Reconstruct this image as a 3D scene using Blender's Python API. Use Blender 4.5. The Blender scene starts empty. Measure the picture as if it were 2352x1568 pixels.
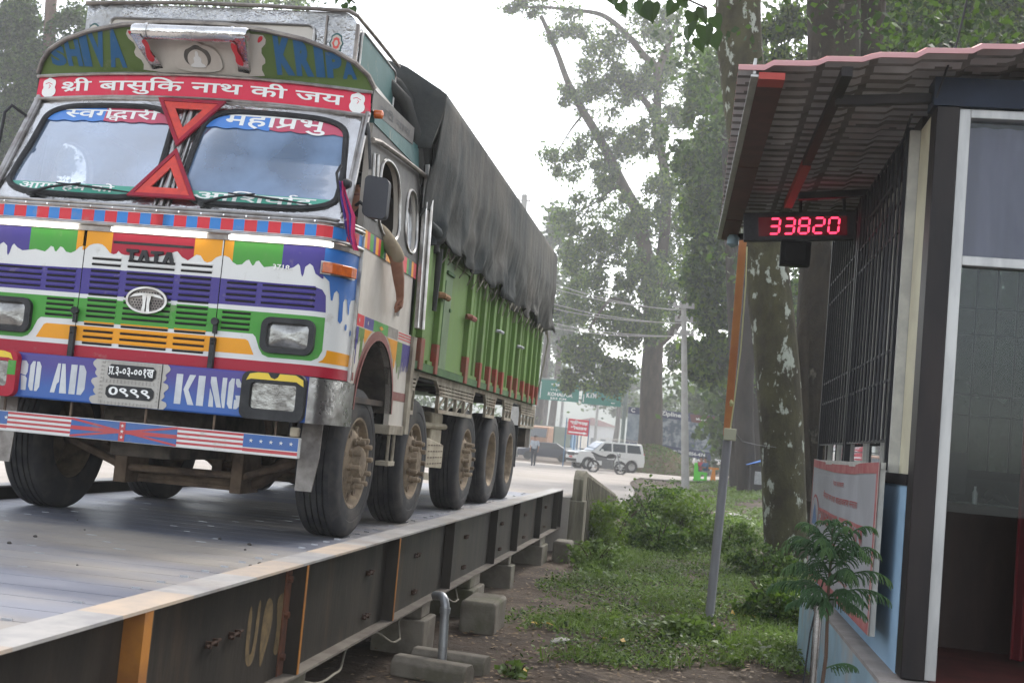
import bpy, bmesh, math, random
import numpy as np
from mathutils import Vector, Matrix, noise
from mathutils.geometry import tessellate_polygon
R = math.radians
PI = math.pi
C = bpy.context.scene.collection
sc = bpy.context.scene
# ------------------------------------------------------------------ camera
FPX, CU, CV = 2800.0, 1176.0, 784.0
def _ray(u, v): return Vector(((u-CU)/FPX, -(v-CV)/FPX, -1.0))
_y = _ray(1590, 1039).normalized()
_z = _ray(2590, 1130).cross(_y).normalized()
if _z.y < 0: _z.negate()
_x = _y.cross(_z)
CAMR = Matrix((_x, _y, _z))
CAMP = Vector((3.48, -7.27, 0.80))
cam = bpy.data.cameras.new('camera')
cam.sensor_width = 36.0; cam.lens = 36.0*FPX/2352.0
cam.clip_start = 0.1; cam.clip_end = 3000
camo = bpy.data.objects.new('camera', cam); C.objects.link(camo)
camo.matrix_world = Matrix.Translation(CAMP) @ CAMR.to_4x4()
sc.camera = camo
cam.dof.use_dof = True; cam.dof.focus_distance = 8.0; cam.dof.aperture_fstop = 6.3
def at(u, v, Y):
    "point of the plane y = Y seen at photo position u, v (photo 2352 wide)"
    d = CAMR @ _ray(u, v); t = (Y-CAMP.y)/d.y
    return CAMP + d*t
HAZE = 0.0014
# ------------------------------------------------------------------ sky, sun, exposure
SUN_EL, SUN_AZ = R(42), R(20)          # azimuth measured from +Y towards +X
w = bpy.data.worlds.new('World'); sc.world = w; w.use_nodes = True
nt = w.node_tree; bg = nt.nodes['Background']
sky = nt.nodes.new('ShaderNodeTexSky'); sky.sky_type = 'NISHITA'; sky.sun_disc = False
sky.sun_elevation = SUN_EL; sky.sun_rotation = SUN_AZ
sky.air_density = 1.0; sky.dust_density = 1.5; sky.ozone_density = 1.0
hs = nt.nodes.new('ShaderNodeHueSaturation'); hs.inputs['Saturation'].default_value = 0.30
nt.links.new(sky.outputs[0], hs.inputs['Color']); nt.links.new(hs.outputs[0], bg.inputs[0])
bg.inputs[1].default_value = 0.15
sl = bpy.data.lights.new('sun', 'SUN'); sl.energy = 1.3; sl.angle = R(14); sl.color = (1, .95, .88)
so = bpy.data.objects.new('sun', sl); C.objects.link(so)
sd = Vector((math.sin(SUN_AZ)*math.cos(SUN_EL), math.cos(SUN_AZ)*math.cos(SUN_EL), math.sin(SUN_EL)))
so.rotation_euler = sd.to_track_quat('Z', 'Y').to_euler(); so.location = sd*60
sc.view_settings.view_transform = 'Standard'; sc.view_settings.look = 'None'
sc.view_settings.gamma = 1.0; sc.view_settings.exposure = 1.68
try:
    sc.cycles.max_bounces = 6; sc.cycles.volume_bounces = 1; sc.cycles.transparent_max_bounces = 16
    sc.cycles.diffuse_bounces = 3; sc.cycles.glossy_bounces = 3; sc.cycles.use_denoising = True
except Exception: pass
# ------------------------------------------------------------------ helpers
def tag(o, label=None, cat=None, group=None, kind=None):
    if label: o['label'] = label
    if cat: o['category'] = cat
    if group: o['group'] = group
    if kind: o['kind'] = kind
    return o
def thing(name, label, cat, loc=(0, 0, 0), rz=0, group=None):
    o = bpy.data.objects.new(name, None); C.objects.link(o)
    o.location = loc; o.rotation_euler = (0, 0, rz); o.empty_display_size = .2
    return tag(o, label, cat, group)
def copy_tree(o, parent=None):
    c = o.copy(); C.objects.link(c)
    if parent is not None: c.parent = parent
    for ch in list(o.children): copy_tree(ch, c)
    return c
class MB:
    def __init__(s): s.v = []; s.f = []; s.m = []
    def poly(s, pts, m=0):
        b = len(s.v); s.v += [tuple(p) for p in pts]; s.f.append(tuple(range(b, b+len(pts)))); s.m.append(m)
    def raw(s, V, F, m=0):
        b = len(s.v); s.v += [tuple(p) for p in V]
        for i, f in enumerate(F):
            s.f.append(tuple(b+j for j in f)); s.m.append(m if isinstance(m, int) else m[i])
    def box(s, a, b, m=0, mat=None):
        (x0, y0, z0), (x1, y1, z1) = a, b
        if x0 > x1: x0, x1 = x1, x0
        if y0 > y1: y0, y1 = y1, y0
        if z0 > z1: z0, z1 = z1, z0
        V = [(x, y, z) for z in (z0, z1) for y in (y0, y1) for x in (x0, x1)]
        if mat is not None: V = [mat @ Vector(p) for p in V]
        s.raw(V, [(0, 2, 3, 1), (4, 5, 7, 6), (0, 1, 5, 4), (2, 6, 7, 3), (0, 4, 6, 2), (1, 3, 7, 5)], m)
    def bar(s, p0, p1, w, h, m=0, up=(0, 0, 1)):
        p0 = Vector(p0); p1 = Vector(p1); d = (p1-p0).normalized(); u = Vector(up)
        if abs(d.dot(u)) > .98: u = Vector((0, 1, 0))
        sx = d.cross(u).normalized(); uz = sx.cross(d)
        V = [p+sx*a*w/2+uz*b*h/2 for p in (p0, p1) for a, b in ((-1, -1), (1, -1), (1, 1), (-1, 1))]
        s.raw(V, [(3, 2, 1, 0), (4, 5, 6, 7), (0, 1, 5, 4), (1, 2, 6, 5), (2, 3, 7, 6), (3, 0, 4, 7)], m)
    def tube(s, pts, r, m=0, n=8, caps=True, closed=False):
        pts = [Vector(p) for p in pts]; N = len(pts)
        rs = r if isinstance(r, (list, tuple)) else [r]*N
        b = len(s.v); prev = None
        for i, p in enumerate(pts):
            if closed: d = pts[(i+1) % N]-pts[i-1]
            elif i == 0: d = pts[1]-pts[0]
            elif i == N-1: d = pts[-1]-pts[-2]
            else: d = (pts[i+1]-pts[i]).normalized()+(pts[i]-pts[i-1]).normalized()
            d = d.normalized() if d.length > 1e-9 else Vector((0, 0, 1))
            if prev is None:
                a = Vector((0, 0, 1)) if abs(d.z) < .9 else Vector((1, 0, 0))
                sx = d.cross(a).normalized()
            else:
                sx = prev-d*prev.dot(d)
                sx = sx.normalized() if sx.length > 1e-6 else d.orthogonal().normalized()
            prev = sx; sy = d.cross(sx)
            for k in range(n):
                t = 2*PI*k/n; s.v.append(tuple(p+(sx*math.cos(t)+sy*math.sin(t))*rs[i]))
        for i in range(N if closed else N-1):
            j = (i+1) % N
            for k in range(n):
                l = (k+1) % n
                s.f.append((b+i*n+k, b+i*n+l, b+j*n+l, b+j*n+k)); s.m.append(m)
        if caps and not closed:
            s.f.append(tuple(b+k for k in reversed(range(n)))); s.m.append(m)
            s.f.append(tuple(b+(N-1)*n+k for k in range(n))); s.m.append(m)
    def lathe(s, prof, c=(0, 0, 0), axis='Z', n=32, m=0, capa=False, capb=False):
        "prof: (r, h) along axis"
        b = len(s.v); c = Vector(c)
        ms = m if isinstance(m, (list, tuple)) else [m]*len(prof)
        for r, h in prof:
            for k in range(n):
                t = 2*PI*k/n; a, e = r*math.cos(t), r*math.sin(t)
                p = {'Z': (a, e, h), 'X': (h, a, e), 'Y': (e, h, a)}[axis]
                s.v.append(tuple(c+Vector(p)))
        for i in range(len(prof)-1):
            for k in range(n):
                l = (k+1) % n; s.f.append((b+i*n+k, b+i*n+l, b+(i+1)*n+l, b+(i+1)*n+k)); s.m.append(ms[i])
        if capa: s.f.append(tuple(b+k for k in reversed(range(n)))); s.m.append(ms[0])
        if capb: s.f.append(tuple(b+(len(prof)-1)*n+k for k in range(n))); s.m.append(ms[-1])
    def prism(s, pts, f0, f1, m=0, holes=()):
        "2D outline pts extruded between maps f0 and f1 (each (a, b) -> 3D)"
        loops = [list(pts)]+[list(h) for h in holes]
        flat = [p for l in loops for p in l]
        tris = tessellate_polygon([[Vector((p[0], p[1], 0)) for p in l] for l in loops])
        b = len(s.v); n = len(flat)
        s.v += [tuple(f0(*p)) for p in flat]+[tuple(f1(*p)) for p in flat]
        for t in tris:
            s.f.append((b+t[0], b+t[1], b+t[2])); s.m.append(m)
            s.f.append((b+n+t[2], b+n+t[1], b+n+t[0])); s.m.append(m)
        o = 0
        for l in loops:
            k = len(l)
            for i in range(k):
                j = (i+1) % k; s.f.append((b+o+i, b+o+j, b+n+o+j, b+n+o+i)); s.m.append(m)
            o += k
    def grid(s, fn, nu, nv, m=0, closed_u=False):
        b = len(s.v)
        for j in range(nv+1):
            for i in range(nu+1): s.v.append(tuple(fn(i/nu, j/nv)))
        for j in range(nv):
            for i in range(nu):
                a = b+j*(nu+1)+i; s.f.append((a, a+1, a+nu+2, a+nu+1)); s.m.append(m(i/nu, j/nv) if callable(m) else m)
    def build(s, name, mats, parent=None, smooth=35, bevel=0, fix=True, loc=None, rz=0, seg=2):
        me = bpy.data.meshes.new(name); me.from_pydata(s.v, [], s.f)
        if not isinstance(mats, (list, tuple)): mats = [mats]
        for m in mats: me.materials.append(m)
        me.polygons.foreach_set('material_index', s.m)
        if fix:
            bm = bmesh.new(); bm.from_mesh(me); bmesh.ops.remove_doubles(bm, verts=bm.verts, dist=1e-5)
            bmesh.ops.recalc_face_normals(bm, faces=bm.faces); bm.to_mesh(me); bm.free()
        if smooth:
            me.polygons.foreach_set('use_smooth', [True]*len(me.polygons))
            me.set_sharp_from_angle(angle=R(smooth))
        me.update()
        o = bpy.data.objects.new(name, me); C.objects.link(o)
        if parent is not None: o.parent = parent
        if loc is not None: o.location = loc
        if rz: o.rotation_euler.z = rz
        if bevel:
            b = o.modifiers.new('bevel', 'BEVEL'); b.width = bevel; b.segments = seg; b.limit_method = 'ANGLE'; b.angle_limit = R(40)
        return o
def smooth_poly(P, n=2):
    for _ in range(n):
        Q = []
        for i in range(len(P)):
            a, c_ = P[i], P[(i+1) % len(P)]
            Q += [(a[0]*.75+c_[0]*.25, a[1]*.75+c_[1]*.25), (a[0]*.25+c_[0]*.75, a[1]*.25+c_[1]*.75)]
        P = Q
    return P
def rrect(x0, z0, x1, z1, r, n=4):
    P = []
    rr = r if isinstance(r, (list, tuple)) else [r]*4
    for (cx, cz, a, q) in ((x1-rr[0], z1-rr[0], 0, rr[0]), (x0+rr[1], z1-rr[1], 90, rr[1]), (x0+rr[2], z0+rr[2], 180, rr[2]), (x1-rr[3], z0+rr[3], 270, rr[3])):
        for k in range(n+1):
            t = R(a+90*k/n); P.append((cx+q*math.cos(t), cz+q*math.sin(t)))
    return P
def flatmesh(outer, holes=(), xs=(), zs=()):
    "triangles of a 2D outline with holes, cut at the given x and z"
    loops = [list(outer)]+[list(h) for h in holes]
    flat = [Vector((p[0], p[1], 0)) for l in loops for p in l]
    tris = tessellate_polygon([[Vector((p[0], p[1], 0)) for p in l] for l in loops])
    return cutmesh([(v.x, v.y) for v in flat], [tuple(t) for t in tris], xs, zs)
def cutmesh(V, F, xs=(), zs=(), keep=None):
    bm = bmesh.new(); vs = [bm.verts.new((a, b, 0)) for a, b in V]
    for f in F:
        try: bm.faces.new([vs[i] for i in f])
        except ValueError: pass
    x0 = min(v[0] for v in V); x1 = max(v[0] for v in V); z0 = min(v[1] for v in V); z1 = max(v[1] for v in V)
    for x in xs:
        if x0 < x < x1: bmesh.ops.bisect_plane(bm, geom=bm.verts[:]+bm.edges[:]+bm.faces[:], dist=1e-6, plane_co=(x, 0, 0), plane_no=(1, 0, 0))
    for z in zs:
        if z0 < z < z1: bmesh.ops.bisect_plane(bm, geom=bm.verts[:]+bm.edges[:]+bm.faces[:], dist=1e-6, plane_co=(0, z, 0), plane_no=(0, 1, 0))
    if keep:
        ax, lo, hi = keep
        for q, sgn in ((lo, -1), (hi, 1)):
            if q is None: continue
            co = [0, 0, 0]; no = [0, 0, 0]; co[ax] = q; no[ax] = sgn
            bmesh.ops.bisect_plane(bm, geom=bm.verts[:]+bm.edges[:]+bm.faces[:], dist=1e-6, plane_co=co, plane_no=no, clear_outer=True)
    bm.verts.index_update()
    V2 = [(v.co.x, v.co.y) for v in bm.verts]; F2 = [tuple(v.index for v in f.verts) for f in bm.faces]
    bm.free(); return V2, F2
_glyph = {}
def glyphs(s, bold=0.0):
    "flat mesh of a string in the built-in font: verts, faces, advance"
    k = (s, bold)
    if k in _glyph: return _glyph[k]
    def one(t):
        c = bpy.data.curves.new('t', 'FONT'); c.body = t; c.offset = bold; c.resolution_u = 3
        o = bpy.data.objects.new('t', c); C.objects.link(o)
        dg = bpy.context.evaluated_depsgraph_get(); e = o.evaluated_get(dg); m = e.to_mesh()
        V = [(v.co.x, v.co.y) for v in m.vertices]; F = [tuple(p.vertices) for p in m.polygons]
        e.to_mesh_clear(); bpy.data.objects.remove(o); bpy.data.curves.remove(c); return V, F
    V, F = one(s); V1, _ = one(s+'H'); V2, _ = one('H')
    adv = max(v[0] for v in V1)-max(v[0] for v in V2)
    _glyph[k] = (V, F, adv); return _glyph[k]
def word(tokens, bold=0.0):
    "tokens: strings, (string, crop) = glyph cut at crop (a half form), ('sub', string), ('poly', pts) placed at the pen"
    V = []; F = []; x = 0
    def add(v, f, dx=0, dy=0, sc_=1):
        b = len(V); V.extend((a*sc_+dx, c*sc_+dy) for a, c in v); F.extend(tuple(b+i for i in q) for q in f)
    for t in tokens:
        if isinstance(t, str):
            v, f, a = glyphs(t, bold); add(v, f, x); x += a
        elif t[0] == 'sub':
            v, f, a = glyphs(t[1], bold); add(v, f, x+t[2], t[3], t[4])
        elif t[0] == 'poly':
            v, f = flatmesh([(p[0]+x, p[1]) for p in t[1]]); add(v, f)
        else:
            v, f, a = glyphs(t[0], bold); v, f = cutmesh(v, f, keep=(0, None, t[1])); add(v, f, x); x += t[1]-.01
    return V, F
REPH = ('poly', [(-.14, .62), (-.20, .74), (-.17, .86), (-.06, .90), (.03, .84), (.04, .80), (-.03, .79), (-.06, .83), (-.12, .82), (-.13, .74), (-.09, .66)])
SLASH = ('poly', [(-.20, .28), (-.20, .17), (-.50, -.05), (-.57, .04)])
def fit(V, x0, x1, z0, z1, slope=0.0, shear=0.0):
    "scale a flat mesh into a box"
    a0 = min(v[0] for v in V); a1 = max(v[0] for v in V); b0 = min(v[1] for v in V); b1 = max(v[1] for v in V)
    out = []
    for a, b in V:
        s = (a-a0)/(a1-a0); t = (b-b0)/(b1-b0)
        out.append((x0+s*(x1-x0)+shear*(t-.5)*(z1-z0), z0+t*(z1-z0)+slope*(s-.5)*(x1-x0)))
    return out
# ------------------------------------------------------------------ materials
def mat(name, c1, c2=None, sc_=6., rough=.5, metal=0., bump=0., bsc=40., det=4., stretch=(1, 1, 1), lo=.38, hi=.62, spec=None, coat=0., r2=None, c3=None, sc3=1.5, lo3=.5, hi3=.7, trans=0., emit=None, estr=0., bdist=.01, sub=0.):
    m = bpy.data.materials.new(name); m.use_nodes = True; n = m.node_tree; p = n.nodes['Principled BSDF']
    c1 = (*c1, 1); p.inputs['Base Color'].default_value = c1; p.inputs['Roughness'].default_value = rough; p.inputs['Metallic'].default_value = metal
    if spec is None and metal == 0 and rough > .38: spec = .22
    if spec is not None: p.inputs['Specular IOR Level'].default_value = spec
    if coat: p.inputs['Coat Weight'].default_value = coat; p.inputs['Coat Roughness'].default_value = .08
    if trans: p.inputs['Transmission Weight'].default_value = trans
    if emit: p.inputs['Emission Color'].default_value = (*emit, 1); p.inputs['Emission Strength'].default_value = estr
    tc = n.nodes.new('ShaderNodeTexCoord'); mp = n.nodes.new('ShaderNodeMapping'); mp.inputs['Scale'].default_value = stretch
    n.links.new(tc.outputs['Object'], mp.inputs['Vector'])
    def nz(scale, d=det):
        q = n.nodes.new('ShaderNodeTexNoise'); q.inputs['Scale'].default_value = scale; q.inputs['Detail'].default_value = d; q.inputs['Roughness'].default_value = .62
        n.links.new(mp.outputs[0], q.inputs['Vector']); return q
    def rmp(q, a, b):
        r = n.nodes.new('ShaderNodeMapRange'); r.inputs[1].default_value = a; r.inputs[2].default_value = b
        n.links.new(q.outputs['Fac'], r.inputs[0]); return r
    col = None
    if c2 is not None:
        r = rmp(nz(sc_), lo, hi); x = n.nodes.new('ShaderNodeMix'); x.data_type = 'RGBA'
        x.inputs[6].default_value = c1; x.inputs[7].default_value = (*c2, 1)
        n.links.new(r.outputs[0], x.inputs[0]); col = x.outputs[2]
        if r2 is not None:
            y = n.nodes.new('ShaderNodeMapRange'); y.inputs[3].default_value = rough; y.inputs[4].default_value = r2
            n.links.new(r.outputs[0], y.inputs[0]); n.links.new(y.outputs[0], p.inputs['Roughness'])
    if c3 is not None:
        r = rmp(nz(sc3, 6), lo3, hi3); x = n.nodes.new('ShaderNodeMix'); x.data_type = 'RGBA'
        x.inputs[6].default_value = c1
        if col is not None: n.links.new(col, x.inputs[6])
        x.inputs[7].default_value = (*c3, 1); n.links.new(r.outputs[0], x.inputs[0]); col = x.outputs[2]
    if col is not None: n.links.new(col, p.inputs['Base Color'])
    if bump:
        b = n.nodes.new('ShaderNodeBump'); b.inputs['Strength'].default_value = bump; b.inputs['Distance'].default_value = bdist
        n.links.new(nz(bsc, 5).outputs['Fac'], b.inputs['Height']); n.links.new(b.outputs[0], p.inputs['Normal'])
    return m
def paint(name, c, rough=.36, dirt=.12, coat=.0):
    d = tuple(c[i]*(1-dirt)+(.30, .26, .21)[i]*dirt for i in range(3))
    return mat(name, c, d, sc_=3.5, rough=rough, r2=min(1, rough+.25), coat=coat, spec=.28, bump=.04, bsc=5, bdist=.02, lo=.42, hi=.75, det=6, c3=tuple(c[i]*.45+(.30, .26, .21)[i]*.55 for i in range(3)), sc3=9., lo3=.60, hi3=.78)
M = {}
M['white'] = paint('white_paint', (.66, .66, .64), dirt=.08)
M['red'] = paint('red_paint', (.36, .008, .028), dirt=.06)
M['brightred'] = paint('bright_red_paint', (.60, .025, .04), dirt=.12)
M['blue'] = paint('blue_paint', (.02, .13, .42))
M['skyblue'] = paint('light_blue_paint', (.03, .20, .55), dirt=.15)
M['purple'] = paint('purple_paint', (.05, .035, .22))
M['green'] = paint('green_paint', (.055, .28, .035))
M['orange'] = paint('orange_paint', (.75, .31, .01), dirt=.06)
M['yellow'] = paint('yellow_paint', (.72, .52, .05))
M['olive'] = paint('olive_paint', (.095, .15, .035), rough=.5, dirt=.1)
M['letterblue'] = paint('letter_blue_paint', (.02, .11, .25), rough=.5, dirt=.05)
M['band'] = paint('band_red_vinyl', (.66, .025, .07), dirt=.05, rough=.4)
M['letter'] = mat('white_lettering', (.82, .82, .80), rough=.45)
M['grey_letter'] = mat('silver_lettering', (.50, .52, .54), (.40, .42, .45), rough=.4, metal=.3)
M['black'] = mat('black_plastic', (.018, .019, .021), (.035, .035, .037), sc_=9, rough=.45)
M['grille'] = mat('grille_dark', (.012, .011, .012), rough=.8)
M['dark'] = mat('underside_dark', (.035, .030, .026), (.09, .075, .06), sc_=7, rough=.9, bump=.3)
M['rubber'] = mat('tyre_rubber', (.034, .034, .036), (.10, .088, .076), sc_=4, rough=.85, bump=.15, bsc=60, lo=.45, hi=.8, det=7)
M['tread'] = mat('tyre_tread', (.022, .023, .027), (.05, .047, .046), sc_=7, rough=.8, bump=.1, bsc=90)
M['wheel'] = mat('dusty_wheel', (.30, .235, .165), (.15, .115, .08), sc_=7, rough=.85, bump=.3, bsc=30)
M['chrome'] = mat('stainless_sheet', (.70, .70, .70), (.52, .51, .50), sc_=3, rough=.14, r2=.30, metal=1., bump=.5, bsc=5, bdist=.035)
M['trim'] = mat('stainless_trim', (.46, .45, .44), (.30, .28, .26), sc_=8, rough=.3, metal=1., bump=.1, bsc=20)
M['dullmetal'] = mat('weathered_stainless', (.30, .27, .24), (.16, .14, .13), sc_=6, rough=.45, metal=.8, bump=.2, bsc=12)
M['chassis'] = mat('dusty_beige_steel', (.36, .32, .25), (.20, .17, .13), sc_=5, rough=.8, bump=.2, bsc=25, c3=(.28, .22, .16), sc3=1.2)
M['mech'] = mat('dusty_machinery', (.16, .115, .08), (.07, .05, .04), sc_=6, rough=.85, bump=.4, bsc=25)
M['bodygreen'] = mat('faded_green_paint', (.12, .215, .05), (.15, .24, .07), sc_=2.5, rough=.55, r2=.75, bump=.15, bsc=10, c3=(.13, .155, .075), sc3=1.6, lo3=.52, hi3=.72, stretch=(1, 1, .5))
M['bodydark'] = mat('dark_green_paint', (.07, .15, .05), (.05, .10, .04), sc_=3, rough=.7)  # darker green for the bed floor, end walls and door bars
M['bodyred'] = mat('faded_red_paint', (.30, .05, .035), (.20, .08, .05), sc_=5, rough=.65)
M['tarp'] = mat('grey_green_tarpaulin', (.030, .036, .037), (.055, .055, .050), sc_=1.6, rough=.8, bump=.45, bsc=4, bdist=.05, stretch=(1, 1, .8), c3=(.115, .103, .088), sc3=.9, lo3=.47, hi3=.72)
M['rope'] = mat('rope_fibre', (.22, .20, .16), rough=.9)
M['wood'] = mat('worn_wood', (.32, .17, .07), (.18, .09, .04), sc_=12, rough=.7)
M['teal'] = paint('teal_paint', (.03, .10, .10), rough=.5)
M['led'] = mat('led_strip_lens', (.9, .9, .86), rough=.3, emit=(1, .98, .92), estr=1.2)
M['dust_white'] = mat('dusty_white_paint', (.56, .52, .46), (.42, .37, .32), sc_=3, rough=.5, r2=.8, bump=.06, bsc=8, lo=.4, hi=.75, stretch=(1, 1, .5), det=7)
M['amber'] = mat('amber_lens', (.62, .13, .01), (.45, .08, .01), sc_=30, rough=.25, coat=.4)
M['glass_lamp'] = mat('lamp_glass', (.30, .30, .29), (.16, .155, .15), sc_=11, rough=.12, metal=.7, bump=.3, bsc=22)
M['redrefl'] = mat('reflector_red', (.62, .05, .03), (.50, .04, .03), sc_=20, rough=.35, emit=(.9, .07, .03), estr=.0)
M['darkred'] = mat('reflector_edge', (.33, .015, .035), (.24, .02, .04), sc_=14, rough=.45)
M['hair'] = mat('black_hair', (.012, .010, .010), rough=.35)
M['skin'] = mat('brown_skin', (.34, .17, .11), (.28, .13, .085), sc_=14, rough=.6)
M['shirt'] = mat('khaki_shirt', (.27, .22, .15), (.20, .16, .11), sc_=8, rough=.85, bump=.4, bsc=22)
M['concrete'] = mat('weathered_concrete', (.19, .17, .14), (.12, .105, .085), sc_=4, rough=.9, bump=.5, bsc=30, c3=(.10, .10, .06), sc3=2.2, lo3=.5, hi3=.72)
M['steel_dark'] = mat('dark_painted_girder', (.024, .021, .018), (.042, .035, .028), sc_=4, rough=.6, bump=.3, bsc=25, stretch=(1, 1, .25), c3=(.085, .055, .035), sc3=3, lo3=.56, hi3=.8)
M['flange'] = mat('worn_grey_flange', (.27, .26, .26), (.38, .36, .34), sc_=5, rough=.55, bump=.12, bsc=40, c3=(.24, .20, .17), sc3=2, metal=.15)
M['peach'] = mat('faded_cream_orange_paint', (.46, .365, .28), (.37, .31, .26), sc_=6, rough=.6, bump=.1, bsc=40)
M['girdorange'] = mat('orange_stripe_paint', (.38, .16, .035), (.27, .115, .035), sc_=5, rough=.6, bump=.2)
M['rust'] = mat('rusty_steel', (.14, .06, .035), (.08, .045, .035), sc_=9, rough=.85, bump=.4)
M['galv'] = mat('galvanised_pipe', (.33, .34, .35), (.24, .245, .25), sc_=9, rough=.4, metal=.6)
def glass(name, tint=(.8, .86, .88), refl=1.0, alpha=.75, rough=.02, body=(.2, .23, .26)):
    "thin pane: fresnel reflection over a part-clear, slightly dusty sheet"
    m = bpy.data.materials.new(name); m.use_nodes = True; n = m.node_tree; n.nodes.clear()
    o = n.nodes.new('ShaderNodeOutputMaterial'); g = n.nodes.new('ShaderNodeBsdfGlossy'); g.inputs['Roughness'].default_value = rough; g.inputs['Color'].default_value = (.95, .97, 1, 1)
    t = n.nodes.new('ShaderNodeBsdfTransparent'); t.inputs[0].default_value = (*tint, 1)
    d = n.nodes.new('ShaderNodeBsdfDiffuse'); d.inputs[0].default_value = (*body, 1)
    a = n.nodes.new('ShaderNodeMixShader'); a.inputs[0].default_value = 1-alpha; n.links.new(t.outputs[0], a.inputs[1]); n.links.new(d.outputs[0], a.inputs[2])
    tc = n.nodes.new('ShaderNodeTexCoord'); q = n.nodes.new('ShaderNodeTexNoise'); q.inputs['Scale'].default_value = 2.5; q.inputs['Detail'].default_value = 5; n.links.new(tc.outputs['Object'], q.inputs['Vector'])
    mr = n.nodes.new('ShaderNodeMapRange'); mr.inputs[1].default_value = .35; mr.inputs[2].default_value = .7; mr.inputs[3].default_value = (1-alpha)*.6; mr.inputs[4].default_value = min(1, (1-alpha)*1.5)
    n.links.new(q.outputs['Fac'], mr.inputs[0]); n.links.new(mr.outputs[0], a.inputs[0])
    f = n.nodes.new('ShaderNodeFresnel'); f.inputs[0].default_value = 1.5
    mu = n.nodes.new('ShaderNodeMath'); mu.operation = 'MULTIPLY'; mu.inputs[1].default_value = refl; mu.use_clamp = True; n.links.new(f.outputs[0], mu.inputs[0])
    x = n.nodes.new('ShaderNodeMixShader'); n.links.new(mu.outputs[0], x.inputs[0]); n.links.new(a.outputs[0], x.inputs[1]); n.links.new(g.outputs[0], x.inputs[2])
    n.links.new(x.outputs[0], o.inputs['Surface']); return m
M['glass'] = glass('windscreen_glass', refl=.45, rough=.04, alpha=.27, body=(.19, .29, .46), tint=(.7, .76, .82))
M['sideglass'] = glass('side_window_glass', refl=2.0, alpha=.7, body=(.10, .12, .14))
M['oldsteel'] = mat('dark_weathered_steel_sheet', (.085, .08, .072), (.05, .046, .042), sc_=5, rough=.45, metal=.0, bump=.3, bsc=9, c3=(.14, .125, .105), sc3=3, lo3=.55, hi3=.75)
M['chrome_old'] = mat('crumpled_stainless', (.42, .42, .43), (.30, .30, .30), sc_=4, rough=.16, r2=.35, metal=1., bump=.9, bsc=7, bdist=.05)
M['chrome_end'] = mat('dull_stainless_end', (.40, .40, .40), (.24, .23, .22), sc_=5, rough=.22, r2=.4, metal=1., bump=.3, bsc=5, bdist=.03)
def zgrad(name, c0, c1, z0, z1, rough=.35):
    m = mat(name, c0, rough=rough, bump=.05, bsc=6, coat=.1); n = m.node_tree; p = n.nodes['Principled BSDF']
    tc = n.nodes.new('ShaderNodeTexCoord'); s = n.nodes.new('ShaderNodeSeparateXYZ'); r = n.nodes.new('ShaderNodeMapRange'); q = n.nodes.new('ShaderNodeTexNoise'); q.inputs['Scale'].default_value = 5; a = n.nodes.new('ShaderNodeMath'); a.operation = 'MULTIPLY_ADD'; a.inputs[1].default_value = .1; 
    n.links.new(tc.outputs['Object'], s.inputs[0]); n.links.new(tc.outputs['Object'], q.inputs['Vector']); n.links.new(q.outputs['Fac'], a.inputs[0]); n.links.new(s.outputs['Z'], a.inputs[2])
    r.inputs[1].default_value = z0; r.inputs[2].default_value = z1; n.links.new(a.outputs[0], r.inputs[0])
    x = n.nodes.new('ShaderNodeMix'); x.data_type = 'RGBA'; x.inputs[6].default_value = (*c0, 1); x.inputs[7].default_value = (*c1, 1); n.links.new(r.outputs[0], x.inputs[0]); n.links.new(x.outputs[2], p.inputs['Base Color']); return m
M['bumper'] = zgrad('bumper_two_tone_paint', (.018, .09, .34), (.045, .03, .22), .88, 1.02)
M['stick_blue'] = mat('sticker_blue', (.06, .22, .62), rough=.3, coat=.5)
M['stick_red'] = mat('sticker_red', (.50, .06, .12), rough=.3, coat=.5)
M['stick_green'] = mat('sticker_green', (.06, .33, .24), rough=.3, coat=.5)
M['interior'] = mat('cab_interior_lining', (.05, .045, .045), (.09, .07, .055), sc_=4, rough=.9)
M['blackmirror'] = mat('mirror_plastic', (.045, .047, .055), rough=.6, bump=.1, bsc=120)
M['scarf_purple'] = mat('purple_cloth', (.09, .05, .26), (.05, .03, .18), sc_=20, rough=.8)
M['scarf_pink'] = mat('pink_cloth', (.52, .04, .14), rough=.8)
M['plate'] = mat('brushed_plate', (.42, .40, .37), (.36, .34, .31), sc_=5, rough=.5, metal=.35)
M['splash'] = mat('dusty_splash_plate', (.30, .28, .26), (.13, .11, .10), sc_=5, rough=.5, metal=.5)
M['oldred'] = paint('dusty_old_red_paint', (.22, .07, .06), dirt=.4, rough=.6)
M['barred'] = paint('bar_red_paint', (.48, .07, .08), dirt=.25, rough=.6)
M['barblue'] = paint('bar_blue_paint', (.06, .14, .36), dirt=.25, rough=.6)
M['chassis2'] = mat('cream_steel_cover', (.40, .35, .26), (.26, .22, .16), sc_=5, rough=.75, bump=.2)
M['doorgreen'] = mat('grey_green_paint', (.15, .22, .11), (.12, .17, .09), sc_=4, rough=.65)
M['flange2'] = mat('dusty_bottom_flange', (.17, .15, .125), (.12, .10, .085), sc_=5, rough=.85, bump=.2)
M['dimglass'] = glass('rear_window_glass', refl=.6, alpha=.6, body=(.13, .17, .14), tint=(.42, .48, .44))
M['sidepane'] = glass('grimy_window_glass', refl=1.6, alpha=.45, body=(.14, .14, .13), tint=(.4, .42, .42))
M['doorglass'] = glass('door_glass', refl=.45, alpha=.985, body=(.3, .33, .33), tint=(.85, .88, .87))
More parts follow.
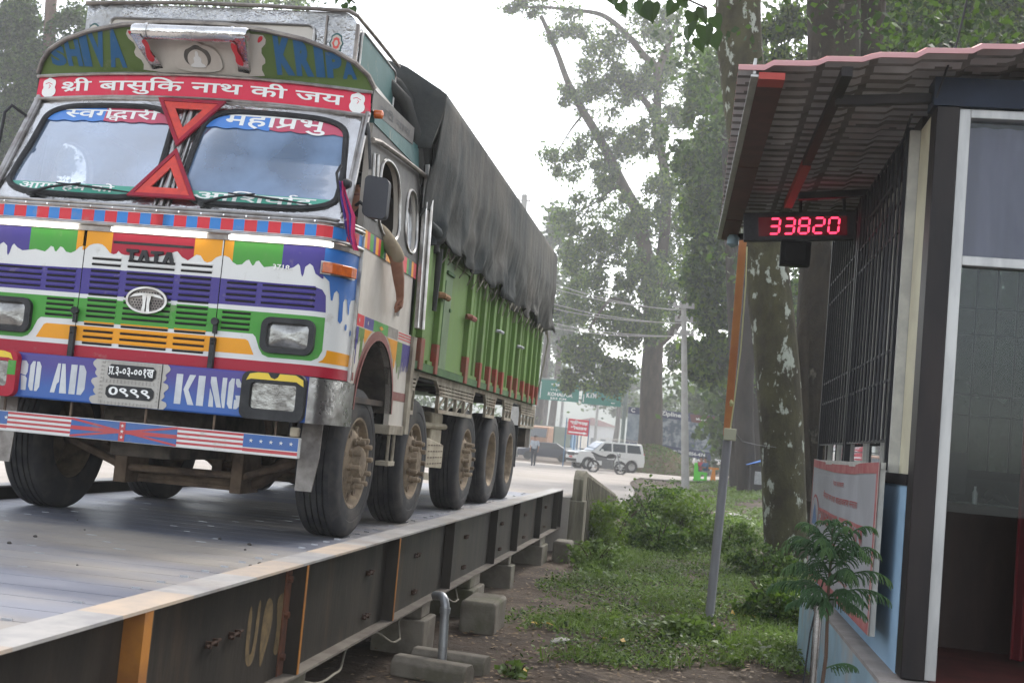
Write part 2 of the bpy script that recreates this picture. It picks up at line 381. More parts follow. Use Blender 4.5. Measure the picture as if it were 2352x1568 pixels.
# ================================================================== GROUND, ROAD
def ss(a, b_, x):
    t = max(0.0, min(1.0, (x-a)/(b_-a))); return t*t*(3-2*t)
def gz(x, y):
    z = -.80
    z += .55*ss(3.0, 7.5, x)*ss(16, 34, y)*(1-.3*ss(50, 70, y))
    z += .04*noise.noise(Vector((x*.9, y*.9, 0)))*ss(1.0, 2.4, x)*ss(22, 15, y)+.015*noise.noise(Vector((x*4, y*4, 3)))*(1 if x > 1.5 and y < 14 else 0)
    return z
def sheet(name, xs, ys, zf, m, kind='structure'):
    nx, ny = len(xs), len(ys)
    V = [(x, y, zf(x, y)) for y in ys for x in xs]
    F = [(j*nx+i, j*nx+i+1, (j+1)*nx+i+1, (j+1)*nx+i) for j in range(ny-1) for i in range(nx-1)]
    b = MB(); b.raw(V, F); o = b.build(name, m, fix=False, smooth=180); tag(o, kind=kind); return o
def rng(*segs):
    out = []
    for a, b_, s in segs: out += list(np.arange(a, b_, s))
    return [float(q) for q in out]+[float(segs[-1][1])]
GM = mat('soil', (.085, .062, .045), (.050, .038, .030), sc_=1.3, rough=.95, bump=.9, bsc=9, bdist=.05, c3=(.135, .105, .08), sc3=.6, lo3=.48, hi3=.66, det=9)
RM = mat('dusty_road_surface', (.38, .34, .31), (.31, .28, .25), sc_=.5, rough=.95, bump=.4, bsc=4, bdist=.04, det=8, c3=(.30, .265, .225), sc3=.16, lo3=.52, hi3=.72)
sheet('ground', rng((-900, -100, 100), (-100, -20, 8), (-20, 1, 1.5), (1, 9, .16), (9, 30, 2), (30, 100, 10), (100, 900, 100)), rng((-40, -9, 4), (-9, 14, .18), (14, 40, .8), (40, 100, 4), (100, 900, 80)), gz, GM)
def rightedge(y): return 1.95-.03*(y-18)+.2*math.sin(y*.23) if y < 58 else 3.2+(y-58)*.9
def roadsheet(name, f0, f1, ys, nx, dz=.012):
    V = []; F = []
    for y in ys:
        a, c_ = f0(y), f1(y)
        for i in range(nx+1):
            x = a+(c_-a)*i/nx; V.append((x, y, gz(x, y)+dz+.03))
    n = nx+1
    for j in range(len(ys)-1):
        for i in range(nx): F.append((j*n+i, j*n+i+1, (j+1)*n+i+1, (j+1)*n+i))
    b = MB(); b.raw(V, F); tag(b.build(name, RM, fix=False, smooth=180), kind='structure')
roadsheet('road', lambda y: -60, lambda y: rightedge(y), rng((17.5, 58, .5)), 30)
roadsheet('road_junction', lambda y: -60, lambda y: 12, rng((58, 72, .5)), 40)
roadsheet('side_road', lambda y: -30, lambda y: -2.3+.05*math.sin(y*.4), rng((-12, 17.5, .5)), 20)
# low hills far away
HM = mat('far_hill', (.05, .085, .035), (.035, .06, .03), sc_=.05, rough=1)
b = MB()
def hill(u, v):
    x = -700+1400*u; return (x, 420+v*120, -2+max(0, math.sin(PI*v))*(34+22*noise.noise(Vector((x*.006, 1, 0)))+5*noise.noise(Vector((x*.05, 2, v*3)))))
b.grid(hill, 160, 10); tag(b.build('hills', HM, fix=False, smooth=180), kind='structure')
# ================================================================== WEIGHBRIDGE
wb = thing('weighbridge', 'raised steel weighbridge platform with dark plate girders under the truck', 'weighbridge')
DM = mat('dusty_deck_plate', (.13, .14, .18), (.22, .225, .26), sc_=1.0, rough=.45, r2=.7, metal=.2, bump=.2, bsc=14, stretch=(.45, 1.3, 1), c3=(.31, .28, .245), sc3=.42, lo3=.45, hi3=.62, det=8)
b = MB(); y = -6.0
while y < 10.4:
    b.box((-1.50, y, -.03), (1.50, min(10.42, y+.245), 0)); y += .252
b.build('deck', DM, wb, smooth=0, fix=False)
b = MB(); rnd = random.Random(8); y = -6.0+.25
while y < 10.3:
    for x in (-.9, .3): 
        x += rnd.uniform(-.3, .3); b.box((x, y-.004, 0), (x+rnd.uniform(.03, .07), y+.003, .003))
    if rnd.random() < .8: b.box((1.14, y-.006, 0), (1.18, y+.004, .008))
    y += .252
b.build('deck_weld', mat('weld_metal', (.42, .43, .46), rough=.35, metal=.6), wb, smooth=0, fix=False)['kind'] = 'stuff'
for s in (1, -1):
    b = MB(); b.box((s*1.592, -6, -.44), (s*1.602, 10.5, .088), 0)
    g = b.build('girder', M['steel_dark'], wb)
    b = MB(); segs = [(-6, -4.09, 1), (-4.09, -3.43, 0), (-3.43, -2.85, 1), (-2.85, -2.18, 0), (-2.18, -1.54, 1), (-1.54, -1.0, 0), (-1.0, -.4, 1), (-.4, 10.5, 0)]
    if s < 0: segs = [(-6, 10.5, 0)]
    segs = [(a, c_, 0 if (m == 0 or (a > -.9 and m)) else 1) for a, c_, m in segs]
    for a, c_, m in segs: b.box((s*1.515, a, .088), (s*1.68, c_, .10), m)
    b.build('top_flange', [M['flange'], M['peach']], g, smooth=0)
    b = MB(); b.box((s*1.515, -6, -.452), (s*1.68, 10.5, -.44)); b.build('bottom_flange', M['flange2'], g)
    for i, y in enumerate((-5.2, -3.18, -1.46, .45, 2.32, 4.5, 6.05, 8.05, 10.0, 10.49)):
        b = MB(); b.box((s*1.602, y-.008, -.44), (s*1.676, y+.008, .088), 0)
        if s > 0 and i == 1: b.box((1.600, y-.075, -.437), (1.678, y-.009, .086), 1)
        if s > 0 and i in (2, 3): b.box((1.677, y-.012, -.437), (1.681, y+.012, .086), 1)
        if s > 0 and i == 2:
            b.box((s*1.603, y-.10, -.44), (s*1.61, y-.02, .08), 2)
            for z in (-.35, -.15, .02): b.lathe([(.018, 0), (.018, .02)], (1.61, y-.07, z), 'X', 6, 2, capb=True)
        b.build('stiffener', [M['steel_dark'], M['girdorange'], M['rust']], g)
    if s > 0:
        rnd = random.Random(2); JM = mat('dark_rust', (.05, .03, .022), rough=.9)
        for y in (-2.45, -2.2, .0, 1.3, 3.2, 5.2, 7.0, 9.0):
            for z in ((-.10, -.36) if y > -1 else (-.15, -.38)):
                b = MB(); b.tube([(1.62, y-.07, z), (1.622, y+.07, z+.01)], .007, 0, 6)
                for dy in (-.04, .03): b.box((1.602, y+dy, z-.012), (1.628, y+dy+.012, z+.018))
                b.build('jacking_bracket', JM, g)
        b = MB()
        q = lambda y, z: Vector((1.6035, y, z))
        yy = lambda t: -2.02+.52*t
        for pts in ([(0, .95), (.0, .25), (.08, .05), (.20, .05), (.27, .25), (.30, 1), (.22, 1), (.19, .3), (.13, .2), (.09, .3), (.09, .95)], [(.36, .6), (.42, .95), (.52, 1), (.62, .85), (.63, .5), (.50, .1), (.42, -.1), (.37, .2)], [(.74, .98), (.98, 1.0), (.95, .7), (.89, .45), (.93, .15), (.85, 0), (.73, .08), (.79, .45), (.72, .8)]):
            P = smooth_poly([(yy(a), -.34+.30*c_) for a, c_ in pts], 2); V, F = flatmesh(P); b.raw([q(*p) for p in V], F)
        b.build('painted_number', mat('number_paint', (.17, .12, .06), (.11, .08, .045), sc_=20, rough=.7), g, smooth=0, fix=False)
b = MB()
for y in (-3.2, -1.46, .45, 2.3, 4.5, 6.0, 8.0, 10.3): b.box((-1.6, y-.05, -.40), (1.6, y+.05, -.04))
b.build('cross_beam', M['steel_dark'], wb)
b = MB(); rnd = random.Random(77)
for k in range(46):
    x, y = rnd.uniform(-1.4, 1.3), rnd.uniform(-4.5, .3); s = rnd.uniform(.006, .016) if k else .035
    b.lathe([(s*.7, 0), (s, s*.4), (s*.5, s*.9)], (x, y, .0), 'Z', 5, capb=True)
tag(b.build('grit', mat('dark_grit', (.07, .065, .06), rough=.9)), kind='stuff', label='small dark pebbles and grit scattered on the deck', cat='grit')
def single(name, label, cat, mb, m, group=None, **k):
    o = mb.build(name, m, **k); return tag(o, label, cat, group)
# concrete footings
for i, (y0, y1, lab) in enumerate(((-1.65, -1.20, 'squat concrete footing under the painted number of the weighbridge'), (1.35, 1.75, 'concrete footing under the girder just behind the grey elbow pipe'), (3.3, 3.9, 'beige concrete footing beside the long block under the weighbridge'), (5.6, 5.85, 'slim pale concrete footing under the middle of the girder'), (8.3, 8.9, 'concrete footing nearest the far end of the girder'))):
    b = MB(); b.box((1.32, y0, -.82), (1.70, y1, -.56)); b.box((1.40, y0+.05, -.56), (1.66, y1-.05, -.453)); single('concrete_footing', lab, 'footing', b, M['concrete'], 'concrete footings under the weighbridge', bevel=.012)
for a, c_, lab, bv in (((1.74, 2.50, -.82), (2.03, 3.1, -.54), 'rough concrete block lying beside the weighbridge footing', .03), ((1.76, 8.9, -.82), (1.99, 9.4, -.52), 'mossy concrete block with wires on top near the far end', .03)):
    b = MB(); b.box(a, c_); single('concrete_block', lab, 'block', b, M['concrete'], bevel=bv)
for k, (cx, cy, rz, lab) in enumerate(((1.93, .62, -.22, 'chamfered stone in front of the grey elbow pipe'), (1.98, .98, -.12, 'chamfered kerb stone behind the grey elbow pipe'))):
    b = MB(); b.prism([(-.09, 0), (-.09, .09), (-.05, .13), (.05, .13), (.09, .09), (.09, 0)], lambda a, z: Vector((-.26, a, z)), lambda a, z: Vector((.26, a, z)))
    o = single('kerb_stone', lab, 'kerb stone', b, M['concrete'], bevel=.01); o.location = (cx, cy, -.81); o.rotation_euler.z = rz
b = MB(); b.tube([(1.955, .82, -.80), (1.94, .82, -.38)]+[(1.94-.045*(1-math.cos(t)), .82+.05*(1-math.cos(t)), -.38+.075*math.sin(t)) for t in np.linspace(.2, PI/2, 6)]+[(1.87, .90, -.31), (1.84, .93, -.315)], .030, 0, 14); b.tube([(1.941, .82, -.41), (1.941, .82, -.37)], .036, 0, 14)
single('elbow_pipe', 'grey plastic elbow pipe rising between two kerb stones into the girder', 'pipe', b, M['galv'], smooth=50)
rnd = random.Random(4)
for k, (y0, y1, sag, lab) in enumerate(((-2.6, -.6, .16, 'pale cable sagging under the near part of the girder'), (-1.5, .3, .10, 'grey cable looping below the bolted girder joint'), (.2, 1.5, .14, 'thin cable hanging in a loop left of the elbow pipe'), (2.2, 3.6, .12, 'thin wire hanging between footings under the girder'))):
    b = MB(); b.tube([(1.60+.08*math.sin(t*5), y0+(y1-y0)*t, -.47-sag*4*t*(1-t)+.01*math.sin(t*20)) for t in np.linspace(0, 1, 24)], .007, 0, 6); single('hanging_cable', lab, 'cable', b, M['rope'], 'cables under the weighbridge')
# approach ramp with parapets
b = MB(); b.prism([(10.52, -.01), (12, -.02), (20.5, -.79), (20.5, -.9), (10.52, -.9)], lambda y, z: Vector((-1.78, y, z)), lambda y, z: Vector((1.78, y, z))); tag(b.build('ramp', RM), kind='structure')
PM = mat('streaked_concrete', (.22, .20, .15), (.11, .10, .075), sc_=9, rough=.9, bump=.5, bsc=30, stretch=(1, 1, .12), c3=(.30, .27, .22), sc3=5, lo3=.52, hi3=.7)
for s, lab in ((1, 'streaked concrete parapet sloping down beside the far ramp'), (-1, 'concrete parapet on the far side of the ramp behind the truck')):
    b = MB(); b.prism([(10.60, -.82), (10.60, -.04), (10.62, .26), (10.75, .37), (10.95, .39), (11.4, .34), (18.6, -.20), (20.2, -.42), (20.2, -.82)], lambda y, z: Vector((s*1.80, y, z)), lambda y, z: Vector((s*1.955, y, z)))
    b.box((s*1.5, 10.55, -.82), (s*2.0, 10.86, -.05))
    for y in np.arange(11.2, 19, .32): b.box((s*1.953, y, -.82), (s*1.975, y+.05, .30-.075*(y-11.2)))
    o = single('parapet_wall', lab, 'wall', b, PM, bevel=.02)
# ================================================================== OFFICE BOOTH
bo = thing('weighing_office', 'small office with corrugated roof, barred windows, dark pillar and glass door frame', 'building', (0, 0, 0))
BW, BF = 4.60, -.72
BM_blue = mat('light_blue_wall_paint', (.34, .50, .66), (.28, .43, .58), sc_=2, rough=.6, bump=.1, bsc=20)
BM_cream = mat('cream_wall_paint', (.62, .58, .42), (.52, .48, .36), sc_=3, rough=.6)
BM_dark = mat('dark_brown_pillar_paint', (.014, .012, .013), (.030, .023, .022), sc_=4, rough=.45, bump=.1, stretch=(1, 1, .2))
BM_beam = mat('navy_beam_paint', (.014, .026, .055), (.01, .017, .035), sc_=3, rough=.5)
ALU = mat('aluminium_frame', (.50, .50, .49), (.38, .38, .38), sc_=10, rough=.4, metal=.35, stretch=(1, 1, .2))
BAR = mat('dark_window_bar', (.022, .022, .026), rough=.5)
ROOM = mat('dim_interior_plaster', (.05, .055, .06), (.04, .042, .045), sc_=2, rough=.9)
FLO = mat('dark_red_floor', (.12, .035, .03), (.08, .025, .02), sc_=5, rough=.5)
PLI = mat('light_blue_plinth_paint', (.30, .44, .52), (.24, .34, .40), sc_=2.2, rough=.75, bump=.3, bsc=18, c3=(.36, .33, .30), sc3=1.8, lo3=.5, hi3=.7)
LED_ = mat('grey_pink_plaster_ledge', (.33, .30, .28), (.26, .23, .21), sc_=4, rough=.85, bump=.3)
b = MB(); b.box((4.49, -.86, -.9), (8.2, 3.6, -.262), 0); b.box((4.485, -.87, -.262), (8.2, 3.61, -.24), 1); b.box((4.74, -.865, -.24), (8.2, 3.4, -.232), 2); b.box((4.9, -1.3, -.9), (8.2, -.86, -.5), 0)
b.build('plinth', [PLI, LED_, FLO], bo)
b = MB(); b.box((BW, -.60, -.24), (BW+.10, 3.5, .73), 0); b.build('lower_wall', BM_blue, bo)
b = MB(); b.box((BW, -.62, .79), (BW+.08, -.34, 2.70), 0); b.build('corner_strip_wall', BM_cream, bo)
b = MB(); b.box((BW-.01, -.62, .73), (BW+.10, 3.5, .79), 0); b.build('window_sill', BM_dark, bo)
b = MB(); b.box((BW, -.34, 2.55), (BW+.08, 3.5, 2.78), 0); b.box((BW, 3.40, .79), (BW+.08, 3.5, 2.55)); b.build('upper_wall', BM_dark, bo)
b = MB(); b.box((BW, BF-.07, -.232), (BW+.115, BF+.10, 2.71)); b.build('pillar', BM_dark, bo, bevel=.004)
b = MB(); b.box((BW-.02, BF-.08, 2.712), (8.2, BF+.10, 2.862)); b.build('roof_beam', BM_beam, bo)
b = MB(); b.box((4.716, BF-.05, -.232), (4.775, BF+.05, 2.708)); b.box((4.775, BF-.05, 2.66), (5.9, BF+.05, 2.708)); b.box((4.775, BF-.05, 1.885), (5.9, BF+.05, 1.935)); b.box((5.9, BF-.05, -.232), (5.96, BF+.05, 2.708)); b.build('door_frame', ALU, bo, bevel=.004)
CURT = mat('mauve_curtain', (.20, .175, .27), (.13, .115, .19), sc_=2.5, rough=.9, stretch=(1, 1, .3))
b = MB(); b.box((4.775, BF, 1.935), (5.9, BF+.006, 2.66)); b.build('transom_glass', M['doorglass'], bo)
b = MB(); b.grid(lambda u, v: (4.78+1.12*u, BF+.06+.012*math.sin(u*60), 1.94+.70*v), 90, 2); b.build('curtain', CURT, bo)
b = MB(); b.box((5.96, BF-.03, -.232), (8.2, BF+.03, 2.71)); b.build('front_wall', BM_dark, bo)
# room
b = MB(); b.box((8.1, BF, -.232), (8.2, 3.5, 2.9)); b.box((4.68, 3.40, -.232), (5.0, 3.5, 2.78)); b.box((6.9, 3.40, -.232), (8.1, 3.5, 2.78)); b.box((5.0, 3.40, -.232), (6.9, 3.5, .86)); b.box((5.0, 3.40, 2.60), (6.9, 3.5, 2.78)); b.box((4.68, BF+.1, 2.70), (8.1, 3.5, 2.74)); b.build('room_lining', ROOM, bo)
b = MB()
for z in (1.32, 1.49, 2.0, 2.22): b.tube([(5.0, 3.38, z), (6.9, 3.38, z)], .011, 0, 6)
for x in np.arange(5.08, 6.9, .165): b.tube([(x, 3.38, .86), (x, 3.38, 2.60)], .010, 0, 6)
b.box((5.5, 3.36, .80), (6.9, 3.40, .87)); b.build('rear_window_grille', BAR, bo)
b = MB(); b.box((5.0, 3.42, .86), (6.9, 3.426, 2.60)); b.build('rear_window_glass', M['dimglass'], bo)
b = MB(); b.box((4.776, BF-.004, .66), (5.9, BF+.002, 1.884)); b.box((4.776, BF-.012, .62), (5.9, BF+.008, .66)); b.build('door_glass', M['doorglass'], bo)
# side window: sliding frames, glass and barred grille
b = MB()
WF = mat('pale_window_frame', (.50, .49, .44), (.40, .39, .36), sc_=9, rough=.6)
for y in (-.34, .42, 1.18, 1.94, 2.70, 3.36): b.box((BW+.01, y, .79), (BW+.05, y+.045, 2.55))
b.box((BW+.01, -.34, .79), (BW+.05, 3.4, .83)); b.box((BW+.01, -.34, 2.50), (BW+.05, 3.4, 2.55)); b.build('window_frame', WF, bo)
for k in range(5):
    b = MB(); y0 = -.295+.76*k; b.box((BW+.028, y0, .83), (BW+.034, min(3.36, y0+.715), 2.50)); b.build('window_pane', M['sidepane'], bo)
b = MB()
for y in np.arange(-.20, 3.46, .152): b.tube([(4.545, y, .965), (4.545, y, 2.72)], .0085, 0, 6)
for z in (.965, 1.31, 1.48, 2.17, 2.34, 2.72): b.bar((4.55, -.22, z), (4.55, 3.46, z), .010, .016)
for y in (-.22, 1.62, 1.72, 3.46): b.box((4.535, y-.018, .80), (4.575, y+.018, 2.74))
b.build('window_grille', BAR, bo)
b = MB(); b.box((4.545, -.33, .79), (4.60, -.30, 2.70)); b.build('pale_post', WF, bo)
b = MB(); rnd = random.Random(6)
for y in np.arange(-.28, 3.36, .11):
    w_ = rnd.uniform(.02, .075); b.box((BW+.014, y, .97), (BW+.019, y+w_, 2.5), rnd.choice((0, 0, 1)))
b.build('blind', [mat('pale_blind_slat', (.34, .33, .30), rough=.8), mat('grey_blind_slat', (.10, .10, .11), rough=.8)], bo, smooth=0)
# roof
RT = mat('pink_red_roof_sheet', (.50, .10, .09), (.40, .09, .08), sc_=2, rough=.5)
RU = mat('grey_roof_underside', (.66, .65, .66), (.50, .49, .50), sc_=3, rough=.7, bump=.2, bsc=8, c3=(.40, .27, .25), sc3=1.1, lo3=.5, hi3=.75)
RE = mat('pink_roof_edge', (.60, .33, .34), rough=.5)
def rz_(x, y):
    t = (x-3.70)/.248; k = math.floor(t); f = t-k
    return 2.77+.026*(k+min(1, max(0, (f-.0)/.12)))+.006*(k+f)+.034*abs(math.cos(y*PI/.15))**1.5-.012
nx, ny = 110, 360
b = MB(); b.grid(lambda u, v: (3.56+4.8*u, -1.12+4.55*v, rz_(3.56+4.8*u, -1.12+4.55*v)+.012), nx, ny); b.build('roof_sheet', RT, bo, fix=False, smooth=50)
RG = mat('shaded_grimy_groove', (.16, .145, .14), (.26, .24, .23), sc_=5, rough=.8)  # dark grooves and step edges: corrugation shading put into the colour, with grime
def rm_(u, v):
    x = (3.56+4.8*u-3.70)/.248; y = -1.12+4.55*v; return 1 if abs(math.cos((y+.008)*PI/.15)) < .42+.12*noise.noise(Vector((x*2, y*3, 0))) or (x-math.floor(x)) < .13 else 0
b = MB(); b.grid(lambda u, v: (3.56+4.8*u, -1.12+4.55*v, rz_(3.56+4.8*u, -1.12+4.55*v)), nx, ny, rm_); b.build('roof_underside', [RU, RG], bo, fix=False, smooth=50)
b = MB(); b.grid(lambda u, v: (3.56+4.8*u, -1.13, rz_(3.56+4.8*u, -1.12)-.006+.026*v), nx, 1); b.grid(lambda u, v: (3.56+4.8*u, -1.13+.012*v, rz_(3.56+4.8*u, -1.12)-.006), nx, 1); b.build('roof_edge', RE, bo, fix=False)
FB = mat('dark_maroon_board', (.13, .06, .055), (.09, .045, .04), sc_=5, rough=.6); FR = mat('red_board_end', (.42, .07, .06), rough=.55)
P0, P1 = Vector((3.655, -1.12, 2.765)), Vector((3.575, 3.30, 2.70))
def fb(t0, t1, w0, w1, h0, h1, mb, m=0):
    a = P0.lerp(P1, t0); c_ = P0.lerp(P1, t1)
    V = [(p.x+w_, p.y, p.z+h) for p in (a, c_) for w_, h in ((w0, h0), (w1, h0), (w1, h1), (w0, h1))]
    mb.raw(V, [(3, 2, 1, 0), (4, 5, 6, 7), (0, 1, 5, 4), (1, 2, 6, 5), (2, 3, 7, 6), (3, 0, 4, 7)], m)
b = MB(); fb(0, .03, .01, .14, -.055, -.02, b, 1)
for k in range(5): fb(.030+k*.194, .030+(k+1)*.194-.003, .01, .14, -.055+(k % 2)*.004, -.02, b, 0)
b.build('fascia_board', [FB, FR], bo)
b = MB(); fb(0, 1, -.02, -.006, -.03, .05, b); fb(0, 1, -.03, .008, -.045, -.034, b); b.build('eave_gutter', ALU, bo)
b = MB(); b.bar((4.10, -1.10, 2.775), (4.02, 3.3, 2.70), .055, .05); b.bar((4.09, -.70, 2.735), (4.60, -.70, 2.775), .05, .05); b.bar((4.09, 1.6, 2.70), (4.60, 1.6, 2.76), .05, .05); b.bar((3.66, 3.2, 2.66), (4.6, 3.2, 2.74), .05, .05)
for x in (5.2, 6.4): b.bar((x, -1.1, 2.72+.129*(x-3.7)), (x, 3.3, 2.72+.129*(x-3.7)), .05, .05)
b.build('roof_purlin', BM_dark, bo)
b = MB(); fb(.46, .66, .0, .0, 0, 0, b); 
b = MB(); b.bar((4.068, .72, 2.735), (4.045, 1.95, 2.711), .058, .054); b.build('red_purlin_patch', FR, bo)
# things on and around the booth
d = thing('weight_display', 'red digital weight display hanging under the eave and reading 33820', 'display', (4.165, 2.0, 2.565)); d.rotation_euler.y = R(-4.6)
b = MB(); b.box((-.435, 0, -.107), (.41, .07, .107)); b.build('housing', mat('display_housing', (.035, .035, .04), (.05, .05, .055), sc_=40, rough=.6), d, bevel=.004)
b = MB(); b.box((-.325, -.003, -.074), (.325, -.0005, .070)); b.build('screen', mat('dark_red_screen', (.05, .004, .008), rough=.25, emit=(.25, .0, .01), estr=.05), d)
b = MB()
DGM = mat('lit_red_segment', (.3, .01, .02), emit=(1, .04, .10), estr=1.0)
SEG = {'0': 'abcdef', '3': 'abgcd', '8': 'abcdefg', '2': 'abged'}
hw, hh, tk = .036, .057, .0078
def seg(cx, k):
    sh = lambda x, z: (cx+x+z*.12, z)
    H = lambda z: [sh(-hw+.006, z), sh(-hw+.012, z+tk), sh(hw-.012, z+tk), sh(hw-.006, z), sh(hw-.012, z-tk), sh(-hw+.012, z-tk)]
    W_ = lambda x, z0, z1: [sh(x, z0+.004), sh(x+tk, z0+.011), sh(x+tk, z1-.011), sh(x, z1-.004), sh(x-tk, z1-.011), sh(x-tk, z0+.011)]
    return {'a': H(hh), 'g': H(0), 'd': H(-hh), 'f': W_(-hw, 0, hh), 'b': W_(hw, 0, hh), 'e': W_(-hw, -hh, 0), 'c': W_(hw, -hh, 0)}[k]
for i, ch in enumerate('33820'):
    if i: b.build('digit', DGM, d, smooth=0); b = MB()
    for k in SEG[ch]: b.prism(seg(-.206+i*.1085, k), lambda x, z: Vector((x, -.0035, z)), lambda x, z: Vector((x, -.0065, z)))
b.build('digit', DGM, d, smooth=0)
b = MB(); b.box((-.02, .02, .105), (.0, .05, .30)); b.box((.30, .02, .105), (.32, .05, .25)); b.build('bracket', BAR, d)
b = MB(); b.box((4.02, 2.02, 2.27), (4.24, 2.14, 2.455)); b.box((4.05, 2.01, 2.29), (4.21, 2.02, 2.43)); single('speaker_box', 'small black box hanging below the red weight display', 'box', b, mat('matt_black_box', (.008, .008, .009), rough=.7), bevel=.006)
b = MB(); b.tube([(4.62, 1.98, 2.685), (4.625, 1.84, 2.665)], .035, 0, 14); b.tube([(4.60, 1.835, 2.664), (4.60, 1.828, 2.662)], .026, 1, 14); b.bar((4.62, 2.0, 2.69), (4.64, 2.05, 2.74), .02, .02); b.box((4.585, 1.83, 2.695), (4.66, 1.99, 2.702))
single('security_camera', 'small white bullet camera at the right end of the weight display', 'camera', b, [mat('camera_shell', (.34, .34, .33), rough=.4), BAR], smooth=40)
b = MB(); b.lathe([(.035, 0), (.04, -.04), (.05, -.05), (.05, -.11), (.02, -.13)], (3.68, 3.05, 2.68), 'Z', 12, capb=True); b.tube([(3.68, 3.05, 2.68), (3.68, 3.05, 2.74)], .02, 1); single('eave_lamp', 'small bluish lamp hanging at the far corner of the eave', 'lamp', b, [mat('lamp_shell', (.30, .42, .48), rough=.4), M['yellow']])
b = MB(); b.tube([(4.74, -.86, 3.75), (4.70, -.86, 3.25), (4.66, -.86, 3.0), (4.62, -.86, 2.88), (4.585, -.83, 2.74)], .006, 0, 6); b.tube([(4.66, -.86, 3.0), (4.655, -.86, 2.97), (4.66, -.86, 2.96)], .012, 0, 6)
single('overhead_wire', 'dark twisted wire running down to the corner of the navy beam', 'wire', b, BAR)
b = MB(); b.tube([(4.55, -.3, 2.80), (4.52, -.1, 2.62), (4.54, .1, 2.50), (4.5, .6, 2.42), (4.56, 1.3, 2.52), (4.55, 1.9, 2.60)], .008, 0, 6); single('drooping_cord', 'black cord drooping under the roof along the window bars', 'cord', b, BAR)
po = thing('eave_post', 'leaning post with an orange upper half and a grey pipe below beside the office', 'post', (3.745, 4.1, -.82))
b = MB(); b.tube([(0, 0, 0), (.045, 0, 1.80)], .041, 0, 18); b.build('lower_pipe', mat('grey_painted_pipe', (.27, .27, .29), (.22, .21, .22), sc_=4, rough=.5, stretch=(1, 1, .3), c3=(.20, .13, .09), sc3=1, lo3=.6, hi3=.8), po, smooth=50)
b = MB(); b.bar((.035, 0, 1.80), (.045, -.02, 3.62), .070, .05, 0, up=(0, 1, 0)); b.build('upper_post', mat('orange_brown_post', (.36, .13, .05), (.42, .18, .06), sc_=3, rough=.55), po, bevel=.004)
b = MB(); b.box((.005, -.10, 1.76), (.115, -.04, 1.87)); b.build('junction_box', mat('cream_plastic', (.50, .49, .36), rough=.5), po, bevel=.008, seg=3)
b = MB(); b.tube([(.06, -.07, 1.86), (.075, -.07, 2.1), (.10, -.05, 2.6), (.10, -.05, 3.2), (.085, -.04, 3.55)], .007, 0, 6); b.tube([(.045, -.03, 2.10), (.05, -.05, 2.12), (.06, -.06, 2.10), (.05, -.03, 2.08)], .014, 0, 6); b.build('conduit', mat('yellowish_cable', (.50, .48, .26), rough=.5), po)
b = MB(); b.tube([(3.86, 4.04, 1.0), (3.98, 5.5, .96), (4.3, 8.5, .97), (4.70, 11.3, .99)], .005, 0, 5); single('thin_wire', 'thin wire strung from the junction box to the lichen covered tree', 'wire', b, BAR)
# banner standing on the ledge
ba = thing('banner_board', 'faded white cloth banner with red border leaning on the office ledge', 'banner', (4.488, 3.17, -.09))
BL, BH = 3.60, .93
def bmap(a, z, off=0): return Vector((-.002-off-.012*math.sin(a*4.5)*(z/BH)-.02*math.exp(-((a-3.1)/.4)**2)*(z/BH), -a, z-.03*math.sin(a/BL*PI)*(z/BH)))
bx = [BL*k/36 for k in range(1, 36)]; bz = [.2, .4, .6, .8]
bcl = mat('faded_white_banner_cloth', (.36, .36, .38), (.30, .30, .31), sc_=2, rough=.8, bump=.2, bsc=6); bred = mat('faded_red_print', (.34, .09, .09), (.40, .16, .15), sc_=8, rough=.8); bblu = mat('faded_blue_print', (.12, .19, .34), rough=.8)
b = MB(); V, F = flatmesh([(0, 0), (BL, 0), (BL, BH), (0, BH)], xs=bx, zs=bz); b.raw([bmap(*p) for p in V], F)
b.build('cloth', bcl, ba, fix=False, smooth=60)
b = MB()
for o_ in ([(0, 0), (BL, 0), (BL, .06), (0, .06)], [(0, BH-.06), (BL, BH-.06), (BL, BH), (0, BH)], [(0, .06), (.06, .06), (.06, BH-.06), (0, BH-.06)], [(BL-.07, .06), (BL, .06), (BL, BH-.06), (BL-.07, BH-.06)]):
    V, F = flatmesh(o_, xs=bx, zs=bz); b.raw([bmap(p[0], p[1], .003) for p in V], F, 0)
for t, x0, x1, z0, z1, bd in (('नेपाल सरकार', 1.55, 2.1, .775, .82, .015), ('नेपाल वन तथा वातावरण मनतालय', .85, 2.95, .655, .715, .02), ('सामदायक वन वकास', .65, 3.25, .44, .57, .03), ('कायालय', 1.4, 2.5, .30, .37, .02), ('महेनदर', 1.6, 2.6, .14, .17, .01)):
    V, F = word([t], bd); V = fit(V, x0, x1, z0, z1); V, F = cutmesh(V, F, xs=bx); b.raw([bmap(p[0], p[1], .004) for p in V], F, 0)
b.poly([bmap(.42+.24*math.cos(t*PI/12), .50+.16*math.sin(t*PI/12), .0035) for t in range(24)], 0); b.poly([bmap(.42+.21*math.cos(t*PI/12), .50+.14*math.sin(t*PI/12), .0045) for t in range(24)], 2)
b.poly([bmap(.25, .42, .006), bmap(.59, .42, .006), bmap(.48, .54, .006), bmap(.42, .59, .006), bmap(.34, .53, .006)], 1)
b.build('print', [bred, bblu, bcl], ba, fix=False, smooth=0)
b = MB(); b.bar((.012, -BL+.02, 0), (.012, -BL+.02, BH), .02, .035, up=(1, 0, 0)); b.bar((.012, -.02, 0), (.012, -.02, BH), .02, .035, up=(1, 0, 0)); b.bar((.012, 0, BH-.02), (.012, -BL, BH-.02), .02, .03); b.build('frame', WF, ba)
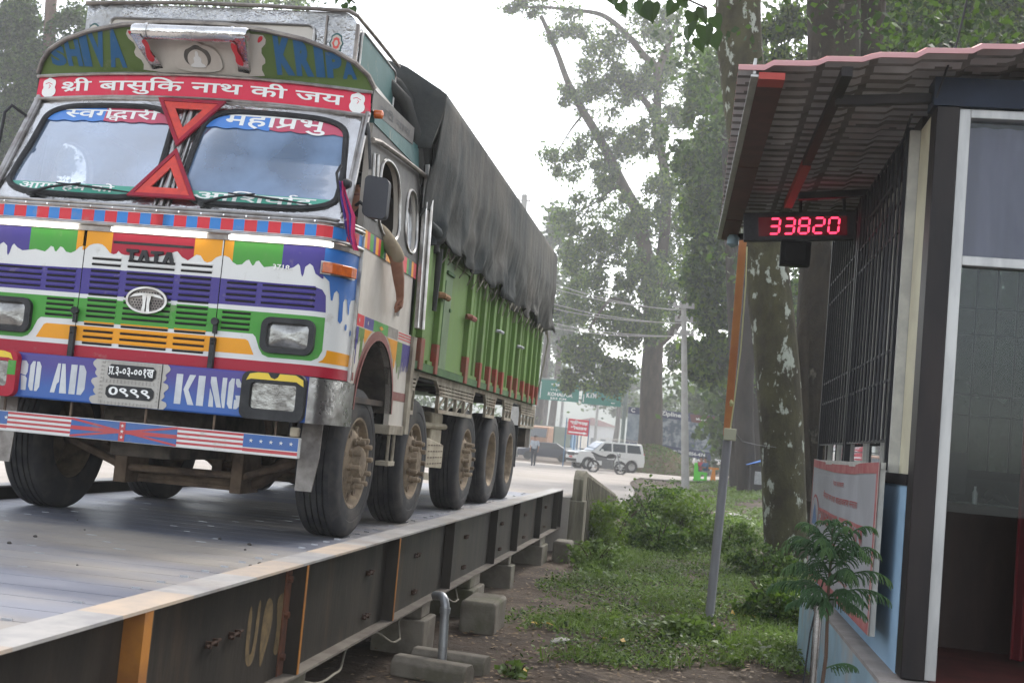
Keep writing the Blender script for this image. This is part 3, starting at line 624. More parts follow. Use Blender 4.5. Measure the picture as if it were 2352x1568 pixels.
# inside the office
b = MB(); b.box((4.85, .55, .60), (5.55, 1.2, .64)); b.box((4.86, .56, -.232), (5.54, .60, .60)); b.box((4.86, 1.15, -.232), (5.54, 1.19, .6)); single('desk', 'dark wooden desk inside the office doorway', 'desk', b, mat('dark_desk_wood', (.035, .018, .014), (.025, .013, .01), sc_=9, rough=.5, stretch=(1, 1, .2)))
b = MB(); b.box((5.03, .80, .69), (5.20, .84, .955)); b.box((5.08, .78, .642), (5.15, .88, .652)); b.box((5.10, .82, .65), (5.13, .835, .70)); single('monitor', 'black computer monitor seen edge on upon the office desk', 'monitor', b, BAR, bevel=.004)
b = MB(); b.lathe([(.0, 0), (.016, 0), (.016, .07), (.007, .09), (.007, .11)], (5.235, .72, .641), 'Z', 12, capb=True); single('small_bottle', 'small white bottle on the desk beside the monitor', 'bottle', b, mat('white_plastic', (.5, .5, .5), rough=.4))
b = MB(); b.tube([(5.30, .75, .67), (5.34, .78, .71), (5.40, .80, .70), (5.45, .82, .665)], [.02, .035, .04, .02], 0, 10); single('cloth_bag', 'dark soft bag lying on the office desk', 'bag', b, BAR)
for y0, y1, c_, nm, lab in ((3.0, 3.05, (.25, .05, .05), 'door_curtain', 'dark red curtain hanging at the right edge of the office doorway'),):
    b = MB(); b.grid(lambda u, v: (5.34+.35*u, .10+.03*math.sin(u*30), -.2+2.6*v), 30, 2); single(nm, lab, 'curtain', b, mat('dark_red_curtain', (.10, .008, .012), rough=.9), fix=False)
# ================================================================== TRUCK
truck = thing('cargo_truck', 'brightly painted five axle cargo truck with a tarpaulin covered green bed on the weighbridge', 'truck')
def P2(u, v, y=0.0):
    p = at(u*.38889, (700+v*.59524)*.65333, y); return (p.x, p.z)
def FM(x, z, off=0.0):
    a = abs(x); s = 1 if x >= 0 else -1
    if a <= 1.05: return Vector((x, -off, z))
    t = min(1.0, (a-1.05)/.285)*PI/2
    n = Vector((.35*math.sin(t), -.20*math.cos(t), 0)).normalized()
    p = Vector((1.05+.20*math.sin(t), .35*(1-math.cos(t)), z))+n*off
    p.x *= s; return p
XC = [s*(1.05+.285*k/6) for s in (-1, 1) for k in range(7)]
PANELS = {'wing_left': (-1.335, -.474, MB()), 'bonnet': (-.468, .462, MB()), 'wing_right': (.468, 1.335, MB())}
FMATS = ['white', 'purple', 'green', 'orange', 'red', 'blue', 'grille', 'black', 'yellow', 'brightred', 'trim']
FI = {k: i for i, k in enumerate(FMATS)}
def decal(outer, m, layer, holes=(), mirror=False):
    for sgn in ((1, -1) if mirror else (1,)):
        V, F = flatmesh([(sgn*a, b) for a, b in outer], [[(sgn*a, b) for a, b in h] for h in holes], XC)
        for k, (x0, x1, mb) in PANELS.items():
            if max(v[0] for v in V) <= x0 or min(v[0] for v in V) >= x1: continue
            v, f = cutmesh(V, F, keep=(0, x0, x1))
            if f: mb.raw([FM(a, b, .0008*layer) for a, b in v], f, FI[m])
decal([(-1.335, 1.055), (1.335, 1.055), (1.335, 1.868), (-1.335, 1.868)], 'white', 0)
top = 1.867
drip = [(500,300),(515,285),(530,272),(555,264),(580,262),(605,268),(625,285),(650,318),(670,326),(688,322),(700,306),(715,322),(735,330),(780,332),(850,345),(930,340),(1000,325),(1030,312),(1048,308),(1075,342),(1110,362),(1135,345),(1160,328),(1185,333),(1205,365),(1225,375),(1250,368),(1275,345),(1300,335),(1330,334),(1355,345),(1375,372),(1400,388),(1430,385),(1455,362),(1472,358),(1482,378),(1490,392),(1500,390),(1512,368),(1530,363),(1545,385),(1560,402),(1620,395),(1660,405),(1700,415),(1735,402),(1762,382),(1772,395),(1778,440),(1785,458),(1793,445),(1803,400),(1830,381),(1848,395),(1860,440),(1890,465),(1922,478)]
DR = [P2(*p) for p in drip]
def dz(x):
    for (a, b), (c_, d) in zip(DR, DR[1:]):
        if a <= x <= c_: return b+(d-b)*(x-a)/(c_-a+1e-9)
    return DR[-1][1] if x > DR[-1][0] else DR[0][1]
def band(x0, x1, m, layer=1, mirror=False):
    pts = [(x0, top), (x0, dz(x0))]+[p for p in DR if x0 < p[0] < x1]+[(x1, dz(x1)), (x1, top)]
    decal(pts, m, layer, mirror=mirror)
band(-.486, -.287, 'orange'); band(-.287, .27, 'red'); band(.27, .455, 'orange')
band(.465, .53, 'orange', mirror=True); band(.53, .855, 'green', mirror=True); band(.855, 1.12, 'purple', mirror=True)
bl = [(1.115, top), (1.115, 1.69)]+[P2(*p) for p in [(1925,480),(1930,588),(1938,590),(1947,545),(1960,528),(1972,545),(1972,600),(1963,705),(1975,722),(1988,700),(1995,590),(2005,568),(2018,572),(2022,655),(2030,662),(2036,600),(2045,572)]]+[(1.335, 1.585), (1.335, top)]
decal(bl, 'blue', 2, mirror=True)
for (u, v, r) in ((2010, 738, .011), (2045, 770, .010)):
    cx, cz = P2(u, v); decal([(cx+r*.7*math.cos(t*PI/5), cz+r*2.0*math.sin(t*PI/5)) for t in range(10)], 'blue', 2, mirror=True)
decal([(-.468, 1.625), (.462, 1.625), (.462, 1.457), (-.468, 1.457)], 'purple', 1)
decal([(-.468, 1.430), (.462, 1.430), (.462, 1.279), (-.468, 1.279)], 'green', 1)
decal([(-.468, 1.253), (.462, 1.253), (.462, 1.155), (-.468, 1.155)], 'orange', 1)
decal([(-1.335, 1.129), (1.335, 1.122), (1.335, 1.055), (-1.335, 1.055)], 'red', 1)
decal([(.468, 1.622), (1.08, 1.612), (1.12, 1.60), (1.142, 1.565), (1.15, 1.46), (.468, 1.460)], 'purple', 1, mirror=True)
decal([(.468, 1.430), (1.15, 1.428), (1.152, 1.22), (1.135, 1.175), (1.10, 1.150), (.83, 1.150), (.79, 1.165), (.765, 1.20), (.735, 1.27), (.715, 1.288), (.468, 1.290)], 'green', 1, mirror=True)
decal([(.468, 1.252), (.67, 1.252), (.69, 1.243), (.735, 1.158), (.468, 1.158)], 'orange', 1, mirror=True)
decal([(1.175, 1.228), (1.335, 1.222), (1.335, 1.146), (1.135, 1.146), (1.158, 1.165), (1.172, 1.195)], 'orange', 1, mirror=True)
def slot(x0, x1, z, h=.0065, mirror=False):
    decal(rrect(x0, z-h, x1, z+h, h*.98, 3), 'grille', 3, mirror=mirror)
    for sgn in ((1, -1) if mirror else (1,)):
        k = 'bonnet' if abs(x0) < .468 and abs(x1) < .468 else ('wing_right' if sgn > 0 else 'wing_left')
        mi = 'white' if z > 1.63 else 'purple' if z > 1.457 else 'green' if z > 1.279 else 'orange'
        PANELS[k][2].tube([(sgn*x0, -.002, z+h+.007), (sgn*x1, -.002, z+h+.007)], .0055, FI[mi], 6)
for z in (1.689, 1.652, 1.608, 1.571, 1.536, 1.497, 1.458, 1.42, 1.384, 1.350, 1.317, 1.266, 1.222, 1.184, 1.144):
    w0 = -.41 if z > 1.27 else -.415
    slot(w0, -.21, z); slot(-.165, .155, z); slot(.195, .405, z)
for z in (1.598, 1.561, 1.524, 1.487): slot(.51, .71, z, mirror=True); slot(.745, 1.09, z, .0055, mirror=True)
for z in (1.410, 1.377, 1.343, 1.310): slot(.50, .69, z, mirror=True)
decal(rrect(-.28, 1.795, .265, 1.812, .008, 3), 'black', 3)
for k, (x0, x1, mb) in PANELS.items():
    # depth behind the sheet
    for z in (1.055, 1.868):
        pass
    mb.box((max(x0, -1.05), .004, 1.05), (min(x1, 1.05), .03, 1.066), FI['red'])
    nm = 'bonnet' if k == 'bonnet' else 'wing_panel'
    mb.build(nm, [M[i] for i in FMATS], truck, smooth=30, fix=False)
# core behind front and cab interior floor
b = MB(); b.box((-1.10, .06, .95), (1.10, .34, 1.86), 0); b.build('radiator_housing', M['grille'], truck)
# lettering on bonnet
b = MB()
def tl(pts): b.prism(pts, lambda x, z: FM(x, z, .002), lambda x, z: FM(x, z, .018))
x = -.178; W = .074; zt, zb = 1.765, 1.690
for i, ch in enumerate('TATA'):
    xx = x+i*.083; zo = -.0012*i
    if ch == 'T': tl([(xx, zt+zo), (xx+W+.008, zt+zo), (xx+W+.008, zt-.018+zo), (xx+W*.68, zt-.022+zo), (xx+W*.68, zb+zo), (xx+W*.36, zb+zo), (xx+W*.36, zt-.022+zo), (xx, zt-.018+zo)])
    else: tl([(xx, zb+zo), (xx+W*.33, zt+zo), (xx+W*.72, zt+zo), (xx+W*1.08, zb+zo), (xx+W*.74, zb+zo), (xx+W*.52, zt-.03+zo), (xx+W*.34, zb+zo)])
b.build('lettering', M['black'], truck)
# badge: oval ring, mesh and T
b = MB(); N = 40
ov = lambda rx, rz, n=N: [(rx*math.cos(2*PI*k/n), 1.445+rz*math.sin(2*PI*k/n)) for k in range(n)]
b.prism(ov(.139, .086), lambda x, z: FM(x, z, .008), lambda x, z: FM(x, z, .030), 0, holes=[ov(.124, .073)[::-1]])
b.prism(ov(.128, .078), lambda x, z: FM(x, z, .004), lambda x, z: FM(x, z, .010), 1)
for i in range(-6, 7):
    for j in range(-4, 5):
        cx, cz = i*.0185+(j % 2)*.009, 1.445+j*.0165
        if (cx/.115)**2+((cz-1.445)/.066)**2 < 1 and not (abs(cx) < .026 and cz < 1.46) and not (abs(cz-1.474+cx*cx*1.5) < .013):
            b.poly([FM(cx+.006*math.cos(t*PI/3), cz+.005*math.sin(t*PI/3), .0115) for t in range(6)], 2)
arc = [(-.118, 1.455), (-.09, 1.478), (-.04, 1.489), (0, 1.491), (.04, 1.489), (.09, 1.478), (.118, 1.455), (.09, 1.463), (.03, 1.473), (.022, 1.42), (.028, 1.372), (.006, 1.368), (.003, 1.45), (0, 1.478), (-.003, 1.45), (-.006, 1.368), (-.028, 1.372), (-.022, 1.42), (-.03, 1.473), (-.09, 1.463)]
b.prism(arc[::-1], lambda x, z: FM(x, z, .010), lambda x, z: FM(x, z, .028), 0)
b.build('badge', [M['trim'], M['dullmetal'], M['grille']], truck, smooth=0)
V, F = word(['3718'], .02); V = fit(V, .80, .91, 1.700, 1.735, -.02)
b = MB(); b.raw([FM(a, c_, .006) for a, c_ in V], F); V, F = word(['c']); V = fit(V, .912, .932, 1.704, 1.718); b.raw([FM(a, c_, .006) for a, c_ in V], F)
b.build('model_lettering', M['trim'], truck, smooth=0)
# bonnet catches and straps
for sx in (-.474, .468):
    b = MB(); b.box((sx-.017, -.035, 1.03), (sx+.017, -.004, 1.245)); b.box((sx-.013, -.045, 1.225), (sx+.013, -.004, 1.24)); b.tube([(sx, -.05, 1.205), (sx, -.02, 1.205)], .008)
    b.build('bonnet_strap', M['black'], truck, bevel=.004)
    b = MB(); b.lathe([(.024, -.045), (.024, -.02), (.014, -.018), (.014, 0)], (sx+.004, 0, 1.345), 'Y', 12, capa=True); b.box((sx-.008, -.03, 1.27), (sx+.016, -.006, 1.335))
    b.build('bonnet_catch', M['black'], truck)
# led strips, chequer strip and tubes
def curved(mb, x0, x1, z0, z1, off, th, m=0, n=None):
    xs = [x0]+[x for x in sorted(XC) if x0 < x < x1]+[x1]
    for a, c_ in zip(xs, xs[1:]):
        A = [FM(a, z0, off), FM(c_, z0, off), FM(c_, z1, off), FM(a, z1, off)]; B = [FM(a, z0, off+th), FM(c_, z0, off+th), FM(c_, z1, off+th), FM(a, z1, off+th)]
        mb.raw(A+B, [(4, 5, 6, 7), (0, 4, 7, 3), (1, 2, 6, 5), (0, 1, 5, 4), (3, 7, 6, 2)], m)
for x0, x1 in ((-1.14, -.53), (-.285, .346), (.505, 1.14)):
    b = MB(); curved(b, x0, x1, 1.869, 1.895, .012, .03); b.build('led_strip', M['led'], truck)
b = MB(); curved(b, -1.335, 1.335, 1.866, 1.900, -.02, .03); b.build('lamp_channel', M['dullmetal'], truck)
b = MB(); curved(b, -1.335, 1.335, 1.925, 2.008, -.01, .018, 2)
k = 0; x = .43-.157*12
while x < 1.34:
    for (a, c_, m) in ((x, x+.083, 0), (x+.083, x+.157, 1)):
        a = max(a, -1.33); c_ = min(c_, 1.33)
        if c_ > a: curved(b, a, c_, 1.930, 2.003, .0085, .001, m)
    x += .157
b.build('chequer_strip', [M['brightred'], M['skyblue'], M['trim']], truck)
for z, r in ((1.912, .014), (2.022, .014), (2.045, .010)):
    b = MB(); b.tube([FM(s*a, z, .012) for s, a in [(-1, q) for q in (1.335, 1.30, 1.25, 1.2, 1.15, 1.1, 1.05)]+[(1, q) for q in (1.05, 1.1, 1.15, 1.2, 1.25, 1.30, 1.335)]], r, 0, 10)
    b.build('trim_rail', M['trim'], truck)
b = MB()
for i in range(17):
    x = -1.2+i*.15; p = FM(x, 2.022, .026); b.tube([p+Vector((0, .004, 0)), p+Vector((0, -.004, 0))], .006, 0, 8)
b.build('trim_rivets', M['chrome'], truck)
b = MB()
for s in (-1, 1): b = MB(); b.bar(FM(s*1.335, 1.055, .008), FM(s*1.335, 2.0, .008), .02, .03, 0, up=(1, 0, 0)); b.build('corner_strip', M['trim'], truck)
# indicators and headlamps
for s in (-1, 1):
    b = MB(); o = [(1.098, 1.697), (1.282, 1.697), (1.282, 1.778), (1.098, 1.778)]
    V, F = flatmesh(o, xs=XC)
    b = MB(); curved(b, 1.098, 1.282, 1.697, 1.778, 0, .022); h = b.build('indicator_lamp', M['trim'], truck)
    if s < 0: h.scale.x = -1
    b = MB(); curved(b, 1.106, 1.274, 1.704, 1.771, .022, .02); l = b.build('lens', M['amber'], h, bevel=.004)
    b = MB(); Y0 = lambda q: (lambda x, z: Vector((s*x, -q, z)))
    b.prism(rrect(.775, 1.178, 1.122, 1.402, .06, 6), Y0(.0), Y0(.035), 0, holes=[rrect(.815, 1.212, 1.085, 1.368, .035, 6)[::-1]])
    b.prism(rrect(.79, 1.19, 1.108, 1.39, .05, 6), Y0(.0), Y0(.004), 0)
    h = b.build('headlamp', M['black'], truck, bevel=.006)
    b = MB(); rr = rrect(.815, 1.212, 1.085, 1.368, .035, 6)
    cx, cz = .95, 1.29
    for i in range(len(rr)):
        p, q = rr[i], rr[(i+1) % len(rr)]
        for k in range(4):
            f0, f1 = k/4, (k+1)/4; d = lambda f: -.012-.016*(1-f*f)
            L = lambda p_, f: (s*(cx+(p_[0]-cx)*f), d(f), cz+(p_[1]-cz)*f)
            b.poly([L(p, f0), L(q, f0), L(q, f1), L(p, f1)] if k else [L(p, f1), L(q, f1), (s*cx, d(0), cz)], 0)
    b.build('lens', M['glass_lamp'], h, fix=True)
# ---------------------------------------------------------------- windscreen
def UM(x, z, off=0.0):
    n = Vector((0, -1, .43)).normalized()
    p = Vector((x, .02+.43*(z-2.03)+.075*(x/1.1)**2*min(1, max(.35, (z-1.95)*2)), z)); return p+n*off
UX = [-1.1+.1375*k for k in range(17)]
gl = {}
G1 = [(-1.085, 2.16), (-1.135, 2.27), (-1.10, 2.50), (-1.05, 2.70), (-1.0, 2.765), (-.9, 2.785), (-.20, 2.765), (-.13, 2.73), (-.095, 2.60), (-.085, 2.35), (-.09, 2.20), (-.13, 2.13), (-.22, 2.115), (-1.0, 2.12)]
G1 = smooth_poly([(-1.125, 2.115), (-1.13, 2.30), (-1.09, 2.55), (-1.055, 2.76), (-.60, 2.785), (-.11, 2.775), (-.09, 2.45), (-.085, 2.105), (-.60, 2.095)], 3)
G2 = [(-a, c_) for a, c_ in G1][::-1]
shell = [(-1.225, 2.03), (1.225, 2.03), (1.185, 2.845), (-1.185, 2.845)]
b = MB(); V, F = flatmesh(shell, [G1[::-1], G2[::-1]], UX); b.raw([UM(a, c_, 0) for a, c_ in V], F)
b.build('windscreen_surround', M['chrome'], truck, smooth=20, fix=False)
def offset(P, d):
    cx = sum(p[0] for p in P)/len(P); cz = sum(p[1] for p in P)/len(P); Q = []
    for i, p in enumerate(P):
        a = Vector(P[i-1]); c_ = Vector(P[(i+1) % len(P)]); t = (c_-a).normalized(); n = Vector((t.y, -t.x))
        if n.dot(Vector((p[0]-cx, p[1]-cz))) < 0: n = -n
        Q.append((p[0]+n.x*d, p[1]+n.y*d))
    return Q
for s, G in ((-1, G1), (1, G2)):
    b = MB(); b.tube([UM(a, c_, .006) for a, c_ in G], .021, 0, 8, closed=True); seal = b.build('windscreen_seal', M['black'], truck)
    b = MB(); V, F = flatmesh(G, xs=UX); b.raw([UM(a, c_, -.006) for a, c_ in V], F); pane = b.build('windscreen', M['glass'], truck, smooth=30, fix=False)
    # sticker bands with scalloped lower edge, lettering inside the glass
    b = MB(); inner = offset(G, -.012); sx = -1 if s < 0 else 1
    def clip(x0, x1, zlo, mi, wav=True, zhi=None, off=.002):
        V, F = flatmesh(inner, xs=UX+[x0, x1]+[x0+(x1-x0)*k/40 for k in range(41)] if wav else UX+[x0, x1])
        V, F = cutmesh(V, F, keep=(0, x0, x1))
        V, F = cutmesh(V, F, keep=(1, zlo, zhi))
        out = []
        for a, c_ in V:
            if wav and abs(c_-zlo) < 1e-4: c_ = zlo-.012*abs(math.sin((a-x0)*22))+.010
            out.append(UM(a, c_, off))
        b.raw(out, F, mi)
    SBB = lambda: b.build('sticker_band', [M['stick_blue'], M['stick_red'], M['stick_green']], pane, smooth=0, fix=False)
    if s < 0:
        clip(-1.2, -.62, 2.66, 0); clip(-.62, -.05, 2.66, 1); SBB(); b = MB(); clip(-1.2, -.05, 2.0, 2, False, 2.185)
    else:
        clip(.05, .56, 2.655, 0); clip(.56, 1.2, 2.655, 1); SBB(); b = MB(); clip(.05, 1.2, 2.0, 2, False, 2.185)
    SBB(); b = MB()
    if s < 0:
        V, F = word([('स', .46), 'वग', REPH, 'द', ('sub', 'व', -.62, -.22, .62), 'ारी'], .015); V = fit(V, -.93, -.22, 2.665, 2.775)
        b.raw([UM(a, c_, .004) for a, c_ in V], F); b.build('glass_lettering', M['letter'], pane, smooth=0, fix=False); b = MB()
        V, F = word(['आगा हम को'], .015); V = fit(V, -1.04, -.36, 2.125, 2.195)
    else:
        V, F = word(['महाप', SLASH, 'भ', 'ु'], .015); V = fit(V, .24, .93, 2.645, 2.765)
        b.raw([UM(a, c_, .004) for a, c_ in V], F); b.build('glass_lettering', M['letter'], pane, smooth=0, fix=False); b = MB()
        V, F = word(['आिशवा', REPH, 'द'], .015); V = fit(V, .19, 1.0, 2.12, 2.20)
    b.raw([UM(a, c_, .004) for a, c_ in V], F); b.build('glass_lettering', M['letter'], pane, smooth=0, fix=False)
    # wipers
    x0 = -.92 if s < 0 else .27
    b = MB(); b.tube([UM(x0, 2.085, .03), UM(x0+.14, 2.12, .05), UM(x0+.34, 2.165, .04)], [.014, .009, .006]); b.tube([UM(x0+.16, 2.165, .03), UM(x0+.40, 2.15, .03), UM(x0+.70, 2.125, .03)], [.005, .008, .005]); b.lathe([(.02, -.02), (.022, .02)], UM(x0, 2.085, .02), 'Y', 12, capa=True, capb=True)
    b.build('wiper', M['black'], truck)
b = MB()
for dx in (-.045, 0, .045): b.tube([UM(dx, 2.05, .008), UM(dx, 2.84, .008)], .012 if dx else .02, 0, 8)
b.build('centre_post', M['trim'], truck)
b = MB()
for s in (-1, 1): b.tube([(s*1.232, .30, 2.03), UM(s*1.222, 2.05, .012), UM(s*1.18, 2.84, .012)], .02, 0, 8); b.tube([UM(s*1.195, 2.06, .012), UM(s*1.155, 2.83, .012)], .010, 0, 8)
b.tube([UM(-1.15, 2.822, .008), UM(-.6, 2.838, .008), UM(0, 2.842, .008), UM(.6, 2.838, .008), UM(1.15, 2.822, .008)], .009)
b.build('windscreen_trim', M['trim'], truck)
# warning triangles
def tri(name, pts, flip):
    b = MB(); P = [Vector((a, c_, 0)) for a, c_ in pts]; cen = sum(P, Vector())/3
    sc2 = lambda f: [(cen+(p-cen)*f) for p in P]
    def ring(f0, f1, o, th, m):
        A = sc2(f0); B = sc2(f1)
        b.prism([(p.x, p.y) for p in A], lambda x, z: UM(x, z, o), lambda x, z: UM(x, z, o+th), m, holes=[[(p.x, p.y) for p in B][::-1]])
    ring(1, .80, .03, .022, 0); ring(.80, .40, .03, .015, 1)
    b.build(name, [M['darkred'], M['redrefl']], truck, bevel=.004)
tri('warning_triangle', [(-.25, 2.83), (.235, 2.825), (-.01, 2.468)], 0)
tri('warning_triangle', [(-.235, 2.095), (.235, 2.095), (0, 2.455)], 1)
# ---------------------------------------------------------------- red name band and visor
def BM(x, z, off=0.0):
    y = .385+.05*(x/1.19)**2; return Vector((x, y-off, z-.012-.045*(x/1.19)**2))
BX = [-1.1+.2*k for k in range(12)]
b = MB(); V, F = flatmesh([(-1.2, 2.885), (1.2, 2.885), (1.19, 3.03), (-1.19, 3.03)], xs=BX)
b.raw([BM(a, c_, .0) for a, c_ in V], F, 0)
b.build('name_band', [M['band']], truck, smooth=30, fix=False)
b = MB(); V, F = word(['श', SLASH, 'ी बासुिक नाथ की जय'], .016)
V = fit(V, -1.01, 1.01, 2.897, 3.018); b.raw([BM(a, c_-.0, .004) for a, c_ in V], F, 0)
for s in (-1, 1):
    cx = s*1.105; P = smooth_poly([(0, .072), (.022, .058), (.046, .05), (.05, .02), (.042, .0), (.054, -.02), (.05, -.05), (.02, -.07), (-.02, -.07), (-.05, -.05), (-.054, -.02), (-.042, 0), (-.05, .02), (-.046, .05), (-.022, .058)], 1)
    b.poly([BM(cx+a, 2.957+c_, .004) for a, c_ in P], 0)
    for q_ in ([(-.030, .028), (-.005, .036), (.024, .022), (.024, .018), (-.005, .031), (-.030, .023)], [(.0, .02), (.012, .008), (.0, -.008), (-.004, -.006), (.006, .008), (-.003, .018)]): b.poly([BM(cx+a, 2.957+c_, .0048) for a, c_ in q_], 1)
b.build('band_lettering', [M['letter'], M['band']], truck, smooth=0, fix=False)
b = MB()
b.tube([BM(x, 2.878, .01) for x in np.linspace(-1.2, 1.2, 13)], .012, 0, 8); b.tube([BM(x, 3.038, .012) for x in np.linspace(-1.2, 1.2, 13)], .012, 0, 8)
b.build('band_trim', M['trim'], truck)
ARC = [(1.21, 3.01), (1.17, 3.085), (1.09, 3.15), (.95, 3.21), (.75, 3.262), (.5, 3.298), (.25, 3.318), (0, 3.322)]
def VM(x, z, off=0.0):
    t = max(0, min(1, (z-3.04)/.28)); y = .41-.22*t+.045*(x/1.2)**2
    return Vector((x, y-off, z))
outl = [(a, c_) for a, c_ in ARC]+[(-a, c_) for a, c_ in ARC[:-1][::-1]]
lowl = [(x, 3.045-.045*(x/1.19)**2) for x in np.linspace(-1.2, 1.2, 13)]
full = lowl+outl
b = MB(); V, F = flatmesh(full, xs=BX, zs=[3.1, 3.16, 3.22, 3.27]); b.raw([VM(a, c_) for a, c_ in V], F, 0)
V, F = flatmesh([(x, z) for x, z in full if 0 or True], xs=BX); 
mid = smooth_poly([(-.42, 3.04), (-.40, 3.10), (-.47, 3.14), (-.43, 3.19), (-.50, 3.24), (-.47, 3.285), (.47, 3.285), (.50, 3.24), (.44, 3.19), (.48, 3.13), (.43, 3.10), (.46, 3.035)], 1)
V, F = flatmesh(mid, xs=BX); b.raw([VM(a, c_, .004) for a, c_ in V], F, 1)
b.build('visor', [M['olive'], M['dust_white']], truck, smooth=30, fix=False)
b = MB(); b.tube([VM(a, c_, .01) for a, c_ in outl], .017, 0, 8); b.build('visor_rim', M['dullmetal'], truck)
b = MB()
for txt, xs, zt in (('SHIVA', [(-1.09, -.99), (-.965, -.87), (-.845, -.80), (-.775, -.67), (-.645, -.54)], (3.165, 3.20, 3.23, 3.25, 3.265)), ('KRIPA', [(.55, .66), (.685, .79), (.82, .865), (.895, .985), (1.0, 1.08)], (3.262, 3.245, 3.225, 3.19, 3.15))):
    for ch, (x0, x1), z1 in zip(txt, xs, zt):
        V, F = word([ch], .06); V = fit(V, x0-.008, x1+.008, 3.062, z1+.012); V, F = cutmesh(V, F, zs=[3.1, 3.15, 3.2, 3.25]); b.raw([VM(a, c_, .005) for a, c_ in V], F)
    b.build('visor_lettering', M['letterblue'], truck, smooth=0, fix=False); b = MB()
# polished roll, side cheeks and picture on the visor
b = MB(); b.tube([(-.40, .17, 3.245), (-.385, .17, 3.247), (.385, .17, 3.247), (.40, .17, 3.245)], [.045, .052, .052, .045], 0, 16)
for x in (-.30, .30): b.tube([(x-.01, .17, 3.247), (x+.01, .17, 3.247)], .057, 0, 16)
for s in (-1, 1): b.poly([(s*.33, .12, 3.21), (s*.40, .12, 3.21), (s*.34, .43, 3.04), (s*.26, .42, 3.05)]); b.poly([(s*.40, .12, 3.21), (s*.40, .16, 3.24), (s*.35, .45, 3.04), (s*.34, .43, 3.04)])
b.build('visor_roll', M['chrome'], truck)
b = MB()
b.prism(smooth_poly([(-.17, 3.05), (-.17, 3.14), (-.12, 3.19), (-.05, 3.20), (0, 3.225), (.05, 3.20), (.12, 3.19), (.17, 3.14), (.17, 3.05)], 2), lambda x, z: VM(x, z, .012), lambda x, z: VM(x, z, .02), 0)
b.prism(smooth_poly([(-.10, 3.12), (-.085, 3.17), (-.05, 3.18), (0, 3.205), (.05, 3.18), (.085, 3.17), (.10, 3.12), (.06, 3.08), (-.06, 3.08)], 2), lambda x, z: VM(x, z, .021), lambda x, z: VM(x, z, .023), 2)
b.prism(smooth_poly([(-.075, 3.11), (-.06, 3.155), (0, 3.18), (.06, 3.155), (.075, 3.11), (.05, 3.075), (-.05, 3.075)], 2), lambda x, z: VM(x, z, .0235), lambda x, z: VM(x, z, .0245), 0)
b.prism(smooth_poly([(-.055, 3.075), (-.05, 3.09), (-.022, 3.10), (-.03, 3.125), (-.01, 3.137), (-.012, 3.155), (0, 3.168), (.012, 3.155), (.01, 3.137), (.03, 3.125), (.022, 3.10), (.05, 3.09), (.055, 3.075)], 1), lambda x, z: VM(x, z, .025), lambda x, z: VM(x, z, .028), 1)
b.build('visor_picture', [M['dust_white'], M['white'], M['oldsteel']], truck)
b = MB()
for s in (-1, 1):
    b.prism(smooth_poly([(s*.30, 3.19), (s*.335, 3.175), (s*.32, 3.15), (s*.335, 3.13), (s*.34, 3.09), (s*.31, 3.085), (s*.285, 3.10), (s*.30, 3.13), (s*.285, 3.16)], 2), lambda x, z: Vector((x, .12+(3.21-z)*1.7-.016, z)), lambda x, z: Vector((x, .12+(3.21-z)*1.7-.02, z))); b.build('visor_ornament', M['brightred'], truck); b = MB()
    b.prism(smooth_poly([(s*.43, 3.225), (s*.47, 3.245), (s*.475, 3.27), (s*.445, 3.262)], 2), lambda x, z: VM(x, z, .006), lambda x, z: VM(x, z, .009)); b.build('visor_ornament', M['brightred'], truck); b = MB()
# visor roof and side eaves
b = MB()
for i in range(len(outl)-1):
    (a, c_), (d, e) = outl[i], outl[i+1]; p, q = VM(a, c_), VM(d, e); b.poly([p, q, (d*.98, 1.62, e-.0), (a*.98, 1.62, c_-.0)])
for s in (-1, 1): b.prism([(.44, 2.865), (1.62, 2.93), (1.62, 3.06), (.44, 3.01)], lambda y, z: Vector((s*(1.215-.01), y, z)), lambda y, z: Vector((s*1.2, y, z)))
b.build('visor_roof', M['oldsteel'], truck, fix=False)
b = MB(); V, F = word(['शरी नाथ'], .02); V = fit(V, .62, 1.5, 2.93, 3.0, .06); b.raw([(1.208, a, c_) for a, c_ in V], F); b.build('eave_lettering', M['black'], truck, smooth=0, fix=False)
# ---------------------------------------------------------------- crown carrier above the cab
b = MB()
cr = rrect(-.99, 3.0, .99, 3.58, [.10, .05, .01, .01], 5)
b.prism(cr, lambda x, z: Vector((x, .60, z)), lambda x, z: Vector((x, 1.75, z)), 0)
b.build('crown_carrier', M['chrome_old'], truck, smooth=30)
b = MB(); b.tube([(-.99, .58, 3.57), (-.3, .57, 3.595), (.3, .57, 3.595), (.93, .58, 3.585), (.99, .60, 3.56), (1.0, 1.0, 3.56), (1.0, 1.75, 3.57)], .015); b.tube([(1.0, .60, 3.0), (1.0, .60, 3.5)], .014); b.tube([(.78, .59, 3.1), (.78, .59, 3.55)], .008)
b.build('crown_rail', M['dullmetal'], truck)
b = MB(); pn = rrect(-.80, 3.15, .70, 3.475, .05, 4)
b.prism(pn, lambda x, z: Vector((x, .599, z)), lambda x, z: Vector((x, .592, z)), 0); b.tube([(x, .588, z) for x, z in pn], .010, 1, 6, closed=True)
b.build('crown_board', [M['dust_white'], M['trim']], truck)
b = MB(); V, F = word(['शरी पशुपित नाथ'], .012); V = fit(V, -.42, .42, 3.365, 3.43, -.005); b.raw([(a, .5905, c_) for a, c_ in V], F); b.build('crown_lettering', M['bodyred'], truck, smooth=0, fix=False)
b = MB()
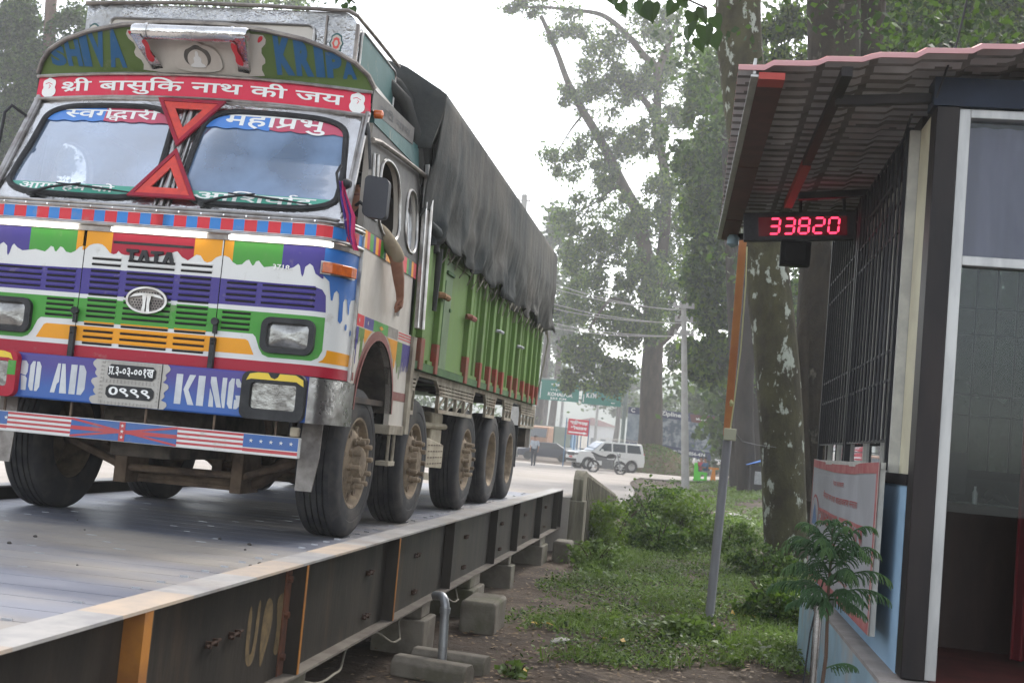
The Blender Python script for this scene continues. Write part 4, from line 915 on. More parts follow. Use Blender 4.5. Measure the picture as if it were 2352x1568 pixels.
for x in (.86, -.92):
    for k, (r, mi) in enumerate(((.062, 2), (.05, 0), (.035, 1), (.018, 0))):
        b.poly([(x+r*.75*math.cos(t*PI/8)*(1+.12*math.cos(t*PI)), .597-.0012*k, 3.36+r*1.2*math.sin(t*PI/8)) for t in range(16)], mi)
b.build('crown_emblem', [M['dust_white'], M['redrefl'], M['teal']], truck, smooth=0, fix=False)
b = MB(); b.prism(rrect(.72, 3.08, 1.68, 3.50, .05), lambda y, z: Vector((.992, y, z)), lambda y, z: Vector((.998, y, z))); b.tube([(1.0, y, z) for y, z in rrect(.72, 3.08, 1.68, 3.50, .05)], .009, 1, 6, closed=True)
b.build('crown_side_panel', [M['teal'], M['trim']], truck)
# ---------------------------------------------------------------- cab sides
def SM(s):
    return lambda y, z, off=0.0: Vector((s*(1.25-max(0, z-2.0)*.065+off), y, z))
archc = [(1.03+.50*math.cos(t), .88+.50*math.sin(t)) for t in np.linspace(PI, 0, 22)]
for s in (-1, 1):
    S = SM(s)
    out = [(.35, 1.058), (.45, 1.04), (.49, .88), (.53, .88)]+archc[1:-1]+[(1.53, .88), (1.54, .74), (1.98, .74), (1.98, 2.80), (.52, 2.80), (.36, 2.05)]
    w1 = smooth_poly([(.72, 2.10), (.72, 2.45), (.80, 2.62), (1.02, 2.66), (1.24, 2.62), (1.32, 2.45), (1.32, 2.10)], 2)
    w2 = smooth_poly([(1.52, 2.12), (1.52, 2.45), (1.60, 2.58), (1.71, 2.60), (1.82, 2.58), (1.89, 2.45), (1.89, 2.12)], 2)
    w3 = [(.53, 2.16), (.56, 2.60), (.66, 2.62), (.66, 2.16)]
    b = MB(); b.prism(out, lambda y, z: S(y, z, 0), lambda y, z: S(y, z, -.04), 0, holes=[w1[::-1], w2[::-1], w3])
    side = b.build('cab_side', M['dust_white'], truck, smooth=30)
    b = MB(); up = [(.36, 2.065), (1.98, 2.065), (1.98, 2.80), (.52, 2.80)]
    V, F = flatmesh(up, [w1[::-1], w2[::-1], w3]); b.raw([S(a, c_, .002) for a, c_ in V], F); b.build('upper_panel', M['oldsteel'], side, smooth=0, fix=False)
    for wn in (w1, w2, w3):
        b = MB(); b.tube([S(a, c_, .006) for a, c_ in wn], .012, 0, 6, closed=True); b.build('window_frame', M['trim'], side)
    for wn in (w2, w3):
        b = MB(); V, F = flatmesh(wn); b.raw([S(a, c_, -.02) for a, c_ in V], F); b.build('side_window', M['sideglass'], side, fix=False)
    # painted bands
    b = MB(); L = .0015
    def dq(pts, m, l=1): b.raw([S(a, c_, L*l) for a, c_ in pts], [tuple(range(len(pts)))], m)
    cols = [0, 1, 2, 3, 4, 0, 1, 2, 5, 3, 4, 0, 1, 2, 3, 4, 0, 1]; y = .36
    for i, w_ in enumerate((.07, .06, .07, .09, .06, .07, .06, .10, .05, .16, .07, .08, .08, .08, .16, .06, .10, .06, .10)):
        y1 = min(1.98, y+w_)
        if y < 1.97: dq([(y, 1.945), (y1, 1.945), (y1+.0, 2.062), (y, 2.062)], [2, 1, 3, 0, 4, 1, 3, 0][i % 8])
        y = y1
    for (a, c_, m) in ((.36, .60, 3), (.61, .85, 4), (.85, 1.25, 0), (1.25, 1.55, 6), (1.55, 1.97, 7)): dq([(a, 1.43), (c_, 1.43), (c_, 1.508), (a, 1.508)], m)
    dq([(.36, 1.424), (1.97, 1.424), (1.97, 1.43), (.36, 1.43)], 7); dq([(.60, 1.43), (.61, 1.43), (.61, 1.508), (.60, 1.508)], 7, 2)
    for k in range(3): dq([(1.56, 1.445+k*.021), (1.97, 1.445+k*.021), (1.97, 1.454+k*.021), (1.56, 1.454+k*.021)], 3, 2)
    dq([(1.0, 1.469), (1.06, 1.452), (1.12, 1.469), (1.06, 1.486)], 1, 2)
    for (cy, cz) in ((.48, 1.469), (.70, 1.469)): b.raw([S(cy+(.022 if t % 2 else .009)*math.sin(t*PI/5), cz+(.022 if t % 2 else .009)*math.cos(t*PI/5), L*3) for t in range(10)], [tuple(range(10))], 7)
    rnd = random.Random(5)
    y = .36
    while y < 1.97:
        m = 4 if y < .50 else 5 if y < .64 else 1 if y < .80 else 1 if y < 1.55 else 5 if y < 1.72 else 4
        d = rnd.uniform(.07, .16) if y < 1.1 else rnd.uniform(.14, .24)
        if rnd.random() < .18: d += .1
        arcz = .90+math.sqrt(max(0, .56**2-(y-1.03)**2)) if abs(y-1.03) < .56 else 0
        z0 = max(1.424-d, arcz)
        if z0 < 1.42: dq([(y, z0+.012), (y+.008, z0), (y+.016, z0+.012), (y+.020, 1.424), (y, 1.424)], m)
        y += .020
    dq([(1.56, .985), (1.97, .985), (1.97, 1.05), (1.56, 1.05)], 8); dq([(.36, 1.066), (.48, 1.066), (.47, 1.12), (.36, 1.12)], 8)
    V = []; F = []
    for (a, c_) in archc: V += [S(a, c_, L*2), S(1.03+(a-1.03)*1.13, .88+(c_-.88)*1.13, L*2)]
    b.raw(V, [(2*i, 2*i+1, 2*i+3, 2*i+2) for i in range(len(archc)-1)], 8)
    b.raw([S(.36, 1.51, L), S(.365, 1.51, L), S(.365, 1.94, L), S(.36, 1.94, L)], [(0, 1, 2, 3)], 9)
    for yy in (.40, 1.90): b.raw([S(yy, 1.52, L), S(yy+.006, 1.52, L), S(yy+.006, 1.94, L), S(yy, 1.94, L)], [(0, 1, 2, 3)], 9)
    b.build('side_artwork', [M['green'], M['orange'], M['teal'], M['brightred'], M['purple'], M['bodygreen'], M['dullmetal'], M['dust_white'], M['oldred'], M['grille']], side, smooth=0, fix=False)
    b = MB(); V = []
    for (a, c_) in archc: V += [S(a, c_, .012), S(a, c_, -.25), S(1.03+(a-1.03)*1.05, .88+(c_-.88)*1.05, .012)]
    F = [];
    for i in range(len(archc)-1): F += [(3*i, 3*i+1, 3*i+4, 3*i+3), (3*i, 3*i+3, 3*i+5, 3*i+2)]
    b.raw(V, F, [0 if k % 2 else 1 for k in range(len(F))]); b.build('arch_lip', [M['oldred'], M['dark']], side, fix=False)
    b = MB(); b.tube([S(.42, 2.66, .03), S(.60, 2.69, .035), S(1.2, 2.73, .04), S(2.0, 2.77, .045)], .018); b.build('roof_gutter', M['dullmetal'], side)
    b = MB(); b.prism([(.52, 2.80), (2.0, 2.80), (2.0, 2.98), (.50, 2.90)], lambda y, z: S(y, z, .01), lambda y, z: S(y, z, -.03)); b.build('roof_side_panel', M['teal'], side)
    b = MB(); b.bar(S(2.02, 1.57, .035), S(2.02, 2.86, .055), .03, .12, 0, up=(0, 1, 0)); b.tube([S(2.09, 1.57, .06), S(2.09, 2.86, .08)], .016); b.tube([S(1.96, 1.57, .05), S(1.96, 2.86, .07)], .008)
    b.build('rear_pillar', M['trim'], side)
    b = MB(); b.bar(S(2.03, .74, .01), S(2.03, 1.5, .01), .03, .11, up=(0, 1, 0)); b.build('lower_pillar', M['chassis'], side)
    b = MB(); b.box((s*1.05, 1.50, .73), (s*1.27, 1.93, .80)); b.tube([(s*1.24, 1.62, .73), (s*1.24, 1.62, .50), (s*1.24, 1.78, .50), (s*1.24, 1.78, .73)], .014); b.box((s*1.16, 1.60, .495), (s*1.26, 1.80, .53))
    b.build('step', M['chassis'], truck, bevel=.004)
    b = MB(); b.box((s*1.256, 1.40, 1.60), (s*1.275, 1.44, 1.72)); b.build('door_handle', M['trim'], side)
    b = MB(); b.lathe([(.0, -.0), (.03, .0), (.03, .05), (.012, .06)], (s*1.205, .52, 2.86), 'X', 12, capb=True); o = b.build('marker_lamp', M['amber'], truck)
# cab core: floor, rear wall, roof, dash, seats
b = MB(); b.box((-1.2, 1.96, .95), (1.2, 1.99, 2.95), 0); b.box((-1.2, .30, .93), (1.2, 1.97, .97), 0)
b.box((-1.15, .56, 2.84), (1.15, 1.98, 2.87), 0); b.box((-1.14, .14, 1.9), (1.14, .50, 2.06), 0); b.box((-1.1, 1.5, 1.3), (1.1, 1.95, 1.9), 0)
b.build('cab_interior', M['interior'], truck)
b = MB(); b.tube([(.55+.22*math.cos(t), .62+.07*math.sin(t), 2.10+.2*math.sin(t)) for t in np.linspace(0, 2*PI, 25)[:-1]], .014, closed=True); b.tube([(.55, .62, 2.1), (.55, .45, 1.9)], .02); b.build('steering_wheel', M['black'], truck)
# wing mirrors with arms
for s in (-1, 1):
    b = MB(); b.tube([(s*1.205, .36, 2.68), (s*1.25, .24, 2.72), (s*1.27, .2, 2.66), (s*1.30, .22, 2.42)], .011); b.tube([(s*1.20, .32, 2.20), (s*1.26, .2, 2.20), (s*1.31, .2, 2.16)], .011)
    a = b.build('mirror_arm', M['black'], truck)
    b = MB(); b.prism(rrect(1.285, 2.10, 1.445, 2.365, .035, 5), lambda x, z: Vector((s*x, .17, z-(x-1.36)*.12)), lambda x, z: Vector((s*x, .235, z-(x-1.36)*.12)))
    b.build('mirror_head', M['blackmirror'], truck, bevel=.018, seg=4)
b = MB(); b.tube([(1.21, .10, 2.02), (1.17, .02, 2.22), (1.14, .03, 2.34), (1.15, .07, 2.40)], .010); b.lathe([(.03, 0), (.036, .02), (.02, .05)], (1.185, .05, 2.28), 'X', 12, capa=True, capb=True); b.build('front_mirror_arm', M['black'], truck)
for k, (mt, dx) in enumerate((('scarf_purple', 0), ('scarf_pink', .022))):
    b = MB(); pts = [(1.165+dx, .02, 2.29), (1.195+dx*.6, .02, 2.20), (1.235+dx, .04, 2.08), (1.262+dx*.3, .05, 1.96), (1.285+dx, .06, 1.865 if k else 1.90)]
    w_ = [.010, .02, .026, .022, .02]
    b.grid(lambda u, v: (lambda i, f: Vector(pts[i])*(1-f)+Vector(pts[i+1])*f+Vector(((u-.5)*2*(w_[i]*(1-f)+w_[i+1]*f), .012*math.sin(u*9+v*7+k), 0)))(min(3, int(v*4)), v*4-min(3, int(v*4))), 6, 20)
    b.build('mirror_scarf', M[mt], truck, fix=False)
# ---------------------------------------------------------------- bumper
BY = -.12
def bm_(q): return lambda x, z: Vector((x, BY-q, z))
b = MB(); b.box((-1.15, BY, .765), (1.15, BY+.14, 1.048)); b.build('bumper', M['bumper'], truck, bevel=.012)
for s in (-1, 1):
    b = MB(); P = [(1.15+.13*math.sin(t), BY+.55*(1-math.cos(t))) for t in np.linspace(0, PI/2, 8)]
    for i in range(7):
        (x0, y0), (x1, y1) = P[i], P[i+1]; b.poly([(s*x0, y0, .765), (s*x1, y1, .765), (s*x1, y1, 1.045), (s*x0, y0, 1.045)]); b.poly([(s*x0, y0, 1.045), (s*x1, y1, 1.045), (s*(x1-.05), y1, 1.045), (s*(x0-.05), y0, 1.045)])
    b.build('bumper_end', M['chrome_end'], truck)
    b = MB(); b.prism([(.99, .33), (1.10, .33), (1.125, .55), (1.125, .83), (1.0, .83), (.985, .6)], lambda x, z: Vector((s*x, .30+.06*(z-.33), z)), lambda x, z: Vector((s*x, .315+.06*(z-.33), z))); b.build('splash_plate', M['splash'], truck)
b = MB(); ed = []
lft = [(-.235+(.012 if i % 2 else 0), .768+i*.0255) for i in range(12)]; 
def scal(x0, sgn):
    P = []
    for i in range(5):
        z0 = .768+i*.0556
        for k in range(5): P.append((x0-sgn*.022*math.sin(PI*k/5)+sgn*.02*(i % 2), z0+.0556*k/5))
    return P+[(x0, 1.046)]
b.prism(scal(-.235, 1)+scal(.235, -1)[::-1], bm_(.001), bm_(.004), 0)
for z in (.775, 1.035, .91, .785, .922):
    for i in range(15): b.lathe([(.006, -.008), (.004, -.0095)], (-.18+i*.024, BY, z), 'Y', 6, capb=True)
for x in (-.195, -.18, .185): 
    for i in range(11): b.lathe([(.006, -.008), (.004, -.0095)], (x, BY, .79+i*.024), 'Y', 6, capb=True)
b.box((.203, BY-.009, .768), (.206, BY-.004, 1.046), 1)
pl = b.build('number_board', [M['plate'], M['grille']], truck)
b = MB()
for z0, z1 in ((.935, 1.022), (.812, .893)): b.prism([(-.15, z0+.02), (-.13, z0), (.145, z0), (.167, z0+.02), (.167, z1-.02), (.145, z1), (-.13, z1), (-.15, z1-.02)], bm_(.0095), bm_(.011))
b.build('number_plaque', M['black'], pl)
b = MB(); V, F = word(['प', SLASH, '.३-०३-००१ख'], .02); V = fit(V, -.145, .155, .95, 1.008); b.raw([bm_(.013)(*p) for p in V], F); b.build('number_lettering', M['letter'], pl, smooth=0, fix=False); b = MB()
V, F = word(['0९९९'], .02); V = fit(V, -.13, .147, .825, .882); b.raw([bm_(.013)(*p) for p in V], F); b.build('number_lettering', M['letter'], pl, smooth=0, fix=False)
# stencilled words on the bumper
b = MB(); q = bm_(.002)
def st(pts, x, w_): 
    b.poly([q(x+a*w_, .812+c_*.185) for a, c_ in pts])
def letter(ch, x, w_):
    if ch == 'R': st([(0, 0), (0, 1), (.38, 1), (.38, 0)], x, w_); st([(.45, .55), (.45, 1), (.8, 1), (1, .88), (1, .62), (.88, .5)], x, w_); st([(.5, .5), (.85, .48), (1, .4), (1, 0), (.62, 0)], x, w_)
    if ch == 'O': st([(0, .15), (0, .85), (.2, 1), (.44, 1), (.44, 0), (.2, 0)], x, w_); st([(.56, 0), (.56, 1), (.8, 1), (1, .85), (1, .15), (.8, 0)], x, w_)
    if ch == 'A': st([(-.1, 0), (.25, 1), (.44, 1), (.44, .38), (.3, .3), (.2, 0)], x, w_); st([(.52, 0), (.52, 1), (.75, 1), (1.0, 0)], x, w_)
    if ch == 'D': st([(0, 0), (0, 1), (.4, 1), (.4, 0)], x, w_); st([(.52, 0), (.52, 1), (.8, 1), (1, .8), (1, .2), (.8, 0)], x, w_)
    if ch == 'K': st([(0, 0), (0, 1), (.36, 1), (.36, 0)], x, w_); st([(.45, .5), (.72, 1), (1.05, 1), (.72, .5), (1.08, 0), (.75, 0)], x, w_)
    if ch == 'I': st([(0, 0), (0, 1), (1, 1), (1, 0)], x, w_)
    if ch == 'N': st([(0, 0), (0, .62), (.25, .3), (.3, 0)], x, w_); st([(0, 1), (.32, 1), (.80, 0), (.5, 0), (.0, .8)], x, w_); st([(.72, .35), (.72, 1), (1, 1), (1, 0), (.86, 0)], x, w_)
    if ch == 'G': st([(0, .15), (0, .85), (.2, 1), (.45, 1), (.45, 0), (.2, 0)], x, w_); st([(.55, .85), (.55, 1), (.8, 1), (1, .85), (1, .72), (.72, .72)], x, w_); st([(.55, 0), (.55, .3), (.7, .3), (.62, .45), (1, .45), (1, .1), (.8, 0)], x, w_)
for ch, x, w_ in (('R', -.775, .085), ('O', -.675, .075), ('A', -.515, .10), ('D', -.40, .105), ('K', .30, .12), ('I', .445, .045), ('N', .525, .105), ('G', .643, .080)):
    letter(ch, x, w_)
    if ch in 'DG': b.build('bumper_lettering', M['grey_letter'], truck, smooth=0, fix=False); b = MB()
for s in (-1, 1):
    b = MB(); b.prism(rrect(.74, .762, 1.145, 1.052, .05, 5), lambda x, z: Vector((s*x, BY, z)), lambda x, z: Vector((s*x, BY-.05, z)), 0, holes=[rrect(.80, .825, 1.09, .985, .02, 3)[::-1]])
    h = b.build('fog_lamp', M['black'] if s > 0 else M['red'], truck, bevel=.014, seg=3)
    b = MB(); b.prism(rrect(.80, .825, 1.09, .985, .02, 3), lambda x, z: Vector((s*x, BY-.008, z)), lambda x, z: Vector((s*x, BY-.026, z))); b.build('lens', M['glass_lamp'], h, bevel=.006)
    b = MB()
    b.prism([(.77, .995), (.79, 1.035), (.84, 1.046), (.905, 1.046), (.925, 1.02), (.95, 1.012), (.97, 1.025), (.98, 1.046), (1.08, 1.046), (1.13, 1.02), (1.135, .98), (1.115, .99), (1.09, 1.005), (.80, 1.005)], lambda x, z: Vector((s*x, BY-.051, z)), lambda x, z: Vector((s*x, BY-.054, z)))
    if s < 0: b.box((-.798, BY-.054, .90), (-.745, BY-.051, .99), 1)
    b.build('lamp_paint', [M['yellow'], M['green']], h)
# painted lower bar
LY = -.10
b = MB(); b.box((-1.118, LY, .545), (1.118, LY+.05, .672)); bar_ = b.build('lower_bar', M['white'], truck, bevel=.006)
b = MB(); q = lambda x, z, l=1: Vector((x, LY-.0012*l, z))
def dp(pts, m, l=1): b.poly([q(x, z, l) for x, z in pts], m)
def star(cx, cz, r, m=2, l=3): dp([(cx+(r if t % 2 == 0 else r*.4)*math.sin(t*PI/5), cz+(r if t % 2 == 0 else r*.4)*math.cos(t*PI/5)) for t in range(10)], m, l)
for x0, x1 in ((-.80, -.369), (.336, .765)):
    for k in range(4): dp([(x0, .566+k*.029), (x1, .566+k*.029), (x1, .580+k*.029), (x0, .580+k*.029)], 0)
for x0, x1 in ((-1.115, -.80), (.765, 1.115)):
    dp([(x0, .588), (x1, .588), (x1, .668), (x0, .668)], 1); dp([(x0, .562), (x1, .562), (x1, .582), (x0, .582)], 0)
    for i in range(5): star(x0+.05+i*.064, .630, .014)
dp([(-.369, .549), (.336, .549), (.336, .668), (-.369, .668)], 1)
for li, (a, c_) in enumerate((((-.369, .668), (.336, .549)), ((-.369, .549), (.336, .668)), ((-.369, .608), (.336, .608)))):
    d = Vector((c_[0]-a[0], c_[1]-a[1])).normalized(); n = Vector((-d.y, d.x))*.012
    dp([(a[0]-n.x, max(.549, a[1]-n.y)), (c_[0]-n.x, max(.549, c_[1]-n.y)), (c_[0]+n.x, min(.669, c_[1]+n.y)), (a[0]+n.x, min(.669, a[1]+n.y))], 0, 2+li*.4)
dp([(-.045, .549), (-.005, .549), (-.005, .669), (-.045, .669)], 0, 3.4)
for z in (.575, .610, .645): star(-.025, z, .013, 2, 4.4)
b.build('bar_artwork', [M['barred'], M['barblue'], M['white']], bar_, smooth=0, fix=False)
for x in (-.85, -.4, .1, .55, .95): b = MB(); b.box((x, LY+.02, .66), (x+.012, LY+.035, .78)); b.build('bar_bracket', M['mech'], truck)
b = MB(); b.box((1.06, LY-.02, .675), (1.115, LY+.02, .735)); b.build('bar_lamp', M['chassis2'], truck, bevel=.008)
# ---------------------------------------------------------------- chassis, axles
b = MB()
for s in (-1, 1): b.box((s*.36, .10, .78), (s*.44, 10.0, 1.05))
for y in (.5, 1.8, 3.6, 4.6, 6.0, 7.4, 9.8): b.box((-.40, y, .82), (.40, y+.1, 1.0))
b.box((-.34, .25, .62), (.34, 1.6, 1.25)); b.box((-.22, .15, .45), (.2, 1.1, .70)); b.build('chassis_frame', M['dark'], truck, bevel=.01)
for i, y in enumerate((1.0, 2.75, 5.15, 6.75, 8.15)):
    b = MB()
    if i < 2:
        b.tube([(-.98, y, .52), (-.72, y, .50), (-.50, y, .33), (-.40, y, .30), (.40, y, .30), (.50, y, .33), (.72, y, .50), (.98, y, .52)], .055, 0, 10)
        b.box((-.42, y-.06, .245), (.42, y+.06, .275)); b.tube([(-.86, y-.16, .50), (-.42, y-.2, .345), (.46, y-.2, .36), (.86, y-.16, .50)], .028, 0, 8)
        b.box((-.47, y-.25, .24), (-.38, y+.1, .60)); b.box((.38, y-.25, .24), (.46, y+.1, .60))
    else:
        b.tube([(-.95, y, .52), (.95, y, .52)], .085, 0, 12); b.lathe([(.05, -.2), (.2, -.12), (.24, 0), (.2, .12), (.05, .2)], (0, y, .52), 'Y', 16, capa=True, capb=True)
    for s in (-1, 1):
        for k in range(5): b.box((s*.38, y-.62+.09*k, .64-.022*k), (s*.46, y+.62-.09*k, .655-.022*k))
        b.tube([(s*.62, y-.1, .50), (s*.60, y-.25, .78)], .03)
    b.build('axle', M['mech'], truck, bevel=.004)
def make_wheel(kind):
    b = MB()
    b.lathe([(.300, -.13), (.35, -.145), (.43, -.148), (.48, -.138), (.507, -.118), (.515, -.10)], axis='X', n=56, m=0)
    pr = [(.515, -.10)]
    for gx in (-.062, -.022, .022, .062): pr += [(.517, gx-.006), (.500, gx-.004), (.500, gx+.004), (.517, gx+.006)]
    pr += [(.515, .10)]
    b.lathe(pr, axis='X', n=56, m=1)
    b.lathe([(.515, .10), (.507, .118), (.485, .136), (.45, .147), (.41, .146), (.405, .142), (.36, .145), (.32, .136), (.302, .128)], axis='X', n=56, m=0)
    ty = b.build('tyre', [M['rubber'], M['tread']])
    b = MB()
    if kind == 'front': prof = [(.300, -.12), (.300, .125), (.318, .130), (.316, .138), (.300, .134), (.288, .110), (.276, .082), (.245, .078), (.215, .105), (.185, .125), (.13, .130), (.12, .14)]
    else: prof = [(.300, -.12), (.300, .125), (.318, .130), (.316, .138), (.300, .134), (.288, .110), (.272, -.02), (.23, -.045), (.13, -.05), (.12, -.03), (.10, .0), (.085, .02)]
    b.lathe(prof, axis='X', n=48, capb=True)
    for k in range(8):
        t = k*PI/4+.2
        if kind == 'front': b.lathe([(.030, .096), (.031, .112), (.022, .114)], (0, .232*math.cos(t), .232*math.sin(t)), 'X', 12, m=0); b.lathe([(.021, .113), (.001, .113)], (0, .232*math.cos(t), .232*math.sin(t)), 'X', 12, m=1)
        else: b.lathe([(.022, -.04), (.001, -.04)], (0, .215*math.cos(t), .215*math.sin(t)), 'X', 12, m=1)
    rim = b.build('rim', [M['wheel'], M['mech']])
    b = MB()
    if kind == 'front':
        b.lathe([(.125, .12), (.115, .16), (.09, .185), (.05, .19)], axis='X', n=24, capb=True)
        for k in range(10):
            t = k*2*PI/10; c_ = (0, .158*math.cos(t), .158*math.sin(t)); b.lathe([(.028, .125), (.028, .150), (.019, .154), (.020, .205), (.013, .212)], c_, 'X', 8, capb=True)
    else:
        b.lathe([(.11, -.05), (.10, .02), (.075, .035)], axis='X', n=20, capb=True)
        for k in range(10):
            t = k*2*PI/10; b.lathe([(.018, -.05), (.018, -.02)], (0, .15*math.cos(t), .15*math.sin(t)), 'X', 6, capb=True)
    hub = b.build('wheel', M['wheel'])
    ty.parent = hub; rim.parent = hub
    return hub
wf = make_wheel('front'); wr = make_wheel('rear'); uf = ur = False
for i, y in enumerate((1.0, 2.75, 5.15, 6.75, 8.15)):
    for s in (1, -1):
        if i < 3: o = wf if not uf else copy_tree(wf); uf = True
        else: o = wr if not ur else copy_tree(wr); ur = True
        o.parent = truck; o.location = (s*1.045, y, .517)
        o.rotation_euler = (random.uniform(0, 6), 0, 0) if s > 0 else (random.uniform(0, 6), 0, PI)
    if i > 2:
        for s in (1, -1):
            b = MB(); b.lathe([(.26, -.13), (.43, -.14), (.51, -.11), (.515, 0), (.51, .11), (.43, .14), (.26, .13)], (s*.73, y, .517), 'X', 40); b.build('inner_tyre', M['rubber'], truck)
# ---------------------------------------------------------------- side skirts with wheel cut-outs
for s in (-1, 1):
    X = s*1.20; S0 = lambda y, z: Vector((X, y, z)); S1 = lambda y, z: Vector((X-s*.03, y, z))
    b = MB()
    b.box((X, 2.1, 1.225), (X-s*.05, 10.25, 1.262), 0)
    def panel(yl0, yl1, yr0, yr1, zb, cells):
        "trapezoid between two wheel openings: top yl0..yr0, bottom yl1..yr1"
        zt = 1.224
        ym = lambda f, side: (yl0+(yl1-yl0)*f) if side == 0 else (yr0+(yr1-yr0)*f)
        holes = []
        for r in range(3):
            z = zt-.035-r*.032; f = (zt-z)/(zt-zb); a, c_ = ym(f, 0)+.07, ym(f, 1)-.07
            n = max(1, int((c_-a)/.14))
            for i in range(n): holes.append([(a+(c_-a)*i/n+.012, z-.006), (a+(c_-a)*(i+1)/n-.012, z-.006), (a+(c_-a)*(i+1)/n-.012, z+.006), (a+(c_-a)*i/n+.012, z+.006)][::-1])
        z1, z0 = 1.10, zb+.035
        f1 = (zt-z1)/(zt-zb); a, c_ = ym(f1, 0)+.06, ym(f1, 1)-.06
        for i in range(cells): holes.append([(a+(c_-a)*i/cells+.015, z0), (a+(c_-a)*(i+1)/cells-.015, z0), (a+(c_-a)*(i+1)/cells-.015, z1), (a+(c_-a)*i/cells+.015, z1)][::-1])
        b.prism([(yl0, zt), (yl1, zt-.10), (yl1, zb), (yr1, zb), (yr1, zt-.10), (yr0, zt)], S0, S1, 0, holes=holes)
        for i in range(cells): b.bar((X-s*.015, a+(c_-a)*(i+.15)/cells, z0), (X-s*.015, a+(c_-a)*(i+.8)/cells, z1), .012, .022)
    panel(2.14, 2.14, 2.60, 2.50, .90, 2); panel(3.30, 3.50, 5.28, 5.18, .945, 4); panel(5.88, 6.0, 6.70, 6.60, .98, 2); panel(7.24, 7.36, 8.02, 7.9, .985, 2); panel(8.68, 8.8, 10.2, 10.2, .93, 4)
    b.build('side_skirt', M['chassis'], truck)
    b = MB(); b.prism([(3.30, .46), (3.28, .70), (3.34, .72), (4.02, .66), (4.02, .44)], lambda y, z: Vector((s*1.17, y, z)), lambda y, z: Vector((s*.95, y, z)))
    o = b.build('battery_cover', M['chassis2'], truck, bevel=.01)
    b = MB()
    for i in range(6):
        for j in range(4): b.box((s*1.174, 3.36+i*.11, .485+j*.055), (s*1.170, 3.42+i*.11, .495+j*.055))
    b.build('cover_holes', M['mech'], o)
    b = MB(); b.box((s*.55, 4.10, .52), (s*1.02, 4.62, .96)); b.box((s*.5, 3.5, .80), (s*1.06, 4.7, .86)); b.build('fuel_tank', M['chassis2'], truck, bevel=.04, seg=3)
    b = MB(); b.box((s*1.0, 9.55, .66), (s*1.18, 10.0, .93)); b.build('rear_bracket', M['dark'], truck); b = MB(); b.box((s*.85, 8.78, .40), (s*1.18, 8.80, .95)); b.build('mud_flap', M['black'], truck)
    for y, r in ((2.75, .6), (5.15, .6), (6.75, .6), (8.15, .6)): b = MB(); b.box((s*.5, y-r, 1.195), (s*1.17, y+r, 1.218)); b.build('wheel_mudguard', M['grille'], truck)
# ---------------------------------------------------------------- green cargo bed
ribs = [2.35, 2.94, 3.37, 4.33, 5.09, 5.67, 6.12, 6.58, 7.26, 7.74, 8.33, 8.86, 9.35, 9.78]
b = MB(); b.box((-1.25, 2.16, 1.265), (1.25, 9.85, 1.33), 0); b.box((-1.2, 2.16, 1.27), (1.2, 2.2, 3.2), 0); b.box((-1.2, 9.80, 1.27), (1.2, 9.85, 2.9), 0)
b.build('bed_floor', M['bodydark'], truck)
for s in (-1, 1):
    b = MB(); X0, X1 = s*1.17, s*1.215
    wall = [(2.16, 1.27), (9.85, 1.27), (9.85, 2.52), (2.16, 2.52)]
    hol = []
    for z0, z1 in ((1.36, 1.50), (1.58, 1.86), (1.95, 2.24)):
        hol.append([(2.24, z0), (2.46, z0), (2.56, z0+.07), (2.56, z1-.07), (2.46, z1), (2.24, z1)][::-1])
    b.prism(wall, lambda y, z: Vector((X0, y, z)), lambda y, z: Vector((X1, y, z)), 0, holes=hol)
    b.box((s*1.05, 2.17, 1.3), (s*1.06, 2.7, 2.4), 1)
    sd_ = b.build('bed_side', [M['bodygreen'], M['grille']], truck)
    for i, y in enumerate(ribs):
        w_ = .13 if i in (3, 0) else .10
        if i == 2: continue
        b = MB(); b.prism([(0, 0), (.06, 0), (.06, w_), (0, w_)], lambda a, c_: Vector((s*(1.205+a), y-w_/2+c_, 1.52)), lambda a, c_: Vector((s*(1.205+a), y-w_/2+c_, 2.50)), 0)
        b.prism([(0, 0), (.062, 0), (.062, w_+.004), (0, w_+.004)], lambda a, c_: Vector((s*(1.205+a), y-w_/2+c_-.002, 1.265)), lambda a, c_: Vector((s*(1.205+a), y-w_/2+c_-.002, 1.52)), 1)
        b.build('bed_rib', [M['bodygreen'], M['bodyred']], sd_, bevel=.006)
    b = MB()
    for a, c_ in zip(ribs[3:], ribs[4:]):
        n = max(1, round((c_-a)/.22)-1)
        for k in range(n):
            y = a+(c_-a)*(k+1)/(n+1); b.prism([(-.03, 0), (-.018, .022), (.018, .022), (.03, 0)], lambda p, q_: Vector((s*(1.214+q_), y+p, 1.30)), lambda p, q_: Vector((s*(1.214+q_), y+p, 2.5)))
    for z in (1.335, 2.30): b.box((s*1.214, 2.7, z), (s*1.235, 9.8, z+.03))
    b.build('bed_corrugation', M['bodygreen'], sd_)
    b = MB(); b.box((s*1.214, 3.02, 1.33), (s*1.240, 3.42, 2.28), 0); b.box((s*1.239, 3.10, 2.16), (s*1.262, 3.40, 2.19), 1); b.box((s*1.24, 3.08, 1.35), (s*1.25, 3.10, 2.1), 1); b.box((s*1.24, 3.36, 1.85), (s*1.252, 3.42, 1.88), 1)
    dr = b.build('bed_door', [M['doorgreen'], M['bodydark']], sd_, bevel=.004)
    for i, (y, z, mt) in enumerate(((2.86, 1.93, 'wood'), (4.18, 1.89, 'bodyred'), (5.95, 1.93, 'galv'), (7.6, 1.9, 'galv'))):
        b = MB(); b.tube([(s*1.26, y-.10, z), (s*1.30, y-.07, z), (s*1.30, y+.13, z)], .028 if mt != 'galv' else .018); b.build('rope_hook', M[mt], sd_)
